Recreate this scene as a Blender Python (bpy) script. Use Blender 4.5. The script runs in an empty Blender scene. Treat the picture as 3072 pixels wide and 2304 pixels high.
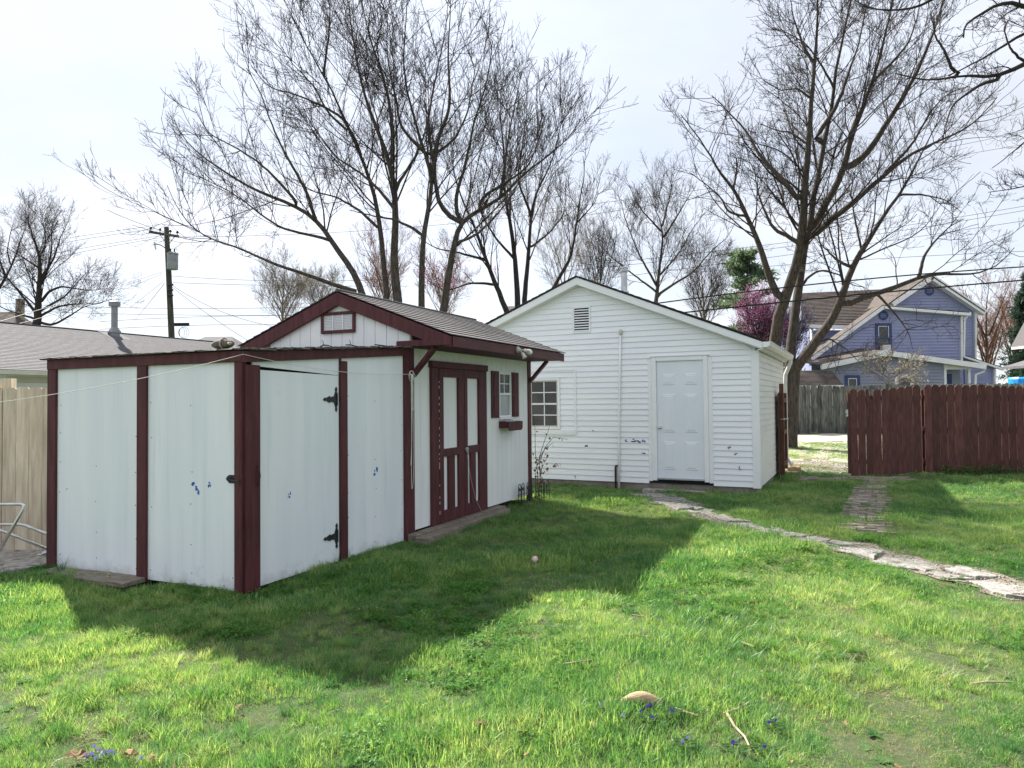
import bpy, bmesh, math, random
import numpy as np
from mathutils import Vector, Matrix

random.seed(7)
rng = np.random.default_rng(11)
sc = bpy.context.scene
R = math.radians

# ------------------------------------------------------------------ camera
FPX, PITCH, ROLL, CAMH = 2140.0, R(1.38), 0.0095, 1.6          # calibrated on the photo's 3072 x 2304 grid
_r0 = np.array([1., 0, 0]); _f = np.array([0, math.cos(PITCH), math.sin(PITCH)]); _u0 = np.array([0, -math.sin(PITCH), math.cos(PITCH)])
_r = math.cos(ROLL)*_r0 - math.sin(ROLL)*_u0
_u = math.sin(ROLL)*_r0 + math.cos(ROLL)*_u0
CAM = np.array([0, 0, CAMH])
cd = bpy.data.cameras.new('camera'); cam = bpy.data.objects.new('camera', cd); sc.collection.objects.link(cam)
cd.sensor_width = 36; cd.lens = 36*FPX/3072; cd.clip_start = .05; cd.clip_end = 3000
cam.matrix_world = Matrix(((_r[0], _u[0], -_f[0], 0), (_r[1], _u[1], -_f[1], 0), (_r[2], _u[2], -_f[2], CAMH), (0, 0, 0, 1)))
sc.camera = cam

# ------------------------------------------------------------------ sky, sun, exposure
SUN = np.array([-.705, .90, 1.0]); SUN /= np.linalg.norm(SUN)
sun_el = math.asin(SUN[2]); sun_az = math.atan2(SUN[0], SUN[1])      # from +Y towards +X
w = bpy.data.worlds.new('World'); sc.world = w; w.use_nodes = True
nt = w.node_tree; nt.nodes.clear()
out = nt.nodes.new('ShaderNodeOutputWorld'); bg = nt.nodes.new('ShaderNodeBackground')
sky = nt.nodes.new('ShaderNodeTexSky'); sky.sky_type = 'NISHITA'; sky.sun_disc = False
sky.sun_elevation = sun_el; sky.sun_rotation = sun_az; sky.air_density = 1.0; sky.dust_density = .12; sky.ozone_density = 1.5
tc = nt.nodes.new('ShaderNodeTexCoord')
sep = nt.nodes.new('ShaderNodeSeparateXYZ'); nt.links.new(tc.outputs['Generated'], sep.inputs[0])
# flat-layer projection of thin cloud: direction / height
mx = nt.nodes.new('ShaderNodeMath'); mx.operation = 'MAXIMUM'; mx.inputs[1].default_value = .0; nt.links.new(sep.outputs['Z'], mx.inputs[0])
ad = nt.nodes.new('ShaderNodeMath'); ad.operation = 'ADD'; ad.inputs[1].default_value = .18; nt.links.new(mx.outputs[0], ad.inputs[0])
dv = nt.nodes.new('ShaderNodeVectorMath'); dv.operation = 'DIVIDE'; nt.links.new(tc.outputs['Generated'], dv.inputs[0])
cb = nt.nodes.new('ShaderNodeCombineXYZ'); [nt.links.new(ad.outputs[0], cb.inputs[i]) for i in range(3)]
nt.links.new(cb.outputs[0], dv.inputs[1])
mp = nt.nodes.new('ShaderNodeMapping'); mp.inputs['Scale'].default_value = (1.0, 1.6, 1.0); mp.inputs['Location'].default_value = (3.1, .2, 0)
nt.links.new(dv.outputs[0], mp.inputs['Vector'])
nz = nt.nodes.new('ShaderNodeTexNoise'); nz.inputs['Scale'].default_value = .85; nz.inputs['Detail'].default_value = 7; nz.inputs['Roughness'].default_value = .52
nt.links.new(mp.outputs[0], nz.inputs['Vector'])
rp = nt.nodes.new('ShaderNodeValToRGB'); rp.color_ramp.elements[0].position = .34; rp.color_ramp.elements[1].position = .68
rp.color_ramp.elements[0].color = (.66, .66, .66, 1); rp.color_ramp.elements[1].color = (.95, .95, .95, 1)
nt.links.new(nz.outputs['Fac'], rp.inputs[0])
# thin veil of cloud, lit by the sun: brighter toward the sun like the sky it hangs in
cl = nt.nodes.new('ShaderNodeVectorMath'); cl.operation = 'DOT_PRODUCT'; cl.inputs[1].default_value = tuple(SUN); nt.links.new(tc.outputs['Generated'], cl.inputs[0])
mr = nt.nodes.new('ShaderNodeMapRange'); mr.inputs['From Min'].default_value = -.4; mr.inputs['From Max'].default_value = 1; mr.inputs['To Min'].default_value = 6.3; mr.inputs['To Max'].default_value = 7.9
nt.links.new(cl.outputs['Value'], mr.inputs['Value'])
cw = nt.nodes.new('ShaderNodeVectorMath'); cw.operation = 'SCALE'; cw.inputs[0].default_value = (.93, .955, 1.03); # the veil is thicker here and thinner there
mp2 = nt.nodes.new('ShaderNodeMapping'); mp2.inputs['Scale'].default_value = (.8, 1.1, 1.0); mp2.inputs['Location'].default_value = (5.2, 1.9, 0); nt.links.new(dv.outputs[0], mp2.inputs['Vector'])
nz2 = nt.nodes.new('ShaderNodeTexNoise'); nz2.inputs['Scale'].default_value = .7; nz2.inputs['Detail'].default_value = 6; nt.links.new(mp2.outputs[0], nz2.inputs['Vector'])
mr2 = nt.nodes.new('ShaderNodeMapRange'); mr2.inputs['From Min'].default_value = .3; mr2.inputs['From Max'].default_value = .7; mr2.inputs['To Min'].default_value = .76; mr2.inputs['To Max'].default_value = 1.12; nt.links.new(nz2.outputs['Fac'], mr2.inputs['Value'])
mm = nt.nodes.new('ShaderNodeMath'); mm.operation = 'MULTIPLY'; nt.links.new(mr.outputs[0], mm.inputs[0]); nt.links.new(mr2.outputs[0], mm.inputs[1]); nt.links.new(mm.outputs[0], cw.inputs['Scale'])
mix = nt.nodes.new('ShaderNodeMix'); mix.data_type = 'RGBA'
nt.links.new(rp.outputs[0], mix.inputs[0]); nt.links.new(sky.outputs[0], mix.inputs[6]); nt.links.new(cw.outputs[0], mix.inputs[7])
nt.links.new(mix.outputs[2], bg.inputs['Color']); bg.inputs['Strength'].default_value = .053
nt.links.new(bg.outputs[0], out.inputs['Surface'])

sl = bpy.data.lights.new('sun', 'SUN'); so = bpy.data.objects.new('sun', sl); sc.collection.objects.link(so)
sl.energy = 4.3; sl.angle = R(1.2); sl.color = (1, .94, .84)
so.rotation_euler = Vector(SUN).to_track_quat('Z', 'Y').to_euler()
sc.view_settings.view_transform = 'Standard'; sc.view_settings.look = 'None'; sc.view_settings.gamma = 1
sc.view_settings.exposure = 1.66
sc.cycles.use_denoising = True; sc.cycles.denoiser = 'OPENIMAGEDENOISE'
sc.cycles.max_bounces = 6; sc.cycles.diffuse_bounces = 3; sc.cycles.transparent_max_bounces = 12

# ------------------------------------------------------------------ pixel -> place
def ray(x, y): return _f + (x-1536)/FPX*_r - (y-1152)/FPX*_u
def gnd(x, y, z=0.):
    d = ray(x, y); return CAM + d*((z-CAMH)/d[2])
def atY(x, y, Y):
    d = ray(x, y); return CAM + d*(Y/d[1])
def onp(x, y, p, n):
    d = ray(x, y); p = np.array(p); n = np.array(n); return CAM + d*(np.dot(p-CAM, n)/np.dot(d, n))

# ------------------------------------------------------------------ terrain height
def smooth(a, b, x):
    t = np.clip((x-a)/(b-a), 0, 1); return t*t*(3-2*t)
def hgt(x, y):
    x = np.asarray(x, float); y = np.asarray(y, float)
    lump = (.022*np.sin(1.9*x+.7)*np.cos(1.45*y+.3) + .014*np.sin(4.3*x+1.1*y) + .010*np.cos(5.1*y-2.2*x+.6)
            + .006*np.sin(9.7*x+3.)*np.cos(8.9*y))
    near = smooth(60, 18, np.hypot(x, y))
    return lump*near + .2*smooth(16, 23, y)

# ------------------------------------------------------------------ object helpers
COL = sc.collection
def link(o): COL.objects.link(o); return o
def tag(o, label=None, cat=None, group=None, kind=None):
    if label: o['label'] = label
    if cat: o['category'] = cat
    if group: o['group'] = group
    if kind: o['kind'] = kind
    return o
def thing(name, label, cat, loc=(0, 0, 0), rz=0., group=None):
    o = link(bpy.data.objects.new(name, None)); o.location = tuple(loc); o.rotation_euler = (0, 0, rz); o.empty_display_size = .2
    return tag(o, label, cat, group)
def addobj(name, me, m=None, parent=None, loc=None, rot=None):
    o = link(bpy.data.objects.new(name, me))
    if m is not None and len(me.materials) == 0: me.materials.append(m)
    if parent: o.parent = parent
    if loc is not None: o.location = tuple(loc)
    if rot is not None: o.rotation_euler = tuple(rot)
    return o
class MB:
    """collects shapes, builds ONE mesh object"""
    def __init__(s): s.v = []; s.f = []
    def add(s, vs, fs):
        n = len(s.v); s.v += [tuple(map(float, p)) for p in vs]; s.f += [tuple(i+n for i in f) for f in fs]; return s
    def box(s, x0, x1, y0, y1, z0, z1):
        x0, x1 = min(x0, x1), max(x0, x1); y0, y1 = min(y0, y1), max(y0, y1); z0, z1 = min(z0, z1), max(z0, z1)
        return s.add([(x0, y0, z0), (x1, y0, z0), (x1, y1, z0), (x0, y1, z0), (x0, y0, z1), (x1, y0, z1), (x1, y1, z1), (x0, y1, z1)],
                     [(0, 3, 2, 1), (4, 5, 6, 7), (0, 1, 5, 4), (1, 2, 6, 5), (2, 3, 7, 6), (3, 0, 4, 7)])
    def hexa(s, b, t):       # bottom loop, top loop (n points each)
        n = len(b)
        return s.add(list(b)+list(t), [tuple(range(n))[::-1], tuple(range(n, 2*n))]+[(i, (i+1) % n, n+(i+1) % n, n+i) for i in range(n)])
    def prism(s, poly, axis, a0, a1):   # poly: 2-D points in the other two axes (in order x,y,z without `axis`)
        def P(p, a):
            q = list(p); q.insert(axis, a); return q
        return s.hexa([P(p, a0) for p in poly], [P(p, a1) for p in poly])
    def bar(s, p, q, w, h, up=(0, 0, 1)):   # rectangular bar from p to q
        p = Vector(p); q = Vector(q); d = (q-p).normalized(); a = d.cross(Vector(up)).normalized(); b = a.cross(d).normalized()
        a = a*w/2; b = b*h/2
        return s.hexa([p-a-b, p+a-b, p+a+b, p-a+b], [q-a-b, q+a-b, q+a+b, q-a+b])
    def tube(s, pts, r, n=8, cap=True):
        pts = [Vector(p) for p in pts]; m = len(pts)
        if not hasattr(r, '__len__'): r = [r]*m
        ref = Vector((0, 0, 1)); d0 = (pts[1]-pts[0]).normalized()
        if abs(d0.z) > .9: ref = Vector((1, 0, 0))
        vs = []; a = None
        for i in range(m):
            d = (pts[min(i+1, m-1)]-pts[max(i-1, 0)]).normalized()
            a = d.cross(ref).normalized() if a is None else (a-d*a.dot(d)).normalized()
            b = d.cross(a)
            for k in range(n):
                t = 2*math.pi*k/n; vs.append(pts[i]+a*(r[i]*math.cos(t))+b*(r[i]*math.sin(t)))
        fs = [(i*n+k, i*n+(k+1) % n, (i+1)*n+(k+1) % n, (i+1)*n+k) for i in range(m-1) for k in range(n)]
        if cap: fs += [tuple(range(n))[::-1], tuple(range((m-1)*n, m*n))]
        return s.add(vs, fs)
    def lathe(s, prof, n=16, o=(0, 0, 0), axis=(0, 0, 1)):   # prof: (radius, height)
        o = Vector(o); ax = Vector(axis).normalized(); a = ax.orthogonal().normalized(); b = ax.cross(a)
        vs = [o+ax*h+(a*math.cos(2*math.pi*k/n)+b*math.sin(2*math.pi*k/n))*max(rr, 1e-4) for rr, h in prof for k in range(n)]
        m = len(prof)
        fs = [(i*n+k, i*n+(k+1) % n, (i+1)*n+(k+1) % n, (i+1)*n+k) for i in range(m-1) for k in range(n)]
        fs += [tuple(range(n))[::-1], tuple(range((m-1)*n, m*n))]
        return s.add(vs, fs)
    def mesh(s, name, smooth=False):
        me = bpy.data.meshes.new(name); me.from_pydata(s.v, [], s.f)
        bm = bmesh.new(); bm.from_mesh(me); bmesh.ops.recalc_face_normals(bm, faces=bm.faces); bm.to_mesh(me); bm.free()
        if smooth: me.polygons.foreach_set('use_smooth', [True]*len(me.polygons))
        return me
    def build(s, name, m, parent=None, smooth=False, bevel=0, kind=None, label=None):
        o = addobj(name, s.mesh(name, smooth), m, parent)
        if bevel:
            md = o.modifiers.new('bevel', 'BEVEL'); md.width = bevel; md.segments = 1; md.limit_method = 'ANGLE'; md.angle_limit = R(40)
        if kind: o['kind'] = kind
        if label: o['label'] = label
        return o
def BOX(name, m, parent, x0, x1, y0, y1, z0, z1, bevel=.003, **k):
    return MB().box(x0, x1, y0, y1, z0, z1).build(name, m, parent, bevel=bevel, **k)
def fastmesh(name, V, Q, smooth=False):
    """vertices (n,3), faces (m,k) as numpy arrays -> mesh"""
    me = bpy.data.meshes.new(name); V = np.asarray(V, np.float32); Q = np.asarray(Q, np.int32); m, k = Q.shape
    me.vertices.add(len(V)); me.vertices.foreach_set('co', V.ravel())
    me.loops.add(m*k); me.loops.foreach_set('vertex_index', Q.ravel())
    me.polygons.add(m); me.polygons.foreach_set('loop_start', np.arange(0, m*k, k, dtype=np.int32))
    if smooth: me.polygons.foreach_set('use_smooth', np.ones(m, bool))
    me.update(calc_edges=True); return me

# ------------------------------------------------------------------ materials
def base(name):
    m = bpy.data.materials.new(name); m.use_nodes = True; n = m.node_tree
    return m, n, n.nodes['Principled BSDF']
def rgb(c): return (c[0], c[1], c[2], 1)
def nd(n, t, **kw):
    x = n.nodes.new(t)
    for k, v in kw.items():
        if k in x.inputs: x.inputs[k].default_value = v
        else: setattr(x, k, v)
    return x
def surf(name, c1, c2, scale=6., rough=.7, bump=0., bscale=40., stretch=(1, 1, 1), bstretch=None, rnd=0., detail=5., spec=.3, metal=0., lo=.35, hi=.65, extra=None, bdist=.01, splash=None):
    m, n, b = base(name); L = n.links.new
    t = nd(n, 'ShaderNodeTexCoord'); src = t.outputs['Object']
    oi = nd(n, 'ShaderNodeObjectInfo')
    if rnd:
        sc_ = nd(n, 'ShaderNodeVectorMath', operation='SCALE'); sc_.inputs[0].default_value = (31, 17, 23); L(oi.outputs['Random'], sc_.inputs['Scale'])
        av = nd(n, 'ShaderNodeVectorMath', operation='ADD'); L(src, av.inputs[0]); L(sc_.outputs[0], av.inputs[1]); src = av.outputs[0]
    mp = nd(n, 'ShaderNodeMapping'); mp.inputs['Scale'].default_value = stretch; L(src, mp.inputs[0])
    z = nd(n, 'ShaderNodeTexNoise', Scale=scale, Detail=detail, Roughness=.6); L(mp.outputs[0], z.inputs['Vector'])
    r = nd(n, 'ShaderNodeValToRGB'); e = r.color_ramp.elements; e[0].position = lo; e[1].position = hi; e[0].color = rgb(c1); e[1].color = rgb(c2); L(z.outputs['Fac'], r.inputs[0])
    col = r.outputs[0]
    if extra:   # list of (colour, scale, stretch, lo, hi, amount): stains with a shape of their own
        for c, s_, st, lo_, hi_, am in extra:
            mp2 = nd(n, 'ShaderNodeMapping'); mp2.inputs['Scale'].default_value = st; L(src, mp2.inputs[0])
            z2 = nd(n, 'ShaderNodeTexNoise', Scale=s_, Detail=6., Roughness=.65); L(mp2.outputs[0], z2.inputs['Vector'])
            q = nd(n, 'ShaderNodeMapRange'); q.inputs['From Min'].default_value = lo_; q.inputs['From Max'].default_value = hi_; q.inputs['To Max'].default_value = am; L(z2.outputs['Fac'], q.inputs['Value'])
            mi = nd(n, 'ShaderNodeMix', data_type='RGBA'); L(q.outputs[0], mi.inputs[0]); L(col, mi.inputs[6]); mi.inputs[7].default_value = rgb(c); col = mi.outputs[2]
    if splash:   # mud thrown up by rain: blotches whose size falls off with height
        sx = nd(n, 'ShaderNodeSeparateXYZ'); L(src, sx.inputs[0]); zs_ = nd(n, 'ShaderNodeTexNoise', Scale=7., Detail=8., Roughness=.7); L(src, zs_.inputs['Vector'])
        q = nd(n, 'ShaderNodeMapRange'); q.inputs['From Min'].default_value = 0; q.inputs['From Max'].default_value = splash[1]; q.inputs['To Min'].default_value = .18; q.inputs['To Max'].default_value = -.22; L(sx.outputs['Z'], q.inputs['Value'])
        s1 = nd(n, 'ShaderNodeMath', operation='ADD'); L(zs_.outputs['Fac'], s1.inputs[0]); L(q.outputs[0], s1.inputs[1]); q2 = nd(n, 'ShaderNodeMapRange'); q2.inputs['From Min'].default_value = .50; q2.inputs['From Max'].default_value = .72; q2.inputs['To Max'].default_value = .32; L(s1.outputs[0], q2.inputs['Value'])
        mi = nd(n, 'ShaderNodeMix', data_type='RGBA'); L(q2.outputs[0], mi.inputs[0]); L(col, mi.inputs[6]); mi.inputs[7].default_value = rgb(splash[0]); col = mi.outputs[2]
    if rnd:
        h = nd(n, 'ShaderNodeHueSaturation'); q = nd(n, 'ShaderNodeMapRange'); q.inputs['To Min'].default_value = 1-rnd; q.inputs['To Max'].default_value = 1+rnd
        L(oi.outputs['Random'], q.inputs['Value']); L(q.outputs[0], h.inputs['Value']); L(col, h.inputs['Color']); col = h.outputs[0]
    L(col, b.inputs['Base Color']); b.inputs['Roughness'].default_value = rough; b.inputs['Specular IOR Level'].default_value = spec; b.inputs['Metallic'].default_value = metal
    if bump:
        mp3 = nd(n, 'ShaderNodeMapping'); mp3.inputs['Scale'].default_value = bstretch or stretch; L(src, mp3.inputs[0])
        z3 = nd(n, 'ShaderNodeTexNoise', Scale=bscale, Detail=4.); L(mp3.outputs[0], z3.inputs['Vector'])
        bp = nd(n, 'ShaderNodeBump', Strength=bump, Distance=bdist); L(z3.outputs['Fac'], bp.inputs['Height']); L(bp.outputs[0], b.inputs['Normal'])
    return m
M = {}
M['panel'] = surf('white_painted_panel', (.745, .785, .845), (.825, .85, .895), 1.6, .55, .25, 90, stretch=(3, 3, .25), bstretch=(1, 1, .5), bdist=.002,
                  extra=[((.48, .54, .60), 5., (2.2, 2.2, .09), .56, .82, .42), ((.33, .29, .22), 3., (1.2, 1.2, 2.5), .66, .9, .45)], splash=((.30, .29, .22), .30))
M['panel2'] = surf('white_painted_siding', (.77, .79, .81), (.845, .855, .865), 1.4, .6, .35, 60, stretch=(2, 2, .4), bstretch=(1, 1, .25), bdist=.003,
                   extra=[((.50, .50, .44), 4., (2, 2, .15), .60, .85, .4)])
M['trim'] = surf('maroon_painted_wood', (.062, .017, .021), (.112, .031, .036), 4, .6, .7, 34, stretch=(5, 5, .6), bstretch=(7, 7, .6), bdist=.004,
                 extra=[((.042, .013, .017), 1.6, (1.5, 1.5, .8), .52, .75, .6), ((.20, .13, .125), 26., (3, 3, .4), .68, .80, .55), ((.45, .42, .40), 38., (2, 2, .5), .76, .80, .7)])
M['trimh'] = surf('maroon_painted_fascia', (.062, .018, .022), (.105, .030, .035), 5, .5, .8, 26, bstretch=(1, 1, 7), bdist=.006,
                  extra=[((.15, .09, .085), 9., (1, 1, 1), .66, .85, .5)])
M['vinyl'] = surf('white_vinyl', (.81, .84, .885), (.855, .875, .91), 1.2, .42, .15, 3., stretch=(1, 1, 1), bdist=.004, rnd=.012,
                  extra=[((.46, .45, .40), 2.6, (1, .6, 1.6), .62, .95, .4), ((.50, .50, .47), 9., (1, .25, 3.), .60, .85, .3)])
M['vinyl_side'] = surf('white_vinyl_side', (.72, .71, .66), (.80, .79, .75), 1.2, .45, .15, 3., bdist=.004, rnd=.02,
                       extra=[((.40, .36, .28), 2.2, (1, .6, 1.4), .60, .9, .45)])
M['white'] = surf('white_painted_metal', (.80, .82, .85), (.85, .86, .88), 2., .4, .1, 20)
M['door'] = surf('white_steel_door', (.72, .77, .84), (.77, .81, .87), 1.5, .38, .12, 9, bdist=.004, extra=[((.45, .45, .43), 4., (1, 1, 1), .72, .95, .3)])
M['shingle'] = surf('grey_asphalt_shingle', (.075, .072, .076), (.14, .135, .14), 30, .9, .6, 160, detail=8, rnd=.10, bdist=.004)
M['shingle_brown'] = surf('brown_asphalt_shingle', (.062, .050, .046), (.105, .088, .08), 3, .9, .5, 60, detail=8, bdist=.01, stretch=(1, 1, 1))
M['felt'] = surf('rolled_roofing', (.06, .058, .058), (.12, .115, .11), 9, .9, .5, 90, bdist=.004)
M['concrete'] = surf('foundation_concrete', (.16, .145, .125), (.30, .275, .24), 3.2, .9, .6, 40, bdist=.01, extra=[((.10, .085, .06), 4., (1, 1, 1), .55, .8, .6)])
M['slab'] = surf('old_concrete_slab', (.20, .19, .172), (.42, .40, .375), 16, .9, 1., 55, detail=9., bdist=.015, rnd=.22, extra=[((.12, .105, .08), 9., (1, 1, 1), .54, .66, .85), ((.10, .11, .06), 3., (1, 1, 1), .58, .72, .6), ((.56, .54, .51), 30., (1, 1, 1), .62, .7, .55)])
M['dirt'] = surf('packed_dirt', (.13, .11, .085), (.30, .265, .215), 22, .95, 1., 60, detail=9., bdist=.02, extra=[((.10, .12, .04), 7., (1, 1, 1), .56, .7, .6)])
M['brick'] = surf('worn_paving_brick', (.20, .17, .145), (.36, .31, .26), 6, .9, .6, 40, bdist=.006, rnd=.22, extra=[((.09, .10, .05), 7., (1, 1, 1), .52, .7, .6)])
M['weathered'] = surf('weathered_board', (.14, .12, .095), (.28, .245, .20), 4, .85, .8, 20, stretch=(8, 1.5, 8), bstretch=(14, 2, 14), bdist=.006, rnd=.1)
M['pine'] = surf('raw_pine_picket', (.46, .38, .285), (.64, .56, .44), 3.2, .75, .35, 26, stretch=(9, 9, .7), bstretch=(12, 12, .8), rnd=.16, bdist=.003,
                 extra=[((.20, .12, .07), 4.2, (2.2, 2.2, 1.2), .70, .78, .8), ((.26, .21, .165), 1.4, (2, 2, .6), .5, .75, .5)])
M['redfence'] = surf('red_brown_stained_picket', (.070, .026, .024), (.125, .050, .043), 5, .65, .4, 30, stretch=(4, 4, .8), bstretch=(10, 10, 1), rnd=.22, bdist=.004, extra=[((.05, .022, .02), 2.2, (2, 2, .7), .5, .75, .6), ((.17, .10, .085), 14., (3, 3, .5), .66, .8, .4)])
M['greyfence'] = surf('silvered_fence_picket', (.060, .068, .064), (.18, .188, .175), 3.4, .9, .6, 22, stretch=(7, 7, .6), bstretch=(9, 9, .6), rnd=.22, bdist=.008,
                      extra=[((.035, .045, .038), 2.4, (2.2, 2.2, .5), .46, .62, .85)])
M['gate'] = surf('brown_stained_gate', (.07, .030, .020), (.13, .062, .040), 4, .7, .4, 24, stretch=(4, 4, 1), rnd=.1)
M['gutter'] = surf('white_gutter', (.68, .67, .63), (.76, .75, .72), 3, .4, .1, 10, extra=[((.40, .37, .31), 5., (1, 1, 1), .6, .8, .4)])
M['galv'] = surf('galvanised_steel', (.42, .43, .45), (.58, .60, .62), 7, .38, .1, 60, metal=.85)
M['tube'] = surf('dull_aluminium_tube', (.50, .50, .50), (.66, .66, .65), 8, .35, 0, metal=.9)
M['iron'] = surf('black_iron', (.012, .014, .016), (.03, .032, .035), 14, .5, .2, 90, spec=.4)
M['rust'] = surf('rusty_pipe', (.035, .020, .018), (.09, .05, .035), 12, .75, .4, 60)
M['steel'] = surf('brushed_knob', (.55, .54, .52), (.68, .67, .65), 10, .25, 0, metal=1.)
M['rope'] = surf('white_cord', (.62, .61, .58), (.75, .74, .70), 30, .7, .3, 200)
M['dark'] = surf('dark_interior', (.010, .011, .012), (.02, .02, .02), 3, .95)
M['curtain'] = surf('grey_curtain', (.30, .32, .32), (.40, .42, .42), 6, .9, .3, 20, stretch=(6, 6, 1))
M['bark'] = surf('grey_brown_bark', (.035, .028, .024), (.095, .080, .068), 7, .95, .9, 22, stretch=(3, 3, .7), bstretch=(3, 3, .7), bdist=.02)
M['bark_d'] = surf('dark_bark', (.022, .019, .018), (.055, .046, .042), 7, .95, .9, 22, stretch=(3, 3, .7), bdist=.02)
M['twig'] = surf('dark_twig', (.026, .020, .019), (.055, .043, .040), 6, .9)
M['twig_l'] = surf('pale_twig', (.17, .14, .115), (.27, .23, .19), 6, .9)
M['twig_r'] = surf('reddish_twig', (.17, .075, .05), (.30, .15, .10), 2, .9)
M['pole'] = surf('creosoted_pole', (.030, .030, .024), (.085, .08, .065), 6, .95, .5, 20, stretch=(4, 4, .4))
M['trafo'] = surf('grey_painted_can', (.20, .22, .24), (.27, .29, .31), 5, .5)
M['wire'] = surf('black_cable', (.008, .008, .009), (.016, .016, .017), 5, .6)
M['blue'] = surf('blue_house_siding', (.235, .26, .43), (.28, .305, .47), 1.3, .6, .2, 8, stretch=(1, 1, 1))
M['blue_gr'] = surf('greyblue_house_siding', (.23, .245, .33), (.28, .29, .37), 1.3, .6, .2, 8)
M['blue_dk'] = surf('dark_blue_trim', (.028, .05, .16), (.04, .065, .19), 3, .5)
M['wht2'] = surf('white_house_trim', (.68, .68, .70), (.75, .75, .76), 2, .55)
M['cream'] = surf('cream_siding', (.52, .50, .44), (.62, .60, .53), 2, .6)
M['greyroof'] = surf('pale_grey_shingle', (.09, .09, .102), (.152, .15, .165), 14, .92, .4, 70, detail=8, bdist=.006, extra=[((.09, .085, .09), 1.2, (.5, 2, 1), .5, .75, .4)])
M['bundle'] = surf('grey_burlap', (.10, .095, .085), (.20, .19, .17), 14, .95, .7, 120)
M['strap'] = surf('tan_strap', (.40, .30, .22), (.5, .38, .28), 10, .8)
M['splat'] = surf('blue_paint', (.02, .09, .42), (.05, .16, .52), 30, .4)
M['splat_d'] = surf('dark_blue_paint', (.012, .032, .17), (.03, .07, .28), 30, .4)
M['bin'] = surf('bright_blue_plastic', (.01, .22, .62), (.02, .27, .70), 4, .35)
M['bulb'] = surf('frosted_bulb', (.74, .74, .72), (.8, .8, .78), 8, .3)
M['lampbody'] = surf('flaking_lamp_paint', (.36, .35, .31), (.62, .61, .57), 30, .6, .4, 60, lo=.45, hi=.55)
M['deadleaf'] = surf('dead_leaf', (.13, .075, .04), (.28, .18, .10), 9, .85, .4, 40, rnd=.3)
M['barkchip'] = surf('tan_bark_piece', (.34, .22, .13), (.52, .38, .25), 12, .8, .6, 30, stretch=(1, 5, 5))
M['stick'] = surf('bleached_stick', (.28, .22, .15), (.45, .37, .27), 12, .85, .4, 40)
M['violet'] = surf('violet_petal', (.085, .045, .48), (.16, .10, .62), 20, .6)
M['lilac'] = surf('pale_violet_petal', (.26, .25, .60), (.40, .38, .72), 20, .6)
M['leafgreen'] = surf('broad_green_leaf', (.05, .13, .025), (.10, .22, .05), 8, .5, rnd=.15)
M['pinkflower'] = surf('magenta_blossom', (.50, .20, .40), (.66, .33, .54), 6, .7)
M['whiteflower'] = surf('cream_blossom', (.62, .64, .50), (.78, .78, .66), 6, .7)
M['needle'] = surf('pine_needles', (.06, .115, .055), (.12, .19, .09), 1.2, .75)
M['needle_d'] = surf('dark_spruce_needles', (.014, .032, .022), (.032, .06, .036), 1.2, .8)
M['ball'] = surf('pale_pink_ball', (.62, .40, .40), (.75, .56, .54), 9, .5)
M['gravel'] = surf('pale_gravel', (.30, .27, .22), (.58, .53, .46), 26, .95, .9, 60, detail=8, bdist=.02)
M['stone'] = surf('gravel_stone', (.26, .24, .20), (.58, .54, .48), 3, .9, rnd=.3)
def glass(name, c=(.012, .015, .018), rough=.06):
    m, n, b = base(name); b.inputs['Base Color'].default_value = rgb(c); b.inputs['Roughness'].default_value = rough; b.inputs['Specular IOR Level'].default_value = .6; b.inputs['IOR'].default_value = 1.5
    return m
M['glass'] = glass('window_glass'); 
def glass_clear(name):
    m, n, b = base(name); n.nodes.remove(b); L = n.links.new
    o = n.nodes['Material Output']; g = nd(n, 'ShaderNodeBsdfGlossy', Roughness=.04); t = nd(n, 'ShaderNodeBsdfTransparent'); t.inputs[0].default_value = (.80, .84, .83, 1)
    fr = nd(n, 'ShaderNodeFresnel', IOR=1.5); a = nd(n, 'ShaderNodeMath', operation='ADD'); a.inputs[1].default_value = .05; L(fr.outputs[0], a.inputs[0])
    mi = nd(n, 'ShaderNodeMixShader'); L(a.outputs[0], mi.inputs[0]); L(t.outputs[0], mi.inputs[1]); L(g.outputs[0], mi.inputs[2]); L(mi.outputs[0], o.inputs['Surface'])
    return m
M['glassc'] = glass_clear('clear_window_glass')

def leafmat(name, c1, c2, tr=.45, tmul=1.5):      # thin leaves, petals and needles let light through
    m = surf(name, c1, c2, 3., .7); n = m.node_tree; L = n.links.new; b = n.nodes['Principled BSDF']; src = b.inputs['Base Color'].links[0].from_socket; o = n.nodes['Material Output']
    t = nd(n, 'ShaderNodeBsdfTranslucent'); mu = nd(n, 'ShaderNodeMix', data_type='RGBA', blend_type='MULTIPLY'); mu.inputs[0].default_value = 1; L(src, mu.inputs[6]); mu.inputs[7].default_value = (tmul, tmul, tmul, 1); L(mu.outputs[2], t.inputs[0])
    mi = nd(n, 'ShaderNodeMixShader'); mi.inputs[0].default_value = tr; L(b.outputs[0], mi.inputs[1]); L(t.outputs[0], mi.inputs[2]); L(mi.outputs[0], o.inputs['Surface']); return m
M['needle'] = leafmat('pine_needles', (.07, .115, .065), (.13, .18, .10), .5); M['needle_d'] = leafmat('dark_spruce_needles', (.016, .036, .025), (.036, .068, .042), .3)
M['pinkflower'] = leafmat('magenta_blossom', (.56, .26, .46), (.70, .38, .58), .55); M['whiteflower'] = leafmat('cream_blossom', (.62, .64, .50), (.78, .78, .66)); M['leafgreen'] = leafmat('broad_green_leaf', (.05, .13, .03), (.09, .21, .05))
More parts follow.
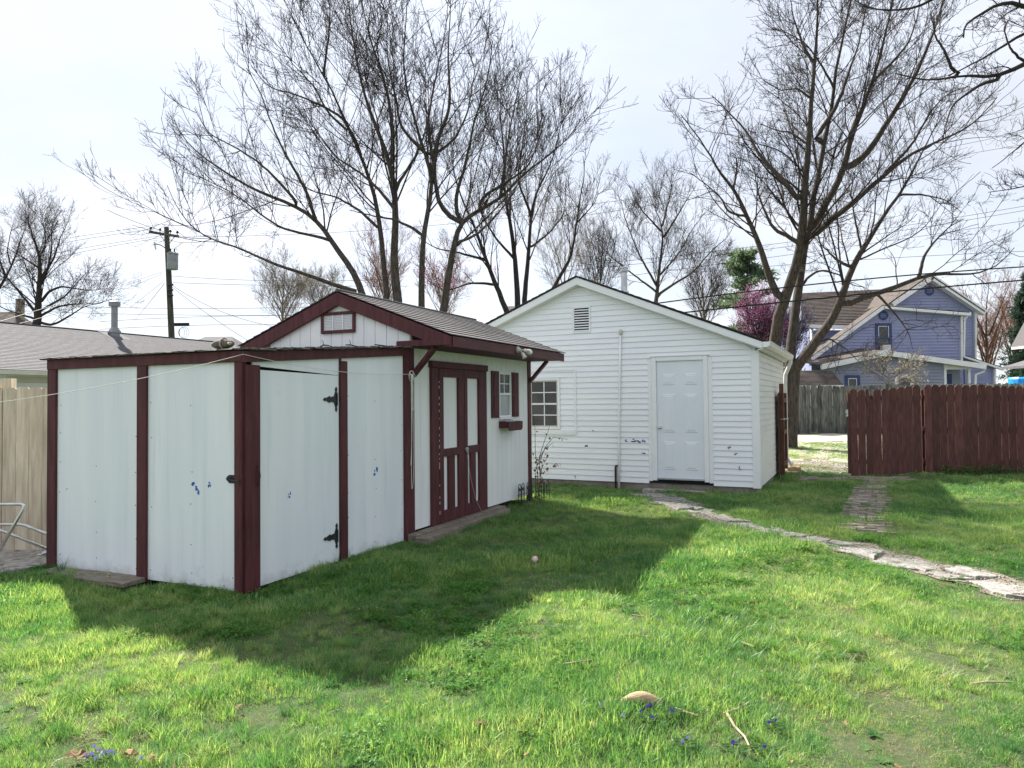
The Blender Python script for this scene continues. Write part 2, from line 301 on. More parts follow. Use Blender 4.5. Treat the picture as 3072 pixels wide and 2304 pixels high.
M['violet'] = leafmat('violet_petal', (.05, .025, .30), (.10, .055, .42), .3, .8); M['lilac'] = leafmat('pale_violet_petal', (.15, .145, .42), (.24, .23, .52), .3, .9); M['bud'] = leafmat('red_brown_bud', (.20, .07, .05), (.34, .14, .09))
# ================================================================== GROUND
def ground_mat():
    m, n, b = base('lawn_soil'); L = n.links.new
    g = nd(n, 'ShaderNodeNewGeometry')
    z1 = nd(n, 'ShaderNodeTexNoise', Scale=.9, Detail=6., Roughness=.6); L(g.outputs['Position'], z1.inputs['Vector'])
    z2 = nd(n, 'ShaderNodeTexNoise', Scale=38., Detail=9., Roughness=.8); L(g.outputs['Position'], z2.inputs['Vector'])
    r1 = nd(n, 'ShaderNodeValToRGB'); e = r1.color_ramp.elements; e[0].position = .3; e[0].color = (.035, .065, .02, 1); e[1].position = .7; e[1].color = (.11, .15, .05, 1); L(z2.outputs['Fac'], r1.inputs[0])
    r2 = nd(n, 'ShaderNodeValToRGB'); e = r2.color_ramp.elements; e[0].position = .45; e[0].color = (0, 0, 0, 1); e[1].position = .75; e[1].color = (.25, .25, .25, 1); L(z1.outputs['Fac'], r2.inputs[0])
    mi = nd(n, 'ShaderNodeMix', data_type='RGBA'); L(r2.outputs[0], mi.inputs[0]); L(r1.outputs[0], mi.inputs[6]); mi.inputs[7].default_value = (.15, .12, .075, 1)
    L(mi.outputs[2], b.inputs['Base Color']); b.inputs['Roughness'].default_value = .95
    bp = nd(n, 'ShaderNodeBump', Strength=.8, Distance=.03); L(z2.outputs['Fac'], bp.inputs['Height']); L(bp.outputs[0], b.inputs['Normal'])
    return m
def axis_vals(dense0, dense1, step, far):
    a = list(np.arange(dense0, dense1+1e-6, step)); s = step; x = dense1
    while x < far: s *= 1.35; x += s; a.append(x)
    s = step; x = dense0
    while x > -far: s *= 1.35; x -= s; a.insert(0, x)
    return np.array(a)
gx = axis_vals(-10, 16, .22, 900); gy = axis_vals(1, 30, .22, 900)
GX, GY = np.meshgrid(gx, gy); GZ = hgt(GX, GY)
nx, ny = len(gx), len(gy); idx = np.arange(nx*ny).reshape(ny, nx)
gq = np.stack([idx[:-1, :-1], idx[:-1, 1:], idx[1:, 1:], idx[1:, :-1]], -1).reshape(-1, 4)
ground = addobj('ground', fastmesh('ground', np.stack([GX, GY, GZ], -1).reshape(-1, 3), gq, True), ground_mat()); ground['kind'] = 'structure'

def sheet(name, x0, x1, y0, y1, lift, m, step=.4, wob=0.):
    xs = np.arange(x0, x1+step/2, step); ys = np.arange(y0, y1+step/2, step); X, Y = np.meshgrid(xs, ys)
    if wob:
        edge = np.zeros_like(Y); edge[0, :] = 1; edge[-1, :] = 1
        Y = Y + edge*wob*np.sin(X*1.7)*np.cos(X*.63+1)
    Z = hgt(X, Y)+lift; i = np.arange(X.size).reshape(X.shape)
    q = np.stack([i[:-1, :-1], i[:-1, 1:], i[1:, 1:], i[1:, :-1]], -1).reshape(-1, 4)
    o = addobj(name, fastmesh(name, np.stack([X, Y, Z], -1).reshape(-1, 3), q, True), m); o['kind'] = 'structure'; return o
def gravel_mat():
    m, n, b = base('gravel_and_grass'); L = n.links.new
    g = nd(n, 'ShaderNodeNewGeometry')
    v = nd(n, 'ShaderNodeTexVoronoi', Scale=26.); L(g.outputs['Position'], v.inputs['Vector'])
    r = nd(n, 'ShaderNodeValToRGB'); e = r.color_ramp.elements; e[0].color = (.20, .17, .13, 1); e[1].color = (.60, .55, .47, 1); L(v.outputs['Color'], r.inputs[0])
    z = nd(n, 'ShaderNodeTexNoise', Scale=.75, Detail=7., Roughness=.65); L(g.outputs['Position'], z.inputs['Vector'])
    q = nd(n, 'ShaderNodeMapRange'); q.inputs['From Min'].default_value = .50; q.inputs['From Max'].default_value = .60; L(z.outputs['Fac'], q.inputs['Value'])
    mi = nd(n, 'ShaderNodeMix', data_type='RGBA'); L(q.outputs[0], mi.inputs[0]); L(r.outputs[0], mi.inputs[6]); mi.inputs[7].default_value = (.17, .17, .05, 1)
    L(mi.outputs[2], b.inputs['Base Color']); b.inputs['Roughness'].default_value = .95
    bp = nd(n, 'ShaderNodeBump', Strength=.9, Distance=.03); L(v.outputs['Distance'], bp.inputs['Height']); L(bp.outputs[0], b.inputs['Normal'])
    return m
sheet('gravel_pad', 5.6, 34, 15.6, 23.2, .006, gravel_mat())
sheet('alley_road', -2, 44, 23.0, 27.6, .012, M['gravel'], wob=.12)

# ---- the worn path: a dirt ribbon with broken concrete slabs lying in it
PATH_PX = [(1950, 1482), (2010, 1508), (2080, 1535), (2160, 1560), (2250, 1582), (2340, 1606), (2440, 1624), (2560, 1648), (2700, 1680), (2840, 1712), (2960, 1738), (3072, 1768), (3250, 1815), (3450, 1850)]
PATH = np.array([gnd(*p)[:2] for p in PATH_PX])
def resample(P, n):
    d = np.r_[0, np.cumsum(np.linalg.norm(np.diff(P, axis=0), axis=1))]; t = np.linspace(0, d[-1], n)
    return np.stack([np.interp(t, d, P[:, k]) for k in range(P.shape[1])], 1)
PATHS = resample(PATH, 90)
PW = np.interp(np.linspace(0, 1, 90), [0, .12, .35, .5, .7, 1], [.50, .42, .24, .24, .25, .28])*(1+.18*np.sin(np.arange(90)*.9)+.1*np.sin(np.arange(90)*2.3))
tg = np.gradient(PATHS, axis=0); tg /= np.linalg.norm(tg, axis=1)[:, None]; nrm = np.stack([-tg[:, 1], tg[:, 0]], 1)
pv = []
for s in (-1, -.5, 0, .5, 1):
    q = PATHS+nrm*(PW*s)[:, None]; pv.append(np.c_[q, hgt(q[:, 0], q[:, 1])+.010])
pv = np.concatenate(pv); i = np.arange(90*5).reshape(5, 90)
po = addobj('dirt_path', fastmesh('dirt_path', pv, np.stack([i[:-1, :-1], i[:-1, 1:], i[1:, 1:], i[1:, :-1]], -1).reshape(-1, 4), True), M['dirt']); po['kind'] = 'structure'
def irregular(cx, cy, rx, ry, ang, n=13, seed=0):
    r_ = random.Random(seed); pts = []
    for k in range(n):
        t = 2*math.pi*k/n+r_.uniform(-.18, .18); f = r_.uniform(.70, 1.22)
        a, b = rx*f*math.cos(t), ry*f*math.sin(t)
        pts.append((cx+a*math.cos(ang)-b*math.sin(ang), cy+a*math.sin(ang)+b*math.cos(ang)))
    return pts
def slab(name, pts, z0, z1, m, parent, tilt=.0):
    lo = [(x, y, z0) for x, y in pts]; cx = sum(p[0] for p in pts)/len(pts); cy = sum(p[1] for p in pts)/len(pts)
    hi = [(cx+(x-cx)*.985, cy+(y-cy)*.985, z1+random.uniform(-.003, .003)) for x, y in pts]
    o = MB().hexa(lo, hi).build(name, m, parent); return o
# one worn strip broken into pieces by slanting cracks; a few pieces are gone and show dirt
rp_ = random.Random(17); cuts = [0.]; sp_len = np.r_[0, np.cumsum(np.linalg.norm(np.diff(PATHS, axis=0), axis=1))]
while cuts[-1] < sp_len[-1]-.3: cuts.append(min(sp_len[-1], cuts[-1]+rp_.uniform(.26, .75)))
def on_path(s, off): 
    x = np.interp(s, sp_len, PATHS[:, 0]); y = np.interp(s, sp_len, PATHS[:, 1]); n0 = np.interp(s, sp_len, nrm[:, 0]); n1 = np.interp(s, sp_len, nrm[:, 1]); w_ = np.interp(s, sp_len, PW)
    return (x+n0*w_*off, y+n1*w_*off)
skew = [rp_.uniform(-.16, .16) for _ in cuts]
for k in range(len(cuts)-1):
    s0, s1 = cuts[k], cuts[k+1]; f = s0/sp_len[-1]
    two = rp_.random() < .55; mid = rp_.uniform(-.25, .25); lanes = [(-.92, mid), (mid, .92)] if two else [(-.92, .92)]
    for (o0, o1) in lanes:
        if rp_.random() < (.16 if .36 < f < .62 else .07): continue
        pts = []
        for (oa, ob, sa, sb, ka, kb) in ((o0, o1, s0, s0, skew[k], skew[k]), (o1, o1, s0, s1, skew[k], skew[k+1]), (o1, o0, s1, s1, skew[k+1], skew[k+1]), (o0, o0, s1, s0, skew[k+1], skew[k])):
            for t in (0, .22, .5, .78):
                o_ = oa+(ob-oa)*t; s_ = sa+(sb-sa)*t+(ka+(kb-ka)*t)*o_+(.03 if sa == s0 and sb == s0 else -.03 if sa == s1 and sb == s1 else 0)
                pts.append(on_path(s_+rp_.uniform(-.03, .03), o_*(1 if abs(o_) < .9 else rp_.uniform(.74, 1.08))+(.03 if o_ == o0 else -.03 if o_ == o1 else 0)+rp_.uniform(-.05, .05)))
        c = np.mean(pts, axis=0); z = float(hgt(*c)); tx, ty = rp_.uniform(-.008, .008), rp_.uniform(-.008, .008); top = z+.018+rp_.uniform(0, .012)
        lo = [(x, y, z-.05) for x, y in pts]; md = [(x, y, top-.006+tx*(x-c[0])+ty*(y-c[1])) for x, y in pts]; hi = [(c[0]+(x-c[0])*.965, c[1]+(y-c[1])*.965, top+tx*(x-c[0])+ty*(y-c[1])+rp_.uniform(-.003, .003)) for x, y in pts]
        mb = MB(); n_ = len(pts); mb.v = lo+md+hi; mb.f = [(j, (j+1) % n_, n_+(j+1) % n_, n_+j) for j in range(n_)]+[(n_+j, n_+(j+1) % n_, 2*n_+(j+1) % n_, 2*n_+j) for j in range(n_)]
        ci = len(mb.v); mb.v.append((c[0], c[1], top+rp_.uniform(-.004, .004))); mb.f += [(2*n_+j, 2*n_+(j+1) % n_, ci) for j in range(n_)]; mb.f.append(tuple(range(n_))[::-1])
        mb.build('stone_slab', M['slab'], po)
# ---- brick walk and brick apron in front of the gate opening
bw = MB().hexa([(-.1, -.045, -.03), (.1, -.045, -.03), (.1, .045, -.03), (-.1, .045, -.03)], [(-.096, -.041, .022), (.096, -.041, .022), (.096, .041, .022), (-.096, .041, .022)]).mesh('brick'); bw.materials.append(M['brick'])
WALK = resample(np.array([gnd(*p)[:2] for p in [(2628, 1436), (2622, 1462), (2612, 1500), (2602, 1535), (2596, 1568), (2600, 1608)]]), 60)
brick_walk = addobj('brick_walk_bed', fastmesh('brick_walk_bed', np.array([[q[0]+s*.24, q[1], float(hgt(q[0], q[1]))+.006] for q in WALK for s in (-1, 1)]),
                    np.array([[2*k, 2*k+1, 2*k+3, 2*k+2] for k in range(59)])), M['dirt']); brick_walk['kind'] = 'structure'
nb = 0; rb = random.Random(5)
s_tot = np.r_[0, np.cumsum(np.linalg.norm(np.diff(WALK, axis=0), axis=1))]
for k in range(int(s_tot[-1]/.107)):
    s = k*.107; x = np.interp(s, s_tot, WALK[:, 0]); y = np.interp(s, s_tot, WALK[:, 1])
    d = WALK[-1]-WALK[0]; an = math.atan2(d[1], d[0])+math.pi/2
    for side in ((-.21, 0, .21) if (k % 2 == 0) else (-.11, .11)):
        if rb.random() < .16: continue
        px, py = x+side*math.cos(an), y+side*math.sin(an)
        addobj('brick', bw, None, brick_walk, (px+rb.uniform(-.01, .01), py, float(hgt(px, py))+.004+rb.uniform(-.006, .006)), (rb.uniform(-.02, .02), rb.uniform(-.02, .02), an+rb.uniform(-.08, .08)))
A0, A1 = gnd(2395, 1436)[:2], gnd(2730, 1434)[:2]
for row in range(5):
    for c in range(13):
        if rb.random() < .15: continue
        t = (c+.5*(row % 2))/13; px = A0[0]+(A1[0]-A0[0])*t; py = A0[1]+(A1[1]-A0[1])*t+.16-row*.107
        addobj('brick', bw, None, brick_walk, (px, py, float(hgt(px, py))+.004+rb.uniform(-.012, .008)), (rb.uniform(-.05, .05), rb.uniform(-.05, .05), rb.uniform(-.07, .07)))

# ================================================================== shapes used on several walls
def splat(parent, m, plane, a, z, w, h, seed, proud):
    """flat blot of paint lying on a wall: plane 'u' (wall in the y-z plane) or 'v' (wall in the x-z plane)"""
    r_ = random.Random(seed); mb = MB()
    for k in range(r_.randint(3, 6)):
        ca, cz = a+r_.uniform(-.5, .5)*w, z+r_.uniform(-.5, .5)*h; ra, rz_ = w*r_.uniform(.12, .34), h*r_.uniform(.12, .34); n = 9
        pts = [(ca+ra*r_.uniform(.6, 1.2)*math.cos(2*math.pi*j/n), cz+rz_*r_.uniform(.6, 1.2)*math.sin(2*math.pi*j/n)) for j in range(n)]
        d = proud+.0004*k
        if plane == 'u': mb.hexa([(d, p, q) for p, q in pts], [(d-.0012, p, q) for p, q in pts])
        else: mb.hexa([(p, d, q) for p, q in pts], [(p, d-.0012, q) for p, q in pts])
    return mb.build('paint_splat', m, parent)
def courses(parent, m, name, ridge, eave, x0, x1, n, thick=.012, joined=False, jit=.004):
    """shingle courses between ridge (y,z) and eave (y,z), running along local x"""
    rb_ = random.Random(n); ry, rz_ = ridge; ey, ez = eave; L_ = math.hypot(ey-ry, ez-rz_); dy, dz = (ey-ry)/L_, (ez-rz_)/L_; ny_, nz_ = -dz, dy
    if nz_ < 0: ny_, nz_ = -ny_, -nz_
    mbj = MB()
    for k in range(n):
        a = L_*k/n; b = L_*(k+1)/n+.006
        mb = mbj if joined else MB(); seg = max(1, int((x1-x0)/.9)); xs = np.linspace(x0, x1, seg+1)
        lo, hi = [], []
        for x in xs:
            j = rb_.uniform(-jit, jit)
            lo.append((x, ry+dy*a+ny_*.002, rz_+dz*a+nz_*.002)); hi.append((x, ry+dy*(b+j)+ny_*thick, rz_+dz*(b+j)+nz_*thick))
        for s_ in range(seg):
            A_, B_, C_, D_ = lo[s_], lo[s_+1], hi[s_+1], hi[s_]
            off = (0, -ny_*thick*.95, -nz_*thick*.95)
            mb.hexa([tuple(np.add(p, (0, -ny_*.002, -nz_*.002))) for p in (A_, B_)]+[tuple(np.add(p, off)) for p in (C_, D_)], [A_, B_, C_, D_])
        if not joined: mb.build(name, m, parent)
    if joined: return mbj.build(name, m, parent, kind='stuff')

# ================================================================== LEAN-TO (the flat-roofed store in front)
OS = gnd(730, 1787); RS = R(90-24.5)
us = np.array([math.sin(R(24.5)), math.cos(R(24.5))]); vs_ = np.array([-us[1], us[0]])
def S2W(u, v, z=0): return (OS[0]+us[0]*u+vs_[0]*v, OS[1]+us[1]*u+vs_[1]*v, z)
lt = thing('lean_to_shed', 'low white lean-to shed with maroon trim boards and flat roof, nearest the camera', 'shed', OS, RS)
T = M['trim']
ztop = lambda u: 2.05+.075*u
zpan = lambda u: 1.945+.078*u
def vpanel(name, m, u0, u1, z0, zf, v0=0., v1=.018):     # panel in the right-hand wall with a sloping top
    return MB().hexa([(u0, v0, z0), (u1, v0, z0), (u1, v1, z0), (u0, v1, z0)], [(u0, v0, zf(u0)), (u1, v0, zf(u1)), (u1, v1, zf(u1)), (u0, v1, zf(u0))]).build(name, m, lt)
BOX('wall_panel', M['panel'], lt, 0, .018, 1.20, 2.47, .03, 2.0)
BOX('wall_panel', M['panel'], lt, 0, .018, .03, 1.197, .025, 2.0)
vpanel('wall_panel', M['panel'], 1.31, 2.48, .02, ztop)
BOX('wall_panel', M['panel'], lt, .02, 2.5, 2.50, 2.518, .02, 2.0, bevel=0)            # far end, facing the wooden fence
BOX('corner_post', T, lt, -.025, .10, 2.41, 2.535, -.02, 2.046)
BOX('post', T, lt, -.026, .0, 1.14, 1.262, .0, 1.96)
BOX('corner_post', T, lt, -.026, .03, -.004, .078, -.03, 1.99)
BOX('post', T, lt, 1.262, 1.372, -.026, .0, -.01, 2.02)
vpanel('post', T, 2.42, 2.536, -.03, lambda u: 2.20, -.030, .0)
BOX('fascia', T, lt, -.034, -.002, -.01, 2.53, 1.952, 2.048)
MB().hexa([(-.03, -.036, zpan(0)), (2.535, -.036, zpan(2.535)), (2.535, -.0, zpan(2.535)), (-.03, -.0, zpan(0))], [(-.03, -.036, ztop(0)-.006), (2.535, -.036, ztop(2.535)-.006), (2.535, 0, ztop(2.535)-.006), (-.03, 0, ztop(0)-.006)]).build('fascia', T, lt, bevel=.003)
# header above the door, ending in a slanted edge, and the sagging door below it
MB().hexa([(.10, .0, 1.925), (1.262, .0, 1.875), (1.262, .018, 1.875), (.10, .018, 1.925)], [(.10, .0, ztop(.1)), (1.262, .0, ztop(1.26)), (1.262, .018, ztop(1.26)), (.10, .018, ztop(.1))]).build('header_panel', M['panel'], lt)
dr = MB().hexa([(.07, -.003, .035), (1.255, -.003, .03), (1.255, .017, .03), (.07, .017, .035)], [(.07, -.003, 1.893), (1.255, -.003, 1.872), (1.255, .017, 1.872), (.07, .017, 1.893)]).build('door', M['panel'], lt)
BOX('edge_board', T, dr, .004, .166, -.030, -.004, -.03, 1.93)
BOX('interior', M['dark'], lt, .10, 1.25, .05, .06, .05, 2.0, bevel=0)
def t_hinge(parent, u, z):
    pts = [(u+.022, z+.125), (u+.004, z+.10), (u+.012, z+.085), (u-.0, z+.055), (u-.012, z+.03), (u-.075, z+.022), (u-.078, z+.034), (u-.10, z+.026), (u-.135, z+.012), (u-.150, z+.018), (u-.178, z),
           (u-.150, z-.018), (u-.135, z-.012), (u-.10, z-.026), (u-.078, z-.034), (u-.075, z-.022), (u-.012, z-.03), (u, z-.055), (u+.012, z-.085), (u+.004, z-.10), (u+.022, z-.125), (u+.038, z-.10), (u+.030, z-.085), (u+.036, z-.055), (u+.036, z+.055), (u+.030, z+.085), (u+.038, z+.10)]
    mb = MB(); mb.hexa([(p, -.004, q) for p, q in pts], [(p, -.012, q) for p, q in pts]); mb.tube([(u+.026, -.016, z-.06), (u+.026, -.016, z+.06)], .008, 8)
    return mb.build('strap_hinge', M['iron'], parent)
t_hinge(dr, 1.19, 1.635); t_hinge(dr, 1.19, .285)
hb = MB(); hb.tube([(.125, -.033, 1.07), (.128, -.05, 1.05), (.130, -.058, .99), (.128, -.052, .93), (.125, -.033, .90)], [.004, .006, .007, .006, .004], 8); hb.lathe([(.016, 0), (.014, .004), (0, .006)], 8, (.125, -.031, 1.075), (0, -1, 0)); hb.build('pull_handle', M['trim'], dr, smooth=True)
sl_ = MB(); sl_.lathe([(.030, 0), (.027, .008), (.012, .014), (.010, .028), (0, .03)], 10, (-.001, .155, .968), (-1, 0, 0)); sl_.tube([(-.026, .15, .965), (-.045, .06, .958), (-.052, -.02, .955)], .006, 8); sl_.box(-.005, -.001, .10, .16, .93, 1.0)
sl_.tube([(-.03, -.0, .985), (-.058, -.012, .965), (-.05, -.01, .925), (-.03, -.002, .925)], .005, 6); sl_.build('latch_bolt', M['iron'], lt)
# roof sheet with a ragged felt edge
BOX('rafter_sheet', M['weathered'], lt, .03, 2.48, .03, 2.49, 1.99, 2.02, bevel=0)
MB().hexa([(-.055, -.06, 2.052), (2.555, -.06, ztop(2.555)+.002), (2.555, 2.60, ztop(2.555)), (-.055, 2.60, 2.047)], [(-.055, -.06, 2.062), (2.555, -.06, ztop(2.555)+.014), (2.555, 2.60, ztop(2.555)+.012), (-.055, 2.60, 2.057)]).build('roof', M['felt'], lt)
rg = MB(); r_ = random.Random(3)
for k in range(44):
    v = r_.uniform(0, 2.55); l = r_.uniform(.05, .22); z = 2.062+r_.uniform(0, .006)
    rg.hexa([(-.075+r_.uniform(-.01, .02), v, z-.012), (-.072, v+l, z-.014), (.05, v+l, z), (.05, v, z)], [(-.07, v, z-.003), (-.068, v+l, z-.004), (.05, v+l, z+.009), (.05, v, z+.009)])
for k in range(46):
    u = r_.uniform(0, 2.4); l = r_.uniform(.05, .22); z = ztop(u)+.014
    rg.hexa([(u, -.085+r_.uniform(-.01, .02), z-.012), (u+l, -.082, z-.010), (u+l, .05, z+.002), (u, .05, z)], [(u, -.08, z-.002), (u+l, -.078, z+.002), (u+l, .05, z+.012), (u, .05, z+.010)])
rg.build('ragged_shingle_edge', M['felt'], lt, kind='stuff')
splat(lt, M['splat'], 'u', .56, .90, .05, .05, 1, -.0015); splat(lt, M['splat'], 'u', .545, .845, .075, .07, 2, -.0015); splat(lt, M['splat'], 'u', .375, .92, .04, .05, 3, -.0015)
splat(dr, M['splat'], 'v', .545, .765, .035, .05, 4, -.0045); splat(lt, M['splat'], 'v', 1.885, .855, .06, .09, 5, -.0015); splat(lt, M['splat_d'], 'u', 2.27, .79, .02, .02, 6, -.0015)
rn_ = random.Random(31)
def nails(pts, plane):
    mb = MB()
    for a_, z_ in pts: mb.lathe([(.0055, 0), (.005, .0015), (0, .002)], 6, (-.0005, a_, z_) if plane == 'u' else (a_, -.0005, z_), (-1, 0, 0) if plane == 'u' else (0, -1, 0))
    mb.build('nail_heads', M['rust'], lt, kind='stuff')
nails([(v+rn_.uniform(-.01, .01), .12+.3*k+rn_.uniform(-.05, .05)) for v in (1.30, 1.84, 2.37) for k in range(6) if rn_.random() < .75], 'u'); nails([(v+rn_.uniform(-.01, .01), .12+.3*k+rn_.uniform(-.05, .05)) for v in (.12, .60, 1.10) for k in range(6) if rn_.random() < .75], 'u'); nails([(u+rn_.uniform(-.01, .01), .12+.3*k+rn_.uniform(-.05, .05)) for u in (1.41, 1.88, 2.38) for k in range(6) if rn_.random() < .75], 'v')
# loose plank lying against its foot, twigs and a tied bundle on the roof
pk = thing('loose_plank', 'weathered grey plank lying flat on the grass at the foot of the lean-to', 'plank', S2W(-.13, 1.72, .0), RS+R(3))
BOX('board', M['weathered'], pk, -.15, .12, -.58, .60, .01, .05)
MB().tube([(-.06, -.30, .055), (-.03, -.24, .06), (.03, -.20, .058), (.05, -.14, .055)], .006, 5).build('twig', M['stick'], pk)
bu = thing('tied_bundle', 'small grey rounded bundle tied with a tan strap on the lean-to roof corner', 'bundle', S2W(.05, .285, 2.068), RS)
mb = MB(); n_ = 14
for i_ in range(9):
    t = i_/8; y = -.115+.23*t; rr = max(.004, .047*math.sin(math.pi*(.06+.88*t))**.45)
    mb.v += [(math.cos(2*math.pi*k/n_)*rr*(1+.08*math.sin(3*k+5*t)), y, .048+math.sin(2*math.pi*k/n_)*rr*(1+.07*math.cos(2*k+7*t))*.9) for k in range(n_)]
mb.f += [(i_*n_+k, i_*n_+(k+1) % n_, (i_+1)*n_+(k+1) % n_, (i_+1)*n_+k) for i_ in range(8) for k in range(n_)]+[tuple(range(n_))[::-1], tuple(range(8*n_, 9*n_))]
mb.build('sack', M['bundle'], bu, smooth=True)
st = MB(); st.tube([(math.cos(a)*.053, -.02+.004*math.sin(a), .048+math.sin(a)*.050) for a in np.linspace(0, 2*math.pi, 17)], .0065, 6); st.build('strap', M['strap'], bu); MB().tube([(-.03, -.10, .05), (-.045, -.13, .045), (-.04, -.15, .05)], [.012, .015, .004], 6).build('strap_end', M['strap'], bu)
rs_ = random.Random(8)
for k, (u, v) in enumerate([(-.03, -.04), ]): pass
for k, (u0, u1, l) in enumerate([(.95, .18, 'short forked twig lying on the lean-to roof edge'), (1.35, .24, 'bent dark twig in the middle of the lean-to roof edge'), (1.85, .42, 'long dark stick lying on the lean-to roof edge by the gable')]):
    p0 = np.array([u0, -.03, ztop(u0)+.022]); pts = [S2W(u0+u1*t, -.03+.012*math.sin(5*t+k), ztop(u0+u1*t)+.022+.014*math.sin(4*t+k)) for t in (0, .3, .6, 1)]
    mb = MB().tube(pts, [.006, .007, .006, .003], 5)
    if k < 2: mb.tube([pts[1], tuple(np.add(pts[1], (.0, .0, .035))), tuple(np.add(pts[1], (-.015, 0, .05)))], [.004, .003, .002], 4)
    tag(mb.build('roof_twig', M['twig']), l, 'twig', 'twigs on the lean-to roof')

# ================================================================== GABLE SHED
gs = thing('gable_shed', 'white gable-roofed garden shed with maroon trim, double doors and shuttered window', 'shed', OS, RS)
W0, W1 = 2.58, 6.13                       # wall from near gable to far end
RV, RZ, EV, EZ = 1.0, 2.965, -.58, 2.355  # ridge and eave (v, z)
slope = (RZ-EZ)/(RV-EV)
BOX('wall_backing', M['panel2'], gs, W0+.03, W1-.02, .012, .05, .1, 2.44, bevel=0)
BOX('far_wall', M['panel2'], gs, W1-.03, W1, .02, 2.0, .1, 2.5, bevel=0); BOX('left_wall', M['panel2'], gs, W0, W1, 1.98, 2.0, .1, 2.5, bevel=0)
zr = lambda v: RZ-.05-slope*abs(v-RV)     # underside of the roof
# right-hand wall: grooved boards
WU0, WU1, WZ0, WZ1 = 4.945, 5.372, 1.362, 2.03
x = W0+.05
while x < W1-.02:
    x2 = min(x+.162, W1-.01)
    for (a, b, z0, z1) in ([(x, x2, .10, 2.30)] if (x2 <= WU0 or x >= WU1) else [(x, x2, .10, WZ0), (x, x2, WZ1, 2.30)]):
        BOX('siding_board', M['panel2'], gs, a, b-.006, -.006, .010, z0, z1, bevel=.0015)
    x = x2
# gable wall boards above the lean-to
y = -.0
while y < 2.0:
    y2 = y+.163; a, b = y, y2-.006
    za, zb = zr(a)+.02, zr(b)+.02
    pts = [(a, 2.15), (b, 2.15), (b, zb)] + ([(RV, RZ-.04)] if a < RV < b else []) + [(a, za)]
    MB().prism(pts, 0, W0-.012, W0+.006).build('siding_board', M['panel2'], gs, bevel=.0015); y = y2
MB().prism([(-.01, 2.1), (2.0, 2.1), (2.0, zr(2.0)), (RV, RZ-.06), (-.01, zr(-.01))], 0, W0+.006, W0+.03).build('gable_backing', M['panel2'], gs)
MB().prism([(-.0, .1), (2.0, .1), (2.0, 2.12), (0, 2.12)], 0, W0+.006, W0+.03).build('inner_wall', M['panel2'], gs)
# rake boards, eave returns, fascia, soffit
for sgn in (1, -1):
    e0 = RV-sgn*(RV-EV)
    MB().prism([(RV, RZ-.012), (e0, EZ-.012), (e0, EZ-.135), (e0+sgn*.20, EZ-.105+.0), (RV, RZ-.175)], 0, W0-.075, W0-.035).build('rake_board', M['trim'], gs, bevel=.003)
    MB().prism([(RV, RZ-.012), (e0, EZ-.012), (e0, EZ-.13), (RV, RZ-.15)], 0, W1+.02, W1+.05).build('rake_board', M['trim'], gs, bevel=.003)
    MB().prism([(RV, RZ-.05), (e0, EZ-.05), (e0, EZ-.065), (RV, RZ-.065)], 0, W0-.036, W1+.03).build('roof_deck', M['trim'], gs)
    BOX('fascia', M['trimh'], gs, W0-.034, W1+.03, e0-.012 if sgn > 0 else e0-.012, e0+.012, EZ-.130, EZ-.008)
    courses(gs, M['shingle'], 'shingle_course', (RV, RZ+.004), (e0-sgn*.02, EZ+.0), W0-.085, W1+.06, 12)
MB().tube([(W0-.08, RV, RZ+.012), (W1+.05, RV, RZ+.012)], .022, 8).build('ridge_cap', M['shingle'], gs)
BOX('eave_return', T, gs, W0-.09, W0-.036, EV, .135, 2.243, 2.312)
BOX('soffit', T, gs, W0-.03, W1+.02, EV+.012, -.008, 2.236, 2.250, bevel=0)
for u in (W0+.03, W1-.03):
    MB().bar((u, -.012, 1.905), (u, -.32, 2.236), .042, .092, (1, 0, 0)).build('eave_bracket', T, gs, bevel=.003)
BOX('corner_board', T, gs, W0-.036, W0+.05, -.022, .02, .04, 2.236); BOX('corner_board', T, gs, W1-.11, W1+.012, -.022, .02, .0, 2.236)
# gable vent
vt = BOX('gable_vent', M['white'], gs, W0-.016, W0-.012, .80, 1.25, 2.47, 2.70, bevel=0)
for (a, b, c, d) in ((.765, 1.275, 2.455, 2.492), (.765, 1.275, 2.680, 2.717), (.765, .80, 2.4921, 2.6799), (1.24, 1.275, 2.4921, 2.6799)): BOX('vent_frame', T, vt, W0-.045, W0-.014, a, b, c, d)
for k in range(9):
    z = 2.497+k*.0195; MB().prism([(W0-.034, z), (W0-.018, z+.013), (W0-.016, z+.017), (W0-.032, z+.004)], 1, .80, 1.24).build('vent_slat', M['white'], vt)
for yv in (.945, 1.095): BOX('vent_bar', M['white'], vt, W0-.038, W0-.03, yv-.006, yv+.006, 2.492, 2.68, bevel=0)
# double doors
def leaf(u0, u1, up, lows):
    dm = BOX('door_leaf', M['panel2'], gs, u0, u1, -.020, -.008, .10, 2.015, bevel=0)
    z_up0, z_up1, z_lo0, z_lo1 = 1.01, 1.912, .243, .914
    f = lambda a, b, c, d, nm='door_rail': BOX(nm, T, dm, a, b, -.052, -.021, c, d, bevel=.002)
    f(u0, up[0], .096, 2.018, 'door_stile'); f(up[1], u1, .096, 2.018, 'door_stile')
    f(up[0]+.0005, up[1]-.0005, z_up1, 2.018); f(up[0]+.0005, up[1]-.0005, z_lo1, z_up0); f(up[0]+.0005, up[1]-.0005, .096, z_lo0)
    f(lows[0][1], lows[1][0], z_lo0+.0005, z_lo1-.0005, 'door_mullion')
    return dm
dl1 = leaf(3.164, 3.802, (3.262, 3.652), ((3.262, 3.387), (3.542, 3.652))); dl2 = leaf(3.812, 4.362, (3.897, 4.236), ((3.897, 3.985), (4.125, 4.236)))
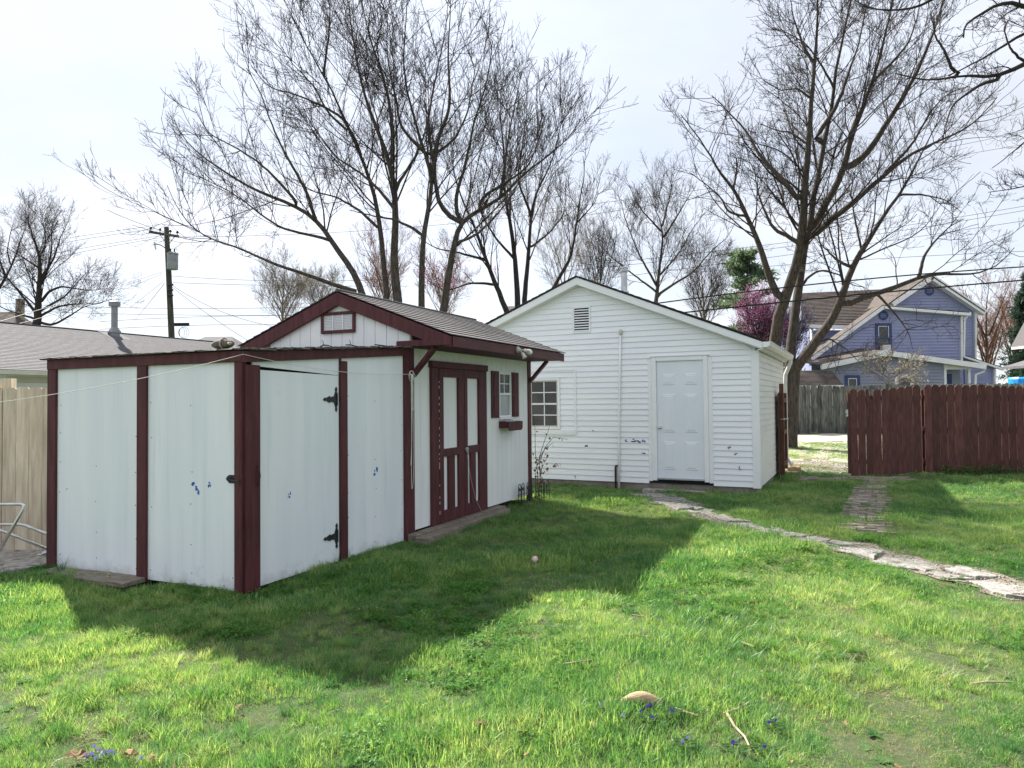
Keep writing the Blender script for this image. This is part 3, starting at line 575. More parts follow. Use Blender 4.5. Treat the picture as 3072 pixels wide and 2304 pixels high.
BOX('door_jamb', T, gs, 2.992, 3.158, -.045, -.007, .085, 2.02); BOX('door_jamb', T, gs, 4.368, 4.485, -.045, -.007, .10, 2.02); BOX('door_header', T, gs, 2.968, 4.492, -.066, -.007, 2.021, 2.105)
lk = MB(); lk.box(3.83, 3.90, -.058, -.053, .955, .995); lk.tube([(3.80, -.06, .975), (3.90, -.062, .972)], .007, 8); lk.tube([(3.845, -.06, .965), (3.838, -.068, .93), (3.855, -.07, .905), (3.872, -.068, .93), (3.866, -.06, .965)], .006, 6); lk.build('door_hasp', M['galv'], dl2)
rc = random.Random(9)
for u_ in (3.1605, 4.3655):
    mb = MB(); z_ = .15
    while z_ < 1.95:
        if rc.random() < .45: mb.box(u_-.003, u_+.003, -.0475, -.0455, z_, z_+rc.uniform(.012, .05))
        z_ += rc.uniform(.04, .09)
    mb.build('paint_chips', M['white'], gs, kind='stuff')
# window
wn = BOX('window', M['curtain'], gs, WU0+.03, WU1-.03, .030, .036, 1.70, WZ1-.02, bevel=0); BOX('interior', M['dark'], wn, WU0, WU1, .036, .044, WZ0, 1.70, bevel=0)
wf = M['white']
for a, b, c, d in ((WU0, WU0+.028, WZ0, WZ1), (WU1-.028, WU1, WZ0, WZ1), (WU0+.0281, WU1-.0281, WZ0, WZ0+.03), (WU0+.0281, WU1-.0281, WZ1-.03, WZ1), (WU0+.0281, WU1-.0281, 1.69, 1.725)): BOX('window_frame', wf, wn, a, b, -.022, .012, c, d, bevel=.002)
BOX('window_sill', wf, wn, WU0-.012, WU1+.012, -.05, -.007, WZ0-.03, WZ0-.001); um = (WU0+WU1)/2
BOX('muntin', wf, wn, um-.007, um+.007, -.004, .010, 1.7255, WZ1-.0305, bevel=0)
for a, b in ((WU0+.0285, um-.0075), (um+.0075, WU1-.0285)): BOX('muntin', wf, wn, a, b, -.004, .010, 1.855, 1.869, bevel=0)
for c, d in ((1.7255, 1.8545), (1.8695, WZ1-.0305)):
    for a, b in ((WU0+.0285, um-.0075), (um+.0075, WU1-.0285)): BOX('pane', M['glassc'], wn, a, b, .003, .006, c, d, bevel=0)
BOX('pane', M['glassc'], wn, WU0+.0285, WU1-.0285, .010, .013, WZ0+.031, 1.6895, bevel=0)
for a, b in ((4.692, 4.930), (5.392, 5.632)):
    sh = BOX('shutter', M['trim'], gs, a, b, -.030, -.007, 1.36, 2.04, bevel=.003)
    for c, d in ((1.40, 1.685), (1.725, 2.00)):
        arch = [(a+.045, c), (b-.045, c), (b-.045, d-.03), ((a+b)/2+.03, d), ((a+b)/2-.03, d), (a+.045, d-.03)]
        MB().prism(arch, 1, -.038, -.0305).build('raised_panel', M['trim'], sh, bevel=.004)
# window box, flood light, step, hanging things
wb = thing('window_box', 'maroon wooden planter box under the shuttered shed window', 'planter', S2W(4.945, -.008, 1.165), RS)
MB().prism([(0, .135), (0, .035), (.035, 0), (.465, 0), (.50, .035), (.50, .135)], 1, -.165, -.148).build('front_board', T, wb, bevel=.002)
BOX('back_board', T, wb, .0, .5, -.014, -.0, .04, .14); BOX('side_board', T, wb, .0, .016, -.1475, -.0145, .045, .135); BOX('side_board', T, wb, .484, .50, -.1475, -.0145, .045, .135); BOX('bottom_board', T, wb, .0165, .4835, -.1475, -.0145, .045, .058)
mb = MB(); r_ = random.Random(4)
for k in range(16):
    a = r_.uniform(.05, .45); mb.tube([(a, -.08, .06), (a+r_.uniform(-.04, .04), -.08+r_.uniform(-.03, .03), .13), (a+r_.uniform(-.09, .09), -.08+r_.uniform(-.07, .05), .145+r_.uniform(-.01, .02))], .003, 4)
mb.build('dead_stems', M['rope'], wb, kind='stuff')
fl = thing('flood_light', 'twin-headed outdoor flood light with flaking paint on the shed fascia', 'lamp', S2W(4.33, EV-.012, 2.30), RS)
MB().lathe([(.048, 0), (.047, .012), (.03, .03), (.018, .045), (0, .047)], 14, (0, 0, 0), (0, -1, 0)).build('mounting_plate', M['lampbody'], fl, smooth=True)
for d, nm in (((.12, -.05, -.02), 1), ((.01, -.05, -.09), 2)):
    p = Vector((0, -.04, 0)); q = p+Vector(d)*.55; dd = Vector(d).normalized()
    h = MB(); h.tube([p, q], .011, 8); h.lathe([(.018, 0), (.026, .015), (.028, .05), (.036, .075), (.034, .08), (.0, .078)], 14, q, dd); hd = h.build('lamp_head', M['lampbody'], fl, smooth=True)
    if nm == 1: MB().lathe([(.026, .0), (.036, .02), (.038, .045), (.03, .068), (.012, .078), (0, .08)], 14, q+dd*.07, dd).build('bulb', M['bulb'], hd, smooth=True)
sp = thing('door_step', 'long weathered timber step along the foot of the double doors', 'step', OS, RS)
MB().hexa([(2.42, -.30, -.03), (4.75, -.27, -.03), (4.75, -.16, -.03), (2.42, -.15, -.03)], [(2.42, -.30, .065), (4.75, -.27, .075), (4.75, -.16, .075), (2.42, -.15, .065)]).build('step_board', M['weathered'], sp, bevel=.006)
MB().hexa([(2.46, -.142, -.03), (4.86, -.152, -.03), (4.86, -.02, -.03), (2.46, -.02, -.03)], [(2.46, -.142, .085), (4.86, -.152, .092), (4.86, -.02, .092), (2.46, -.02, .085)]).build('step_board', M['weathered'], sp, bevel=.006)
for u in (2.5, 3.6, 4.7): BOX('bearer', M['dark'], sp, u, u+.09, -.29, -.03, -.06, -.031, bevel=0)

# ================================================================== clothes line
cl_ = thing('clothes_line', 'thin white cord strung along the lean-to and looped in a hank on the bracket', 'cord', S2W(0, 0, 0), 0)
def rope(name, pts, r=.0026, n=5): 
    o = MB().tube(pts, r, n, True).build(name, M['rope'], None, smooth=True); o.parent = cl_; o.matrix_parent_inverse = Matrix.Translation(-Vector(cl_.location)); return o
corner = np.array(S2W(-.045, -.045, 2.012)); hook = np.array(S2W(2.49, -.075, 1.925)); left = atY(-260, 1236, 5.05)
def sag(a, b, s, n=18): return [tuple(np.array(a)*(1-t)+np.array(b)*t-np.array([0, 0, s*4*t*(1-t)])) for t in np.linspace(0, 1, n)]
rope('line', sag(left, corner, .055)); rope('line', [tuple(corner)]+[tuple(p) for p in sag(corner, hook, .06)][1:])
hk = np.array(hook); uu = np.array([us[0], us[1], 0]); vv = np.array([vs_[0], vs_[1], 0]); zz = np.array([0, 0, 1.])
for k in range(3):
    w_ = .035+.012*k; rope('knot_loop', [tuple(hk+uu*w_*math.cos(a+k)+zz*(w_*math.sin(a+k)-.01*k)-vv*.012*math.sin(2*a)) for a in np.linspace(0, 2*math.pi, 14)], .003)
for k, (l0, w_) in enumerate(((1.05, .03), (1.32, .075), (.42, .05))):
    rope('hank', [tuple(hk+zz*(-l0*math.sin(t*math.pi)**.85)+uu*(w_*(t-.5)*2*math.sin(t*math.pi)-.03+.02*k+.010*math.sin(9*t+k))-vv*(.01+.006*math.sin(7*t))) for t in np.linspace(0, 1, 26)], .003)
dc = thing('dangling_twine', 'thin pale string trailing from the shed door latch to the step', 'string', S2W(3.86, -.06, .92), RS)
MB().tube([(0, 0, 0), (.03, -.006, -.16), (.09, -.01, -.38), (.19, -.02, -.62), (.30, -.035, -.78), (.34, -.04, -.815)], .0017, 5).build('string', M['rope'], dc)

# ================================================================== GARAGE
OG = gnd(2262, 1482); RG = R(64); ug = np.array([math.sin(R(26)), math.cos(R(26))]); vg = np.array([-ug[1], ug[0]])
def G2W(u, v, z=0): return (OG[0]+ug[0]*u+vg[0]*v, OG[1]+ug[1]*u+vg[1]*v, z)
ga = thing('white_garage', 'white vinyl-sided gable garage with six-panel door behind the sheds', 'garage', OG, RG)
V0, V1, GD = -.09, 6.23, 4.2; GV, GZ = 3.07, 3.77; gsl = .413     # wall from V0 to V1, depth GD, underside apex
vy = M['vinyl']; zs = lambda v: GZ-gsl*abs(v-GV)                   # underside of rake
BOX('foundation', M['concrete'], ga, .02, GD-.02, V0+.02, V1-.02, -.3, .15, bevel=.01)
MB().prism([(V0+.03, .16), (V1-.03, .16), (V1-.03, zs(V1)), (GV, GZ), (V0+.03, zs(V0))], 0, .004, .05).build('wall_backing', vy, ga)
MB().prism([(V0+.03, .16), (V1-.03, .16), (V1-.03, zs(V1)), (GV, GZ), (V0+.03, zs(V0))], 0, GD-.05, GD).build('back_wall', vy, ga)
BOX('wall_backing', vy, ga, .051, GD-.051, V0+.004, V0+.05, .12, zs(V0)+.0, bevel=0); BOX('left_wall', vy, ga, .051, GD-.051, V1-.05, V1, .12, zs(V1), bevel=0)
def lap(bl, br, tr, tl, parent=ga, m=vy, du=0.):          # one clapboard on the front wall: (v,z) corners
    b_, t_ = .021+du, .003+du*.4
    quad = [bl, br, tr, tl]; fr = [(-b_, *bl), (-b_, *br), (-t_, *tr), (-t_, *tl)]; bk = [(.004, *p) for p in quad]
    if abs(tl[0]-tr[0]) < 1e-6: fr = fr[:3]; bk = bk[:3]
    return MB().hexa(bk, fr).build('siding_board', m, parent)
EXP = .1016; row = 0; z = .112
DV0, DV1 = .655, 1.785                               # door surround
WV0, WV1 = 3.49, 4.145
while z < GZ-.05:
    z1 = z+EXP; zl = lambda zz_: (max(V0+.10, GV-(GZ-zz_)/gsl), min(V1-.10, GV+(GZ-zz_)/gsl))
    (a0, b0), (a1, b1) = zl(z), zl(min(z1, GZ-.01)); z1 = min(z1, GZ-.012)
    cuts = []
    if z < 2.335: cuts.append((DV0, DV1))
    if z1 > 1.06 and z < 2.03: cuts.append((WV0, WV1))
    if z1 > 2.87 and z < 3.36: cuts.append((2.862, 3.212))
    segs = []; s0 = a0
    for c0, c1 in sorted(cuts): segs.append((s0, c0)); s0 = c1
    segs.append((s0, b0))
    for k, (p, q) in enumerate(segs):
        if q-p < .02: continue
        js = [random.uniform(-.003, .003) for _ in range(3)]
        if q-p > 2.2 and a1 <= p+1.0:
            c_ = random.uniform(p+.6, q-.6); lap((p, z+js[0]), (c_, z+js[1]), (c_, z1+.004), (max(p, a1), z1+.004)); lap((c_, z+js[1]), (q, z+js[2]), (min(q, b1), z1+.004), (c_, z1+.004), du=.0025)
        else: lap((p, z+js[0]), (q, z+js[1]), (min(q, b1), z1+.004), (max(p, a1), z1+.004))
    z += EXP
# right-hand side wall boards
z = .112
while z < 2.42:
    j = random.uniform(-.004, .004); z1 = min(z+EXP, 2.43)
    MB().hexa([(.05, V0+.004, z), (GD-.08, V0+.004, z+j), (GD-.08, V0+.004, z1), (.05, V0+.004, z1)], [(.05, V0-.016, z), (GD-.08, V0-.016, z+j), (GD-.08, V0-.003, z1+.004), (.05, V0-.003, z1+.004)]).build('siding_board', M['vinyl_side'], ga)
    z += EXP
BOX('corner_trim', M['white'], ga, -.026, .004, V0-.024, V0+.10, .095, 2.42); BOX('corner_trim', M['white'], ga, .0045, .085, V0-.024, V0+.002, .10, 2.42); BOX('corner_trim', M['white'], ga, GD-.08, GD+.02, V0-.024, V0+.003, .1, 2.42)
# window with its flat surround
wt = M['white']
BOX('window_surround', wt, ga, -.030, -.003, 3.158, 3.195, .955, 2.205, bevel=.004); BOX('window_surround', wt, ga, -.030, -.003, 3.1955, 4.46, 2.165, 2.205, bevel=.004); BOX('window_surround', wt, ga, -.036, -.003, 3.1955, 4.46, .952, 1.052, bevel=.006); BOX('window_surround', wt, ga, -.030, -.003, 4.425, 4.46, 1.0525, 2.1645, bevel=.004)
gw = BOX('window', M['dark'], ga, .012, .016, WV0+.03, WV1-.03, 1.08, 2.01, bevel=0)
def frame(parent, u0, u1, a, b, c, d, w_, m, nm):
    for q in ((a, a+w_, c, d), (b-w_, b, c, d), (a+w_+.0005, b-w_-.0005, c, c+w_), (a+w_+.0005, b-w_-.0005, d-w_, d)): BOX(nm, m, parent, u0, u1, *q, bevel=.003)
frame(gw, -.040, -.001, WV0, WV1, 1.058, 2.033, .045, wt, 'window_frame'); frame(gw, -.028, -.002, WV0+.046, WV1-.046, 1.104, 1.987, .022, M['cream'], 'sash_track')
BOX('check_rail', wt, gw, -.032, -.004, WV0+.07, WV1-.07, 1.525, 1.558)
pv0, pv1 = WV0+.072, WV1-.072; nmu = 2
for zi, (c, d) in enumerate(((1.13, 1.524), (1.559, 1.962))):
    o_ = -.006 if zi == 0 else -.014
    mids = [pv0+(pv1-pv0)*k/nmu for k in range(nmu+1)]; zm = (c+d)/2
    for k in range(1, nmu): BOX('muntin', wt, gw, o_-.010, o_-.002, mids[k]-.009, mids[k]+.009, c, d, bevel=0)
    for k in range(nmu):
        a = mids[k]+(.0092 if k else 0); b = mids[k+1]-(.0092 if k < nmu-1 else 0)
        BOX('muntin', wt, gw, o_-.010, o_-.002, a, b, zm-.009, zm+.009, bevel=0)
        BOX('pane', M['glass'], gw, o_-.001, o_+.002, a, b, c, zm-.0093, bevel=0); BOX('pane', M['glass'], gw, o_-.001, o_+.002, a, b, zm+.0093, d, bevel=0)
# gable vent
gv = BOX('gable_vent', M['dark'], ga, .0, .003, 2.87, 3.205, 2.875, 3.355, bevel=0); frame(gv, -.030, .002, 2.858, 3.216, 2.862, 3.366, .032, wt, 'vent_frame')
for k in range(9):
    z = 2.902+k*.0485; MB().prism([(-.022, z), (-.017, z-.004), (-.006, z+.018), (-.009, z+.021)], 1, 2.891, 3.183).build('vent_slat', M['white'], gv)
# entry door
ca = M['white']
for (a, b, c, d, p) in ((.655, .725, .15, 2.335, .026), (.7255, .805, .165, 2.365, .040), (1.632, 1.715, .165, 2.365, .040), (1.7155, 1.785, .15, 2.335, .026), (.8055, 1.6315, 2.287, 2.365, .040)): BOX('door_casing', ca, ga, -p, .0, a, b, c, d, bevel=.005)
BOX('door_cap', ca, ga, -.052, -.001, .70, 1.74, 2.3655, 2.385, bevel=.003)
BOX('threshold', M['galv'], ga, -.05, .0, .80, 1.635, .185, .215, bevel=.004); BOX('sill_plate', M['dark'], ga, -.012, .0, .66, 1.78, .118, .184, bevel=0)
gd = BOX('door', M['door'], ga, -.010, .002, .808, 1.629, .216, 2.286, bevel=.002)
for (a, b) in ((.915, 1.135), (1.30, 1.52)):
    for (c, d) in ((.36, .86), (1.02, 1.70), (1.86, 2.06)):
        mb = MB(); mb.hexa([(-.0102, a, c), (-.0102, b, c), (-.0102, b, d), (-.0102, a, d)], [(-.018, a+.012, c+.012), (-.018, b-.012, c+.012), (-.018, b-.012, d-.012), (-.018, a+.012, d-.012)])
        mb.hexa([(-.0178, a+.03, c+.03), (-.0178, b-.03, c+.03), (-.0178, b-.03, d-.03), (-.0178, a+.03, d-.03)], [(-.024, a+.05, c+.05), (-.024, b-.05, c+.05), (-.024, b-.05, d-.05), (-.024, a+.05, d-.05)])
        mb.build('raised_panel', M['door'], gd)
kb = MB(); kb.lathe([(.032, 0), (.030, .006), (.013, .012), (.012, .03), (.024, .04), (.029, .055), (.022, .068), (0, .07)], 16, (-.010, 1.575, 1.105), (-1, 0, 0)); kb.build('door_knob', M['steel'], gd, smooth=True)
# roof: rake trim, soffit, deck, shingles, gutter, flue
OVF = -.16
for sgn in (1, -1):
    ev = -.20 if sgn > 0 else 2*GV+.20; ez = GZ+.135-gsl*(GV+.20)
    MB().prism([(GV, GZ+.125), (ev, ez-.010), (ev, ez-.125), (GV, GZ-.012)], 0, OVF-.02, OVF).build('rake_board', M['white'], ga, bevel=.003)
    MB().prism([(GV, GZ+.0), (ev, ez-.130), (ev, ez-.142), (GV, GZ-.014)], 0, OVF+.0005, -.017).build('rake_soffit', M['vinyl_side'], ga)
    MB().prism([(GV, GZ+.150), (ev-sgn*.03, ez+.008), (ev-sgn*.03, ez-.010), (GV, GZ+.128)], 0, OVF-.035, GD+.15).build('roof_deck', M['bark_d'], ga)
    courses(ga, M['shingle'], 'shingles', (GV, GZ+.154), (ev-sgn*.045, ez+.012), OVF-.04, GD+.16, 22, joined=True)
    MB().prism([(GV, GZ+.125), (ev, ez-.010), (ev, ez-.125), (GV, GZ-.012)], 0, GD+.12, GD+.14).build('rake_board', M['white'], ga)
ez = GZ+.135-gsl*(GV+.20)
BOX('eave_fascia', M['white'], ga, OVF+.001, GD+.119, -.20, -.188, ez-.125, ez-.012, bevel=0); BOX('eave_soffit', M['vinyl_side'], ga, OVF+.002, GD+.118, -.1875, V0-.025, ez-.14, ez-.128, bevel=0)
gp = [(-.203, ez-.008), (-.203, ez-.10), (-.265, ez-.105), (-.315, ez-.07), (-.325, ez-.012), (-.333, ez-.012), (-.333, ez-.002), (-.316, ez-.004), (-.307, ez-.065), (-.262, ez-.097), (-.211, ez-.094), (-.211, ez-.008)]
gt = MB().prism(gp, 0, OVF-.03, GD+.2).build('gutter', M['gutter'], ga); MB().prism([(-.205, ez-.01), (-.205, ez-.098), (-.265, ez-.103), (-.312, ez-.068), (-.322, ez-.012)], 0, OVF-.034, OVF-.028).build('gutter_end_cap', M['white'], gt)
ds = MB(); ds.tube([(GD+.05, -.27, ez-.09), (GD+.05, -.27, ez-.16), (GD+.04, V0-.07, ez-.42), (GD+.04, V0-.06, ez-.6), (GD+.04, V0-.06, .30), (GD+.10, V0-.16, .12)], .042, 6); ds.build('downspout', M['gutter'], ga)
BOX('splash_block', M['barkchip'], ga, GD+.02, GD+.30, V0-.34, V0-.06, -.05, .10, bevel=.02)
fu = MB(); o_ = (1.45, 2.65, 3.74); fu.lathe([(.072, -.25), (.072, .05), (.095, .055), (.095, .075), (.064, .08), (.064, .46), (.08, .47), (.084, .495), (.074, .50), (.074, .54), (.09, .548), (.09, .56), (.05, .58), (0, .585)], 18, o_); fu.build('flue_pipe', M['galv'], ga, smooth=False)
# pipes on the wall and paint blots
cp = MB(); cp.tube([(-.035, 2.345, -.08), (-.035, 2.335, .8), (-.034, 2.305, 2.0), (-.033, 2.278, 2.82)], .021, 10); cd_ = cp.build('conduit', M['white'], ga, smooth=True)
MB().lathe([(.03, 0), (.034, .02), (.034, .06), (.02, .09), (0, .095)], 10, (-.04, 2.277, 2.80), (0, 0, 1)).build('conduit_elbow', M['cream'], cd_, smooth=True)
MB().tube([(-.04, 2.405, -.08), (-.04, 2.403, .36), (-.045, 2.40, .395), (-.045, 2.37, .405), (-.02, 2.365, .405)], .019, 8).build('gas_pipe', M['rust'], ga, smooth=True)
for v, z, w_, h_, m in ((2.20, .855, .06, .04, 'splat_d'), (2.02, .865, .13, .055, 'splat_d'), (1.87, .865, .07, .05, 'splat'), (1.905, .655, .08, .06, 'splat_d'), (2.985, .745, .065, .065, 'splat_d')): splat(ga, M[m], 'u', v, z, w_, h_, int(v*100), -.0215)
for v, z in ((.38, .78), (.28, .66), (.22, .42), (3.2, .17), (2.85, 1.05)): splat(ga, M['trafo'], 'u', v, z, .05, .06, int(v*1000), -.0212)
# slab at the threshold
ds_ = thing('door_slab', 'narrow grey concrete step lying below the garage door', 'step', OG, RG); MB().hexa([(-.33, .74, -.08), (-.06, .70, -.08), (-.06, 1.86, -.08), (-.32, 1.84, -.08)], [(-.325, .75, .035), (-.07, .71, .03), (-.07, 1.85, .03), (-.315, 1.83, .035)]).build('slab', M['slab'], ds_, bevel=.01)
# open gate folded back against the side wall
gt_ = thing('open_gate', 'open brown wooden gate folded back against the garage side wall', 'gate', OG, RG)
for k in range(8): BOX('gate_board', M['gate'], gt_, 2.50+k*.165, 2.50+k*.165+.15, V0-.085, V0-.065, .10, 1.70+.02*(k % 2))
BOX('stile', M['gate'], gt_, 2.62, 2.72, V0-.165, V0-.0855, .02, 1.90); BOX('stile', M['gate'], gt_, 3.72, 3.80, V0-.125, V0-.0855, .10, 1.72)
for z in (.20, .86, 1.52): BOX('gate_rail', M['gate'], gt_, 2.7205, 3.7195, V0-.125, V0-.0855, z, z+.09)
lm = MB(); lm.box(2.60, 2.66, V0-.185, V0-.166, 1.17, 1.21); lm.tube([(2.58, V0-.18, 1.19), (2.58, V0-.10, 1.185)], .012, 6); lm.tube([(2.64, V0-.19, 1.19), (2.70, V0-.24, 1.195)], .014, 6); lm.build('gate_latch', M['galv'], gt_)
# ================================================================== FENCES
def picket_mesh(name, w_, h_, t_, ear, m, wob=0., seed=0):
    r_ = random.Random(seed); a = w_/2
    pts = [(-a, 0), (a, 0), (a+wob*r_.uniform(-1, 1), h_-ear), (a-ear, h_), (-a+ear, h_), (-a+wob*r_.uniform(-1, 1), h_-ear)]
    me = MB().prism(pts, 1, 0, t_).mesh(name); me.materials.append(m); return me
def pickets(parent, m, x0, y0, x1, y1, w_, gap, h0, h1, ear, t_, seed=0, zb=0., skip=(), lean=.006, zj=.008, var=4, alongx=True):
    r_ = random.Random(seed); L_ = math.hypot(x1-x0, y1-y0); n = int(L_/(w_+gap)); an = math.atan2(y1-y0, x1-x0)
    mes = [picket_mesh('picket', w_, 1., t_, ear, m, .003, seed*10+k) for k in range(var)]
    for k in range(n):
        if k in skip: continue
        s = (k+.5)*(w_+gap)/L_; x = x0+(x1-x0)*s; y = y0+(y1-y0)*s; hh = h0+(h1-h0)*s+r_.uniform(-zj, zj)
        me = picket_mesh('picket', w_+r_.uniform(-.004, .003), hh, t_, ear, m, .003, seed*100+k) if True else r_.choice(mes)
        addobj('picket', me, None, parent, (x, y+r_.uniform(-.003, .003), float(hgt(x, y))+zb+r_.uniform(-zj, zj)*.5), (r_.uniform(-lean, lean), r_.uniform(-lean, lean), an))
# stained fence with its gate leaf
rf = thing('stained_fence', 'red-brown stained privacy fence running out of the picture on the right', 'fence', (0, 0, 0))
RF0, RF1, RF2 = (6.95, 14.70), (8.47, 14.72), (13.6, 14.88)
pickets(rf, M['redfence'], RF1[0]+.03, RF1[1], RF2[0], RF2[1], .153, .008, 1.80, 1.90, .036, .018, 21, zb=.02, lean=.003)
for z in (.28, .95, 1.62): MB().bar((RF1[0], RF1[1]+.06, z), (RF2[0], RF2[1]+.06, z), .04, .09).build('rail', M['redfence'], rf)
for x in (8.50, 10.9, 13.3): BOX('post', M['redfence'], rf, x, x+.09, 14.82, 14.91, -.1, 1.75)
fg = thing('stained_gate', 'red-brown picket gate leaf with a broken picket, standing at the gate opening', 'gate', (0, 0, 0))
pickets(fg, M['redfence'], RF0[0], RF0[1], RF1[0], RF1[1], .155, .009, 1.77, 1.80, .036, .018, 22, zb=.015, skip=(2,), lean=.003)
x = RF0[0]+2.5*.164
MB().prism([(x-.076, .015), (x+.076, .015), (x+.076, 1.555), (x+.055, 1.545), (x+.03, 1.565), (x+.010, 1.56), (x-.005, 1.66), (x-.018, 1.765), (x-.03, 1.785), (x-.055, 1.785), (x-.076, 1.76)], 1, 14.705, 14.723).build('broken_picket', M['redfence'], fg)
for z in (.28, .95, 1.60): MB().bar((RF0[0]+.02, RF0[1]+.06, z), (RF1[0]-.02, RF1[1]+.05, z), .04, .09).build('rail', M['redfence'], fg)
BOX('stile', M['redfence'], fg, RF0[0]-.035, RF0[0]+.0, 14.70, 14.76, .05, 1.70)
mb = MB(); mb.box(RF0[0]-.06, RF0[0]-.036, 14.70, 14.74, 1.22, 1.36); mb.tube([(RF0[0]-.06, 14.72, 1.33), (RF0[0]-.085, 14.70, 1.30), (RF0[0]-.06, 14.72, 1.26)], .008, 6); mb.build('gate_latch', M['galv'], fg)
mb = MB(); mb.box(RF0[0]-.05, RF0[0]-.036, 14.70, 14.73, .62, .98); mb.build('latch_bar', M['iron'], fg)
# alley fence
af = thing('alley_fence', 'tall silvery-grey weathered picket fence across the alley', 'fence', (0, 0, 0))
pickets(af, M['greyfence'], 9.6, 28.35, 23.4, 28.3, .143, .006, 1.90, 1.92, .03, .02, 31, zb=.0, zj=.02, lean=.012)
for z in (.5, 1.2, 1.85): BOX('rail', M['greyfence'], af, 9.6, 23.4, 28.38, 28.42, z, z+.09, bevel=0)
for x in np.arange(9.7, 23.4, 2.4): BOX('post', M['greyfence'], af, x, x+.1, 28.43, 28.53, 0, 2.0, bevel=0)
# raw pine fence at the left
pf = thing('pine_fence', 'new raw-pine privacy fence beside the lean-to at the left edge', 'fence', (0, 0, 0))
pickets(pf, M['pine'], -4.40, 7.78, -9.2, 7.74, .137, .005, 1.80, 1.80, .018, .018, 41, zb=.01, zj=.003, lean=.003)
for z in (.3, 1.0, 1.6): BOX('rail', M['pine'], pf, -9.2, -4.42, 7.805, 7.845, z, z+.09, bevel=0)
for x in (-5.60, -8.0): BOX('post', M['pine'], pf, x, x+.12, 7.80, 7.89, -.1, 1.90)
# concrete slab and tubular frame there
pts = [tuple(gnd(*p)[:2]) for p in ((-420, 1800), (40, 1722), (150, 1704), (170, 1690), (110, 1650), (-420, 1700))]
so_ = MB().hexa([(x, y, -.08) for x, y in pts], [(x, y, .045) for x, y in pts]).build('patio_slab', M['slab'], None, bevel=.008); so_['kind'] = 'structure'
tf = thing('tube_frame', 'bent aluminium tube frame leaning by the pine fence at the left edge', 'frame', (-5.1, 7.3, 0))
def rel(p, o): return tuple(np.array(p)-np.array(o))
def arc(pts, n=6):      # rounded polyline
    P = [np.array(p, float) for p in pts]; o = [P[0]]
    for a, b, c in zip(P, P[1:], P[2:]):
        r1 = min(.06, np.linalg.norm(b-a)*.4); r2 = min(.06, np.linalg.norm(c-b)*.4); s_ = b+(a-b)/np.linalg.norm(a-b)*r1; e_ = b+(c-b)/np.linalg.norm(c-b)*r2
        for t in np.linspace(0, 1, n): o.append((1-t)**2*s_+2*t*(1-t)*b+t*t*e_)
    return o+[P[-1]]
oT = (-5.1, 7.3, 0)
MB().tube(arc([rel((-6.0, 7.2, .612), oT), rel((-4.90, 7.2, .612), oT), rel((-5.135, 7.05, .04), oT)]), .0165, 10).build('tube', M['tube'], tf, smooth=True)
MB().tube(arc([rel((-6.0, 7.42, .37), oT), rel((-5.08, 7.42, .375), oT), rel((-4.66, 7.42, .20), oT)]), .0165, 10).build('tube', M['tube'], tf, smooth=True)
MB().tube([rel((-5.75, 7.30, .52), oT), rel((-5.2, 7.36, .30), oT), rel((-4.82, 7.46, .10), oT)], .0165, 10).build('tube', M['tube'], tf, smooth=True)
mb = MB(); mb.tube([rel((-4.9, 7.47, .06), oT), rel((-4.78, 7.49, .10), oT)], .03, 8); mb.tube([rel((-4.95, 7.46, .05), oT), rel((-4.68, 7.52, .06), oT)], .012, 6); mb.build('foot', M['galv'], tf)
MB().tube([rel((-5.135, 7.05, .045), oT), rel((-5.135, 7.05, .12), oT)], .021, 10).build('foot_cap', M['galv'], tf)

# ================================================================== NEIGHBOUR'S HOUSE on the left
PH = atY(0, 1106, 17); PH[2] = 0
nh = thing('ranch_house', 'long low cream house with pale grey shingle roof behind the pine fence', 'house', PH, RS)
def h_uv(x, y, v):
    p = onp(x, y, PH+np.array([vs_[0], vs_[1], 0])*v, (vs_[0], vs_[1], 0)); return (p-PH)[:2]@us, p[2]
HU0, HU1 = -12., 10.9
BOX('wall', M['cream'], nh, HU0+.3, HU1-.3, .5, 8.4, -.2, 2.36, bevel=0)
BOX('eave_fascia', M['wht2'], nh, HU0, HU1, .02, .05, 2.33, 2.47, bevel=0); BOX('soffit', M['wht2'], nh, HU0, HU1, .0505, .499, 2.36, 2.38, bevel=0)
MB().prism([(-.10, 2.47), (-.10, 2.36), (-.04, 2.345), (.018, 2.35), (.018, 2.47)], 0, HU0, HU1).build('gutter', M['cream'], nh)
MB().prism([(.02, 2.47), (4.42, 4.06), (8.84, 2.47)], 0, HU0+.02, HU1-.02).build('roof_body', M['cream'], nh)
courses(nh, M['greyroof'], 'shingles', (4.42, 4.085), (-.06, 2.475), HU0, HU1, 36, thick=.012, joined=True, jit=.008); courses(nh, M['greyroof'], 'shingles', (4.42, 4.085), (8.9, 2.475), HU0, HU1, 10, thick=.015, joined=True)
BOX('ridge_cap', M['greyroof'], nh, HU0, HU1, 4.32, 4.52, 4.065, 4.10, bevel=.02)
(a0, _), (a1, _) = h_uv(41, 1128, .5), h_uv(170, 1128, .5)
pd = BOX('patio_door', M['wht2'], nh, a0, a1, .47, .499, 0, 2.18, bevel=.005)
for (p, q) in ((58, 92), (95, 128)): BOX('pane', M['glass'], pd, h_uv(p, 1140, .5)[0], h_uv(q, 1140, .5)[0], .462, .469, 1.0, 2.04, bevel=0)
BOX('corner_board', M['wht2'], nh, h_uv(-4, 1130, .5)[0], h_uv(16, 1130, .5)[0], .47, .4995, 0, 2.355, bevel=0)
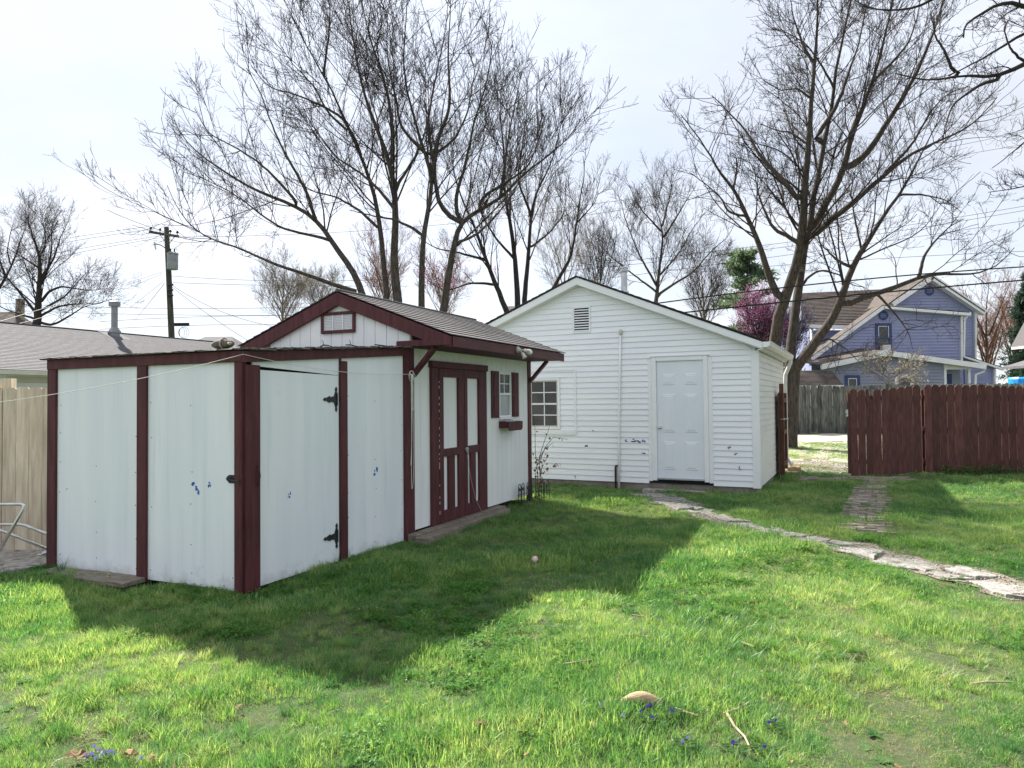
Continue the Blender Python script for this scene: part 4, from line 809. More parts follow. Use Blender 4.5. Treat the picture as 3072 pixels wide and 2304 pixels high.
vp = MB(); vp.lathe([(.17, -.4), (.17, .10), (.21, .13), (.21, .17), (.10, .33), (.10, 1.02), (.18, 1.03), (.18, 1.18), (.12, 1.21), (0, 1.23)], 14, (5.9, 4.0, 3.90)); vp.build('roof_vent', M['trafo'], nh, smooth=False)
MB().hexa([(5.5, 3.6, 3.80), (6.3, 3.6, 3.80), (6.3, 4.40, 4.09), (5.5, 4.40, 4.09)], [(5.52, 3.62, 3.812), (6.28, 3.62, 3.812), (6.28, 4.38, 4.102), (5.52, 4.38, 4.102)]).build('vent_flashing', M['greyroof'], nh)

def simple_house(name, label, x0, x1, y0, y1, eave, ridge, mw, mr, hip=0., chimney=None, alongx=True):
    h = thing(name, label, 'house', ((x0+x1)/2, (y0+y1)/2, 0)); cx, cy = (x0+x1)/2, (y0+y1)/2; ax, ay = (x1-x0)/2, (y1-y0)/2
    BOX('wall', mw, h, -ax+.3, ax-.3, -ay+.3, ay-.3, -.3, eave, bevel=0)
    b = [(-ax, -ay, eave), (ax, -ay, eave), (ax, ay, eave), (-ax, ay, eave)]; r1, r2 = (-ax+hip, 0, ridge), (ax-hip, 0, ridge)
    MB().add(b+[r1, r2], [(0, 1, 5, 4), (1, 2, 5), (2, 3, 4, 5), (3, 0, 4), (3, 2, 1, 0)]).build('roof', mr, h)
    for s in (-.45, .1, .6): BOX('window', M['glass'], h, ax*s-.45, ax*s+.45, -ay+.27, -ay+.299, eave-1.7, eave-.5, bevel=0)
    if chimney: BOX('chimney', M['brick'], h, chimney-.2, chimney+.2, -.2, .2, eave, ridge+.9, bevel=0)
    return h
p = atY(575, 1030, 62); q = atY(668, 1010, 62); simple_house('far_house', 'distant grey hip-roofed house behind the ranch house roof', p[0]-1, q[0]+3, 58, 66, 5.6, q[2], M['cream'], M['greyroof'], hip=2.2)
q = atY(20, 938, 50); simple_house('far_house', 'distant brown-roofed house with chimney at the far left edge', q[0]-6, atY(50, 950, 50)[0]+1.2, 48, 54, 6.2, q[2]+.2, M['cream'], M['shingle_brown'], hip=2., chimney=2.3)
q = atY(1565, 893, 48); simple_house('far_house', 'grey-roofed house half hidden behind the redbud trees', q[0]-1.0, q[0]+3.5, 46, 54, 5.8, q[2]-.3, M['cream'], M['greyroof'], hip=0)

# ================================================================== BLUE HOUSE
bh = thing('blue_house', 'two-storey blue clapboard house with white trim beyond the alley', 'house', (22.5, 44, 0))
bo = np.array([22.5, 44, 0])
def D(dx, dy, Y): return atY(2250+dx*.4703, 720+dy*.4703, Y)-bo
def clip_row(poly, z):
    xs = []
    for (xa, za), (xb, zb) in zip(poly, poly[1:]+poly[:1]):
        if (za-z)*(zb-z) < 0: xs.append(xa+(xb-xa)*(z-za)/(zb-za))
    return (min(xs), max(xs)) if len(xs) >= 2 else None
def clapwall(parent, poly, Y, m, exp=.19, back=.3, name='siding'):
    MB().prism(poly, 1, Y+.012, Y+back).build('wall', m, parent)
    mb = MB(); z0 = min(p[1] for p in poly); z1 = max(p[1] for p in poly); z = z0+.01
    while z < z1-.02:
        a, b = clip_row(poly, z), clip_row(poly, min(z+exp, z1-.005))
        if a and b: mb.hexa([(a[0], Y+.011, z), (a[1], Y+.011, z), (b[1], Y+.011, z+exp), (b[0], Y+.011, z+exp)], [(a[0], Y-.05, z), (a[1], Y-.05, z), (b[1], Y, z+exp), (b[0], Y, z+exp)])
        z += exp
    return mb.build(name, m, parent, kind='stuff')
def xz(pts, Y): return [(D(a, b, Y)[0], D(a, b, Y)[2]) for a, b in pts]
def rail(parent, nm, m, a, b, Y, w_, d_=.25, yo=-.2):
    p, q = D(*a, Y), D(*b, Y); MB().bar((p[0], p[1]+yo, p[2]), (q[0], q[1]+yo, q[2]), d_, w_).build(nm, m, parent)
Ym, Yw, Yp = 47., 44.5, 42.
gpoly = xz([(880, 425), (1150, 250), (1425, 452)], Ym); gpoly = [(gpoly[0][0], 2.6), gpoly[0], gpoly[1], gpoly[2], (gpoly[2][0], 2.6)]
clapwall(bh, gpoly, Ym-44, M['blue'])
wp = xz([(390, 768), (845, 437), (1350, 478)], Yw); wp = [(wp[0][0], 2.4), wp[0], wp[1], wp[2], (wp[2][0], 2.4)]
clapwall(bh, wp, Yw-44, M['blue'])
pp = xz([(470, 825), (865, 740), (1420, 815)], Yp); pp = [(pp[0][0], -.2), pp[0], pp[1], pp[2], (pp[2][0], -.2)]
ox0, ox1, oz = D(1237, 826, Yp)[0], D(1412, 826, Yp)[0], D(1300, 826, Yp)[2]
clapwall(bh, [(pp[0][0], -.2), pp[1], pp[2], (ox0, pp[2][1]+(pp[3][1]-pp[2][1])*(ox0-pp[2][0])/(pp[3][0]-pp[2][0])), (ox0, -.2)], Yp-44, M['blue_gr'])
MB().prism([(ox0, oz), (ox1, oz), (ox1+.2, oz+.13), (ox0, oz+.36)], 1, Yp-44, Yp-44+.1).build('porch_beam', M['wht2'], bh)
BOX('porch_back_wall', M['blue_gr'], bh, ox0, ox1+.2, Yp-44+1.4, Yp-44+1.5, -.2, 3.4, bevel=0); BOX('porch_door', M['blue_dk'], bh, ox0+.95, ox0+1.30, Yp-44+1.36, Yp-44+1.399, .2, 3.0, bevel=0); BOX('door_trim', M['wht2'], bh, ox0+.35, ox0+.50, Yp-44+1.36, Yp-44+1.399, .2, 2.7, bevel=0)
for x in (ox0+.05, ox1-.15): BOX('porch_post', M['wht2'], bh, x-.07, x+.07, Yp-44-.05, Yp-44+.08, -.2, oz, bevel=0)
# roofs
def slabquad(nm, m, P, t=.12): MB().hexa([np.array(p) for p in P], [np.array(p)+np.array([0, 0, t]) for p in P]).build(nm, m, bh)
def courses_quad(nm, m, tl, tr, br, bl, n):
    mb = MB(); tl, tr, br, bl = map(np.array, (tl, tr, br, bl)); up = np.array([0, -.02, .045])
    for k in range(n):
        a, b = k/n, (k+1.05)/n
        A_, B_, C_, D_ = tl+(bl-tl)*a, tr+(br-tr)*a, tr+(br-tr)*b+up, tl+(bl-tl)*b+up
        mb.hexa([A_-up, B_-up, C_-2*up, D_-2*up], [A_, B_, C_, D_])
    return mb.build(nm, m, bh, kind='stuff')
courses_quad('shingles', M['shingle_brown'], D(325, 338, 53), D(1120, 300, 53), D(860, 560, 46.2), D(330, 560, 46.2), 26)
BOX('rear_wall', M['blue'], bh, D(385, 560, 47)[0], D(900, 560, 47)[0], 3.2, 9, 0, D(385, 575, 47)[2], bevel=0); rail(bh, 'eave_board', M['wht2'], (330, 548), (640, 560), 46.2, .22, .1, -.1); rail(bh, 'corner_board', M['wht2'], (392, 560), (392, 810), 46.8, .1, .25, -.0)
for a, b in (((1150, 240), (900, 412)), ((1150, 240), (1490, 466))): rail(bh, 'rake_board', M['wht2'], a, b, Ym-.35, .34, .5, 0)
for a, b in (((1150, 228), (885, 412)), ((1150, 228), (1500, 462))):
    p, q = D(*a, Ym-.6), D(*b, Ym-.6); slabquad('roof', M['shingle_brown'], [p, q, q+np.array([0, 7, 0]), p+np.array([0, 7, 0])], .1)
for a, b in (((845, 428), (385, 762)), ((845, 428), (1398, 474))): rail(bh, 'rake_board', M['wht2'], a, b, Yw-.3, .22, .4, 0)
p, q = D(845, 420, Yw-.5), D(1400, 464, Yw-.5); slabquad('roof', M['shingle_brown'], [p, q, q+np.array([0, 2.2, .0]), p+np.array([0, 2.2, .0])], .05)
p, q = D(845, 420, Yw-.5), D(380, 756, Yw-.5); slabquad('roof', M['shingle_brown'], [p, q, q+np.array([0, 1.2, 0]), p+np.array([0, 1.2, 0])], .05)
for a, b in (((865, 722), (455, 810)), ((865, 722), (1500, 808))): rail(bh, 'porch_fascia', M['wht2'], a, b, Yp-.4, .30, .25, 0)
for a, b in (((865, 712), (450, 800)), ((865, 712), (1505, 797))):
    p, q = D(*a, Yp-.5), D(*b, Yp-.5); slabquad('porch_roof', M['shingle_brown'], [p, q, q+np.array([0, 3, .35]), p+np.array([0, 3, .35])], .05)
rail(bh, 'corner_board', M['wht2'], (1343, 480), (1343, 770), Yw-.05, .1, .30, 0); rail(bh, 'corner_board', M['wht2'], (1432, 455), (1432, 800), Ym-.05, .1, .32, 0)
rail(bh, 'drain_pipe', M['wht2'], (1366, 500), (1362, 745), Yw-.1, .1, .14, 0); MB().tube([D(1362, 510, Yw-.2), D(1382, 492, Yw-.2), D(1384, 480, Yw-.2)], .07, 6).build('drain_elbow', M['wht2'], bh)
MB().tube([D(1498, 815, Yp-.4), D(1490, 840, Yp-.3), D(1440, 858, Yp-.2), D(1436, 920, Yp-.2)], .075, 6).build('drain_pipe', M['wht2'], bh)
lp = xz([(1365, 755), (1560, 815)], 45.); clapwall(bh, [(lp[0][0], -.2), lp[0], lp[1], (lp[1][0], -.2)], 1.0, M['blue']); rail(bh, 'lean_to_fascia', M['wht2'], (1360, 742), (1615, 824), 44.7, .16, .2, 0); rail(bh, 'corner_board', M['wht2'], (1557, 820), (1557, 930), 44.9, .1, .25, 0)
p, q = D(1360, 736, 44.6), D(1615, 816, 44.6); slabquad('lean_to_roof', M['shingle_brown'], [p, q, q+np.array([0, 2, .0]), p+np.array([0, 2, 0])], .05)
# upstairs window, vents, downstairs windows
def hwin(a, b, Y, tr_, ac=False):
    p, q = D(*a, Y), D(*b, Y); wv = BOX('window', M['glass'], bh, p[0], q[0], p[1]-.05, p[1]-.03, q[2], p[2], bevel=0)
    for u0, u1, c, d in ((p[0]-.16, p[0], q[2], p[2]+.16), (q[0], q[0]+.16, q[2], p[2]+.16), (p[0], q[0], p[2], p[2]+.16), (p[0], q[0], (p[2]+q[2])/2-.03, (p[2]+q[2])/2+.03)): BOX('window_frame', tr_, wv, u0+.001, u1-.001, p[1]-.10, p[1]-.051, c, d, bevel=0)
    for u0 in (p[0]+.02, q[0]-.05): BOX('sash', M['wht2'], wv, u0, u0+.03, p[1]-.09, p[1]-.052, (p[2]+q[2])/2+.031, p[2]-.02, bevel=0)
    BOX('sash', M['wht2'], wv, p[0]+.051, q[0]-.051, p[1]-.09, p[1]-.052, p[2]-.06, p[2]-.02, bevel=0)
    if ac: 
        a_ = BOX('air_conditioner', M['wht2'], wv, p[0]+.1, q[0]-.08, p[1]-.4, p[1]-.0505, q[2]-.05, q[2]+.33)
        for k in range(5): BOX('grille_bar', M['galv'], a_, p[0]+.13, q[0]-.11, p[1]-.415, p[1]-.401, q[2]+.0+k*.06, q[2]+.025+k*.06, bevel=0)
hwin((812, 548), (886, 705), Yw, M['blue_dk'], True); hwin((620, 880), (682, 990), Yp, M['blue_dk']); hwin((935, 876), (1024, 990), Yp, M['wht2'])
for a, Y in (((848, 482), Yw), ((1142, 326), Ym)):
    c = D(*a, Y); vt_ = MB().lathe([(.30, 0), (.30, .05), (.22, .06), (.20, .02), (0, .02)], 20, (c[0], c[1]-.03, c[2]), (0, -1, 0)).build('round_vent', M['blue_dk'], bh)
    for k in (-.1, 0, .1): BOX('vent_bar', M['blue'], vt_, c[0]-.19, c[0]+.19, c[1]-.075, c[1]-.055, c[2]+k-.015, c[2]+k+.015, bevel=0)
# little outbuilding, neighbour at the right, barrel
ob = thing('outbuilding', 'small brown-shingled outbuilding just behind the alley fence', 'shed', (14.3, 33.6, 0)); bo_keep = bo; bo = np.array([14.3, 33.6, 0])
x0, x1 = D(285, 822, 33)[0], D(612, 820, 33)[0]
BOX('wall', M['cream'], ob, x0+.1, x1-.1, .2, 3, -.1, 2.2, bevel=0)
mb = MB()
for k in range(12):
    a, b = k/12, (k+1.06)/12; mb.hexa([(x0, .9-1.2*a, 2.93-.75*a-.03), (x1, .9-1.2*a, 2.93-.75*a-.03), (x1, .9-1.2*b, 2.93-.75*b-.0), (x0, .9-1.2*b, 2.93-.75*b)], [(x0, .9-1.2*a, 2.95-.75*a), (x1, .9-1.2*a, 2.95-.75*a), (x1, .9-1.2*b, 2.98-.75*b), (x0, .9-1.2*b, 2.98-.75*b)])
mb.build('shingles', M['shingle_brown'], ob, kind='stuff'); MB().hexa([(x0, .9, 2.9), (x1, .9, 2.9), (x1, 3.2, 2.2), (x0, 3.2, 2.2)], [(x0, .9, 2.95), (x1, .9, 2.95), (x1, 3.2, 2.25), (x0, 3.2, 2.25)]).build('roof_back', M['shingle_brown'], ob); BOX('eave_board', M['wht2'], ob, x0, x1, -.36, -.32, 2.08, 2.20, bevel=0)
rn = thing('white_neighbour_house', 'white house corner with grey porch roof at the right edge', 'house', (20, 26, 0)); bo = np.array([20., 26, 0])
e0, e1 = D(1692, 688, 24), D(1900, 300, 24)
MB().prism([(e0[0], e0[2]), (e0[0]+.16, e0[2]-.0), (e1[0]+.16, e1[2]), (e1[0], e1[2])], 1, -2.05, -1.95).build('rake_board', M['wht2'], rn); MB().prism([(e0[0]+.45, 0), (6, 0), (6, 6.6), (e1[0]+.3, 5.6), (e0[0]+.45, e0[2]+.35)], 1, -8, -2.06).build('wall', M['wht2'], rn)
slabq = [(e0[0]-.02, -8.1, e0[2]+.0), (e1[0]-.02, -8.1, e1[2]), (e1[0]-.02, -1.94, e1[2]), (e0[0]-.02, -1.94, e0[2])]; MB().hexa(slabq, [tuple(np.add(p, (-.09, 0, .03))) for p in slabq]).build('roof', M['shingle'], rn)
BOX('soffit', M['wht2'], rn, e0[0]+.03, e0[0]+.44, -8, -2.06, e0[2]-.0, e0[2]+.04, bevel=0); MB().bar((e0[0]-.05, -8.1, e0[2]), (e0[0]-.05, -1.95, e0[2]), .1, .1).build('gutter', M['wht2'], rn)
q0, q1 = D(1608, 826, 23), D(2300, 620, 23); MB().hexa([q0, q1, q1+np.array([0, -4, .0]), q0+np.array([0, -4, .0])], [p+np.array([0, 0, .08]) for p in (q0, q1, q1+np.array([0, -4, .0]), q0+np.array([0, -4, .0]))]).build('porch_roof', M['greyroof'], rn); BOX('porch_post', M['wht2'], rn, q0[0]+1.6, q0[0]+1.74, q0[1]+.3, q0[1]+.44, 0, q0[2]+.35, bevel=0)
c = atY(3082, 1150, 30.5); bb = thing('blue_barrel', 'bright blue plastic barrel top showing above the fence at the right edge', 'barrel', (c[0], 30.5, 0))
MB().lathe([(.60, .1), (.66, .3), (.66, 1.0), (.68, 1.05), (.68, 1.12), (.66, 1.15), (.66, 2.0), (.69, 2.03), (.69, 2.34), (.64, 2.42), (0, 2.42)], 20).build('drum', M['bin'], bb, smooth=False)
for k, x in enumerate((-.12, .05, .3)): MB().tube([(x, -.3, 2.40), (x, -.3, 2.62+.02*k)], .035, 8).build('bottle', M['glassc'], bb)
bo = bo_keep

# ================================================================== UTILITY POLE AND WIRES
up_ = thing('utility_pole', 'dark wooden utility pole with crossarm and grey transformer', 'utility pole', (-19.2, 40, 0))
MB().tube([(.32, 0, -.3), (.10, 0, 5.4), (-.10, 0, 9.6), (-.21, 0, 11.6)], [.19, .165, .145, .13], 12).build('shaft', M['pole'], up_, smooth=True)
MB().bar((-1.32, .35, 11.42), (.64, -.35, 10.98), .12, .14).build('crossarm', M['pole'], up_)
for k, t in enumerate((.03, .36, .72, .96)):
    p = np.array([-1.32, .35, 11.42])*(1-t)+np.array([.64, -.35, 10.98])*t; MB().lathe([(.02, 0), (.02, .1), (.06, .11), (.085, .16), (.05, .2), (.06, .24), (0, .27)], 10, p+np.array([0, 0, .06])).build('insulator', M['iron'], up_)
for s in (-1, 1): MB().bar((-.16+s*.55, -s*.2, 11.18-s*.12), (-.12, 0, 10.55), .03, .05).build('brace', M['galv'], up_)
tr = MB().lathe([(.0, 0), (.27, .01), (.29, .05), (.29, .85), (.31, .86), (.31, .92), (.20, .98), (0, 1.0)], 18, (.30, -.32, 9.12)).build('transformer', M['trafo'], up_)
for x in (.2, .42): MB().tube([(x, -.35, 10.05), (x, -.35, 10.3)], .04, 8).build('bushing', M['iron'], tr)
MB().tube([(-.15, -.1, 10.35), (-.45, -.15, 10.55), (-.72, -.2, 10.6)], .03, 6).build('cutout_arm', M['iron'], up_); MB().tube([(-.78, -.2, 10.72), (-.70, -.2, 10.3)], .05, 6).build('cutout', M['galv'], up_)
for z in (7.7, 8.0, 8.3): MB().tube([(.0-.02, -.22, z), (.28, -.22, z)], .06, 6).build('cable_clamp', M['iron'], up_)
def wire(label, pts, Y, r_, nm='overhead_wire', sagpx=0):
    Y = Y if hasattr(Y, '__len__') else [Y]*len(pts); P = np.array([atY(*p, y) for p, y in zip(pts, Y)]); 
    # smooth through the points
    d = np.r_[0, np.cumsum(np.linalg.norm(np.diff(P, axis=0), axis=1))]; t = np.linspace(0, d[-1], 24); co = [np.polyfit(d, P[:, k], min(2, len(P)-1)) for k in range(3)]
    Q = np.stack([np.polyval(c_, t) for c_ in co], 1); tag(MB().tube([tuple(q) for q in Q], r_, 5).build(nm, M['wire']), label, 'wire', 'overhead wires')
wire('thicker upper black cable crossing in front of the blue house gable', [(1960, 912), (2400, 856), (2790, 822), (3120, 797)], 18, .017, 'service_cable')
wire('thicker lower black cable crossing in front of the blue house roof', [(1990, 945), (2450, 895), (2790, 866), (3120, 836)], 18, .019, 'service_cable')
for l, pts, Y in [('topmost thin wire slanting behind the right maple crown', [(1640, 628), (2400, 523), (3120, 385)], 45), ('second thin wire just below the topmost behind the maple', [(1640, 664), (2400, 545), (3120, 425)], 45),
        ('third thin wire passing behind the maple fork', [(1700, 800), (2400, 722), (3120, 610)], 42), ('fourth thin wire close under the third behind the maple', [(1700, 812), (2400, 735), (3120, 623)], 42), ('fifth thin wire behind the lower maple limbs', [(1700, 850), (2400, 760), (3120, 655)], 42), ('sixth and lowest thin wire above the blue house', [(2050, 820), (2500, 785), (3120, 752)], 40),
        ('upper thin wire from the pole crossarm to the left edge', [(442, 680), (250, 707), (-40, 757)], 41), ('second thin wire from the pole crossarm to the left edge', [(470, 686), (250, 718), (-40, 772)], 41), ('third thin wire from the pole, below the crossarm wires', [(500, 705), (250, 744), (-40, 800)], 41), ('fourth thin wire from the pole passing the left tree crown', [(500, 710), (240, 757), (-40, 820)], 41),
        ('drooping service wire from the pole, highest of the fan', [(492, 816), (380, 845), (260, 890), (-30, 972)], [40, 36, 31, 22]), ('drooping service wire from the pole, second of the fan', [(492, 822), (370, 862), (260, 915), (-30, 990)], [40, 36, 31, 22]),
        ('steep service wire from the pole to the ranch house ridge', [(490, 842), (420, 905), (350, 950), (300, 1000)], [40, 38, 34, 31]), ('steepest service wire from the pole behind the roof vent', [(492, 850), (430, 935), (370, 990), (340, 1020)], [40, 38, 36, 34]),
        ('crossarm wire running right from the pole behind the central tree', [(543, 712), (900, 700), (1500, 660), (1700, 630)], [40, 44, 46, 46]), ('thin wire running right from the pole at transformer height', [(515, 828), (800, 842), (1150, 838)], 44), ('thin wire running right from the pole just below the transformer', [(518, 848), (800, 856), (1150, 858)], 44),
        ('low horizontal wire left and right of the pole, highest of the low bundle', [(-40, 905), (350, 930), (720, 918), (1150, 915)], 43), ('low horizontal wire, second of the low bundle', [(-40, 925), (350, 950), (720, 938), (1150, 942)], 43), ('low horizontal wire, third of the low bundle', [(300, 965), (720, 948), (1150, 955)], 43), ('low horizontal wire, lowest of the low bundle', [(300, 990), (520, 972), (720, 978), (1150, 980)], 43),
        ('drooping cable from the pole into the shed gable twigs', [(515, 855), (600, 905), (720, 955), (860, 985)], 41), ('second drooping cable from the pole toward the shed', [(515, 862), (600, 920), (700, 1000), (780, 1040)], 41)]:
    wire(l, pts, Y, .012)
cc = thing('cable_coil', 'spare coil of black cable hanging on a low wire beside the pole', 'cable', atY(545, 1000, 41)); MB().box(-.42, .42, -.05, .05, .42, .60).build('splice_box', M['wire'], cc)
for k in range(3): MB().tube([((.18+.05*k)*math.cos(a)+.06*k, .02*k, .05+(.26+.04*k)*math.sin(a)) for a in np.linspace(0, 2*math.pi, 18)], .010, 5).build('loop', M['wire'], cc)

# ================================================================== SMALL THINGS ON THE LAWN
def lawn(px, py, dz=0):
    p = gnd(px, py); return (p[0], p[1], float(hgt(p[0], p[1]))+dz)
# iron edging
for k, (u, v, an, lab) in enumerate(((5.40, -.10, 0, 'black iron hoop edging panel by the shed corner, nearest the doors'), (5.68, -.12, 2, 'black iron hoop edging panel by the shed corner, middle one'), (5.96, -.20, -24, 'black iron hoop edging panel under the dead vine'))):
    e = thing('garden_edging', lab, 'edging', S2W(u, v, 0), RS+R(an), 'iron hoop edging panels')
    for j in range(2):
        c = .07+j*.125; mb = MB(); mb.tube([(c-.05, 0, -.05), (c-.05, 0, .27)]+[(c-.05*math.cos(a), 0, .27+.06*math.sin(a)) for a in np.linspace(.3, math.pi-.3, 8)]+[(c+.05, 0, .27), (c+.05, 0, -.05)], .0065, 6); mb.build('hoop', M['iron'], e)
        mb = MB(); mb.tube([(c, 0, 0), (c, 0, .24)], .005, 5); mb.lathe([(.0, 0), (.022, .012), (.014, .03), (.006, .055), (0, .07)], 6, (c, 0, .22)); mb.build('spear', M['iron'], e)
    for z in (.06, .17): MB().tube([(-.01, 0, z), (.28, 0, z)], .0055, 5).build('cross_rail', M['iron'], e)
# dead vine climbing the far shed corner
vn = thing('dead_vine', 'withered climbing vine with brown leaves at the far shed corner', 'plant', S2W(6.13, -.10, 0), RS)
r_ = random.Random(12); st_ = MB()
stems = [[(0, 0, 0), (.02, -.02, .4), (-.03, .0, .8), (-.1, -.03, 1.15), (-.16, -.02, 1.42)], [(.02, -.03, 0), (.04, -.05, .35), (.0, -.06, .62), (.1, -.12, .85), (.25, -.2, 1.0), (.42, -.3, .98), (.52, -.36, .95)], [(0, .0, .5), (.04, -.06, .75), (.12, -.1, .95), (.2, -.14, 1.12), (.22, -.16, 1.22)],
         [(.0, -.02, 0), (-.05, -.08, .3), (-.03, -.12, .6), (.02, -.08, .72)], [(.01, -.05, .68), (.12, -.12, .84), (.3, -.16, .90), (.36, -.18, .91)], [(-.03, 0, 0), (-.1, -.03, .3), (-.07, -.02, .55)]]
for s in stems: st_.tube(s, list(np.linspace(.007, .0025, len(s))), 5)
st_.build('stems', M['twig'], vn)
for k in range(95):
    s = r_.choice(stems); t = r_.random()**1.5; i_ = min(int(t*(len(s)-1)), len(s)-2); p = np.array(s[i_])*(1-(t*(len(s)-1)-i_))+np.array(s[i_+1])*(t*(len(s)-1)-i_)+np.array([r_.uniform(-.06, .06), r_.uniform(-.06, .04), r_.uniform(-.05, .03)])
    if p[2] > .72 and k % 3: p[2] *= .6
    l = r_.uniform(.035, .065); a = r_.uniform(0, 6.28); d = np.array([math.cos(a)*.5, math.sin(a)*.5, -.8])*l; w_ = np.array([-math.sin(a), math.cos(a), .2])*l*.4; c_ = np.array([0, 0, .3*l])
    MB().add([p, p+d*.5+w_, p+d*1.1, p+d*.5-w_, p+d*.5+c_], [(0, 1, 4), (1, 2, 4), (2, 3, 4), (3, 0, 4)]).build('leaf', M['deadleaf'], vn)
# ball, bark piece, sticks, leaves, violets
b_ = thing('small_ball', 'small pale pink ball lying in the shaded grass before the sheds', 'ball', lawn(1605, 1692, .05)); bm = bmesh.new(); bmesh.ops.create_icosphere(bm, subdivisions=3, radius=.034); me = bpy.data.meshes.new('ball'); bm.to_mesh(me); bm.free(); me.polygons.foreach_set('use_smooth', [True]*len(me.polygons)); addobj('shell', me, M['ball'], b_); MB().tube([(.0343*math.cos(a), .0343*math.sin(a), 0) for a in np.linspace(0, 6.283, 17)], .0012, 4).build('seam', M['strap'], b_)
p = lawn(1925, 2138); bk = thing('bark_piece', 'curved tan piece of bark lying in the grass above the violets', 'bark', p, R(-6)); mb = MB()
for i_ in range(9):
    t = i_/8; x = -.105+.21*t; rr = .045*math.sin(math.pi*(.1+.82*t)); 
    for k in range(8): a = math.pi*k/7; mb.v.append((x, math.cos(a)*rr*.8, .02+math.sin(a)*rr+.012*math.sin(3*t)))
    for k in range(8): a = math.pi*(7-k)/7; mb.v.append((x, math.cos(a)*rr*.55, .012+math.sin(a)*rr*.75+.012*math.sin(3*t)))
mb.f += [(i_*16+k, i_*16+(k+1) % 16, (i_+1)*16+(k+1) % 16, (i_+1)*16+k) for i_ in range(8) for k in range(16)]+[tuple(range(16))[::-1], tuple(range(128, 144))]
mb.build('bark', M['barkchip'], bk, smooth=True)
STK = [([(2245, 2128), (2215, 2150), (2170, 2168), (2010, 2168)][:3], 'short pale forked stick right of the violets'), ([(2182, 2168), (2205, 2205), (2235, 2235), (2248, 2262)], 'long pale stick pointing to the bottom edge'), ([(1850, 1932), (1905, 1925), (1950, 1930), (1995, 1942)], 'thin dark stick lying in sunlit grass in the lawn middle'), ([(1690, 2010), (1740, 2008), (1776, 2006)], 'small pale stick left of the lawn middle'), ([(1895, 1863), (1930, 1866)], 'short stick lying above the middle of the lawn'), ([(2225, 1930), (2262, 1946)], 'short pale stick beside the tall grass clump'), ([(2910, 2058), (2960, 2050), (3040, 2052)], 'straight thin stick near the right edge'), ([(2020, 2155), (2095, 2175)], 'short twig by the bare patch')]
for pts, lab in STK:
    P = [lawn(*q, .03) for q in pts]; mb = MB().tube(P, list(np.linspace(.007, .004, len(P))), 6)
    m_ = np.array(P[len(P)//2]); mb.tube([m_, m_+np.array([.05, .04, .015])], [.004, .002], 4); tag(mb.build('stick', M['stick']), lab, 'stick', 'sticks fallen on the lawn')
def leafmesh(seed):
    r_ = random.Random(seed); n = 10; pts = []; 
    for k in range(n): a = 2*math.pi*k/n; rr = (.55 if k % 2 else 1.)*r_.uniform(.8, 1.1); pts.append((rr*math.cos(a), rr*math.sin(a)*.7, r_.uniform(.0, .5)))
    mb = MB(); mb.hexa(pts, [(x*.97, y*.97, z+.03) for x, y, z in pts]); me = mb.mesh('dead_leaf'); me.materials.append(M['deadleaf']); return me
for k, (x, y, s, lab) in enumerate([(225, 2290, .045, 'curled brown leaf at the bottom edge, leftmost'), (250, 2300, .05, 'brown leaf beside the lilac flowers at the bottom edge'), (385, 2292, .05, 'crumpled brown leaf right of the lilac flowers'), (450, 2300, .045, 'pale brown leaf at the bottom edge, right of the others'), (340, 2190, .035, 'brown leaf in the bare gap at the lower left'), (1565, 2225, .04, 'reddish dead leaf in the grass below the bark piece'), (715, 2120, .035, 'brown leaf standing in the grass at the lower left'), (1442, 2205, .045, 'bleached pale leaf lying in the grass at the lower centre'), (2150, 2110, .02, 'tiny tan leaf near the right violets')]):
    o = addobj('dead_leaf', leafmesh(k), None, None, lawn(x, y, .03), (random.uniform(-.4, .4), random.uniform(-.4, .4), random.uniform(0, 6))); o.scale = (s, s, s); tag(o, lab, 'leaf', 'dead leaves on the lawn')
def flower_mesh(name, m, s, seed):
    r_ = random.Random(seed); mb = MB()
    for k in range(5):
        a = 2*math.pi*k/5+.3; d = np.array([math.cos(a), .15, math.sin(a)])*s; w_ = np.array([-math.sin(a), 0, math.cos(a)])*s*.45
        mb.add([(0, 0, 0), d*.6+w_, d+np.array([0, -.2*s, 0]), d*.6-w_], [(0, 1, 2, 3)])
    me = mb.mesh(name); me.materials.append(m); return me
VI = [('clump of violets with deep purple flowers beside the bark piece', [(1952, 2144), (1942, 2154), (1922, 2172), (1938, 2182), (1956, 2182)], 'violet', 1940, 2185), ('single blue violet just right of the bark piece', [(2013, 2156), (2016, 2162)], 'violet', 2014, 2168), ('pair of violets below the bare patch at the lower right', [(2306, 2184), (2326, 2182)], 'violet', 2316, 2196), ('three violets near the bottom edge by the long stick', [(2198, 2250), (2199, 2262), (2218, 2260)], 'violet', 2208, 2275), ('lone violet near the bottom edge right of the long stick', [(2293, 2262)], 'violet', 2293, 2274), ('two pale violets at the foot of the bare patch', [(2048, 2248), (2063, 2242)], 'lilac', 2055, 2256), ('faint blue violet left of the bark piece', [(1800, 2140), (1870, 2178)], 'lilac', 1835, 2170),
      ('cluster of pale lilac flowers at the bottom left edge', [(262, 2290), (278, 2296), (300, 2290), (318, 2280), (328, 2288), (335, 2296), (290, 2302), (310, 2300), (345, 2300), (425, 2295), (285, 2268)], 'lilac', 300, 2304), ('small pale violets in the grass right of the lawn middle', [(1988, 1867), (1925, 1908), (2110, 1868), (2440, 2003)], 'lilac', 2100, 1900)]
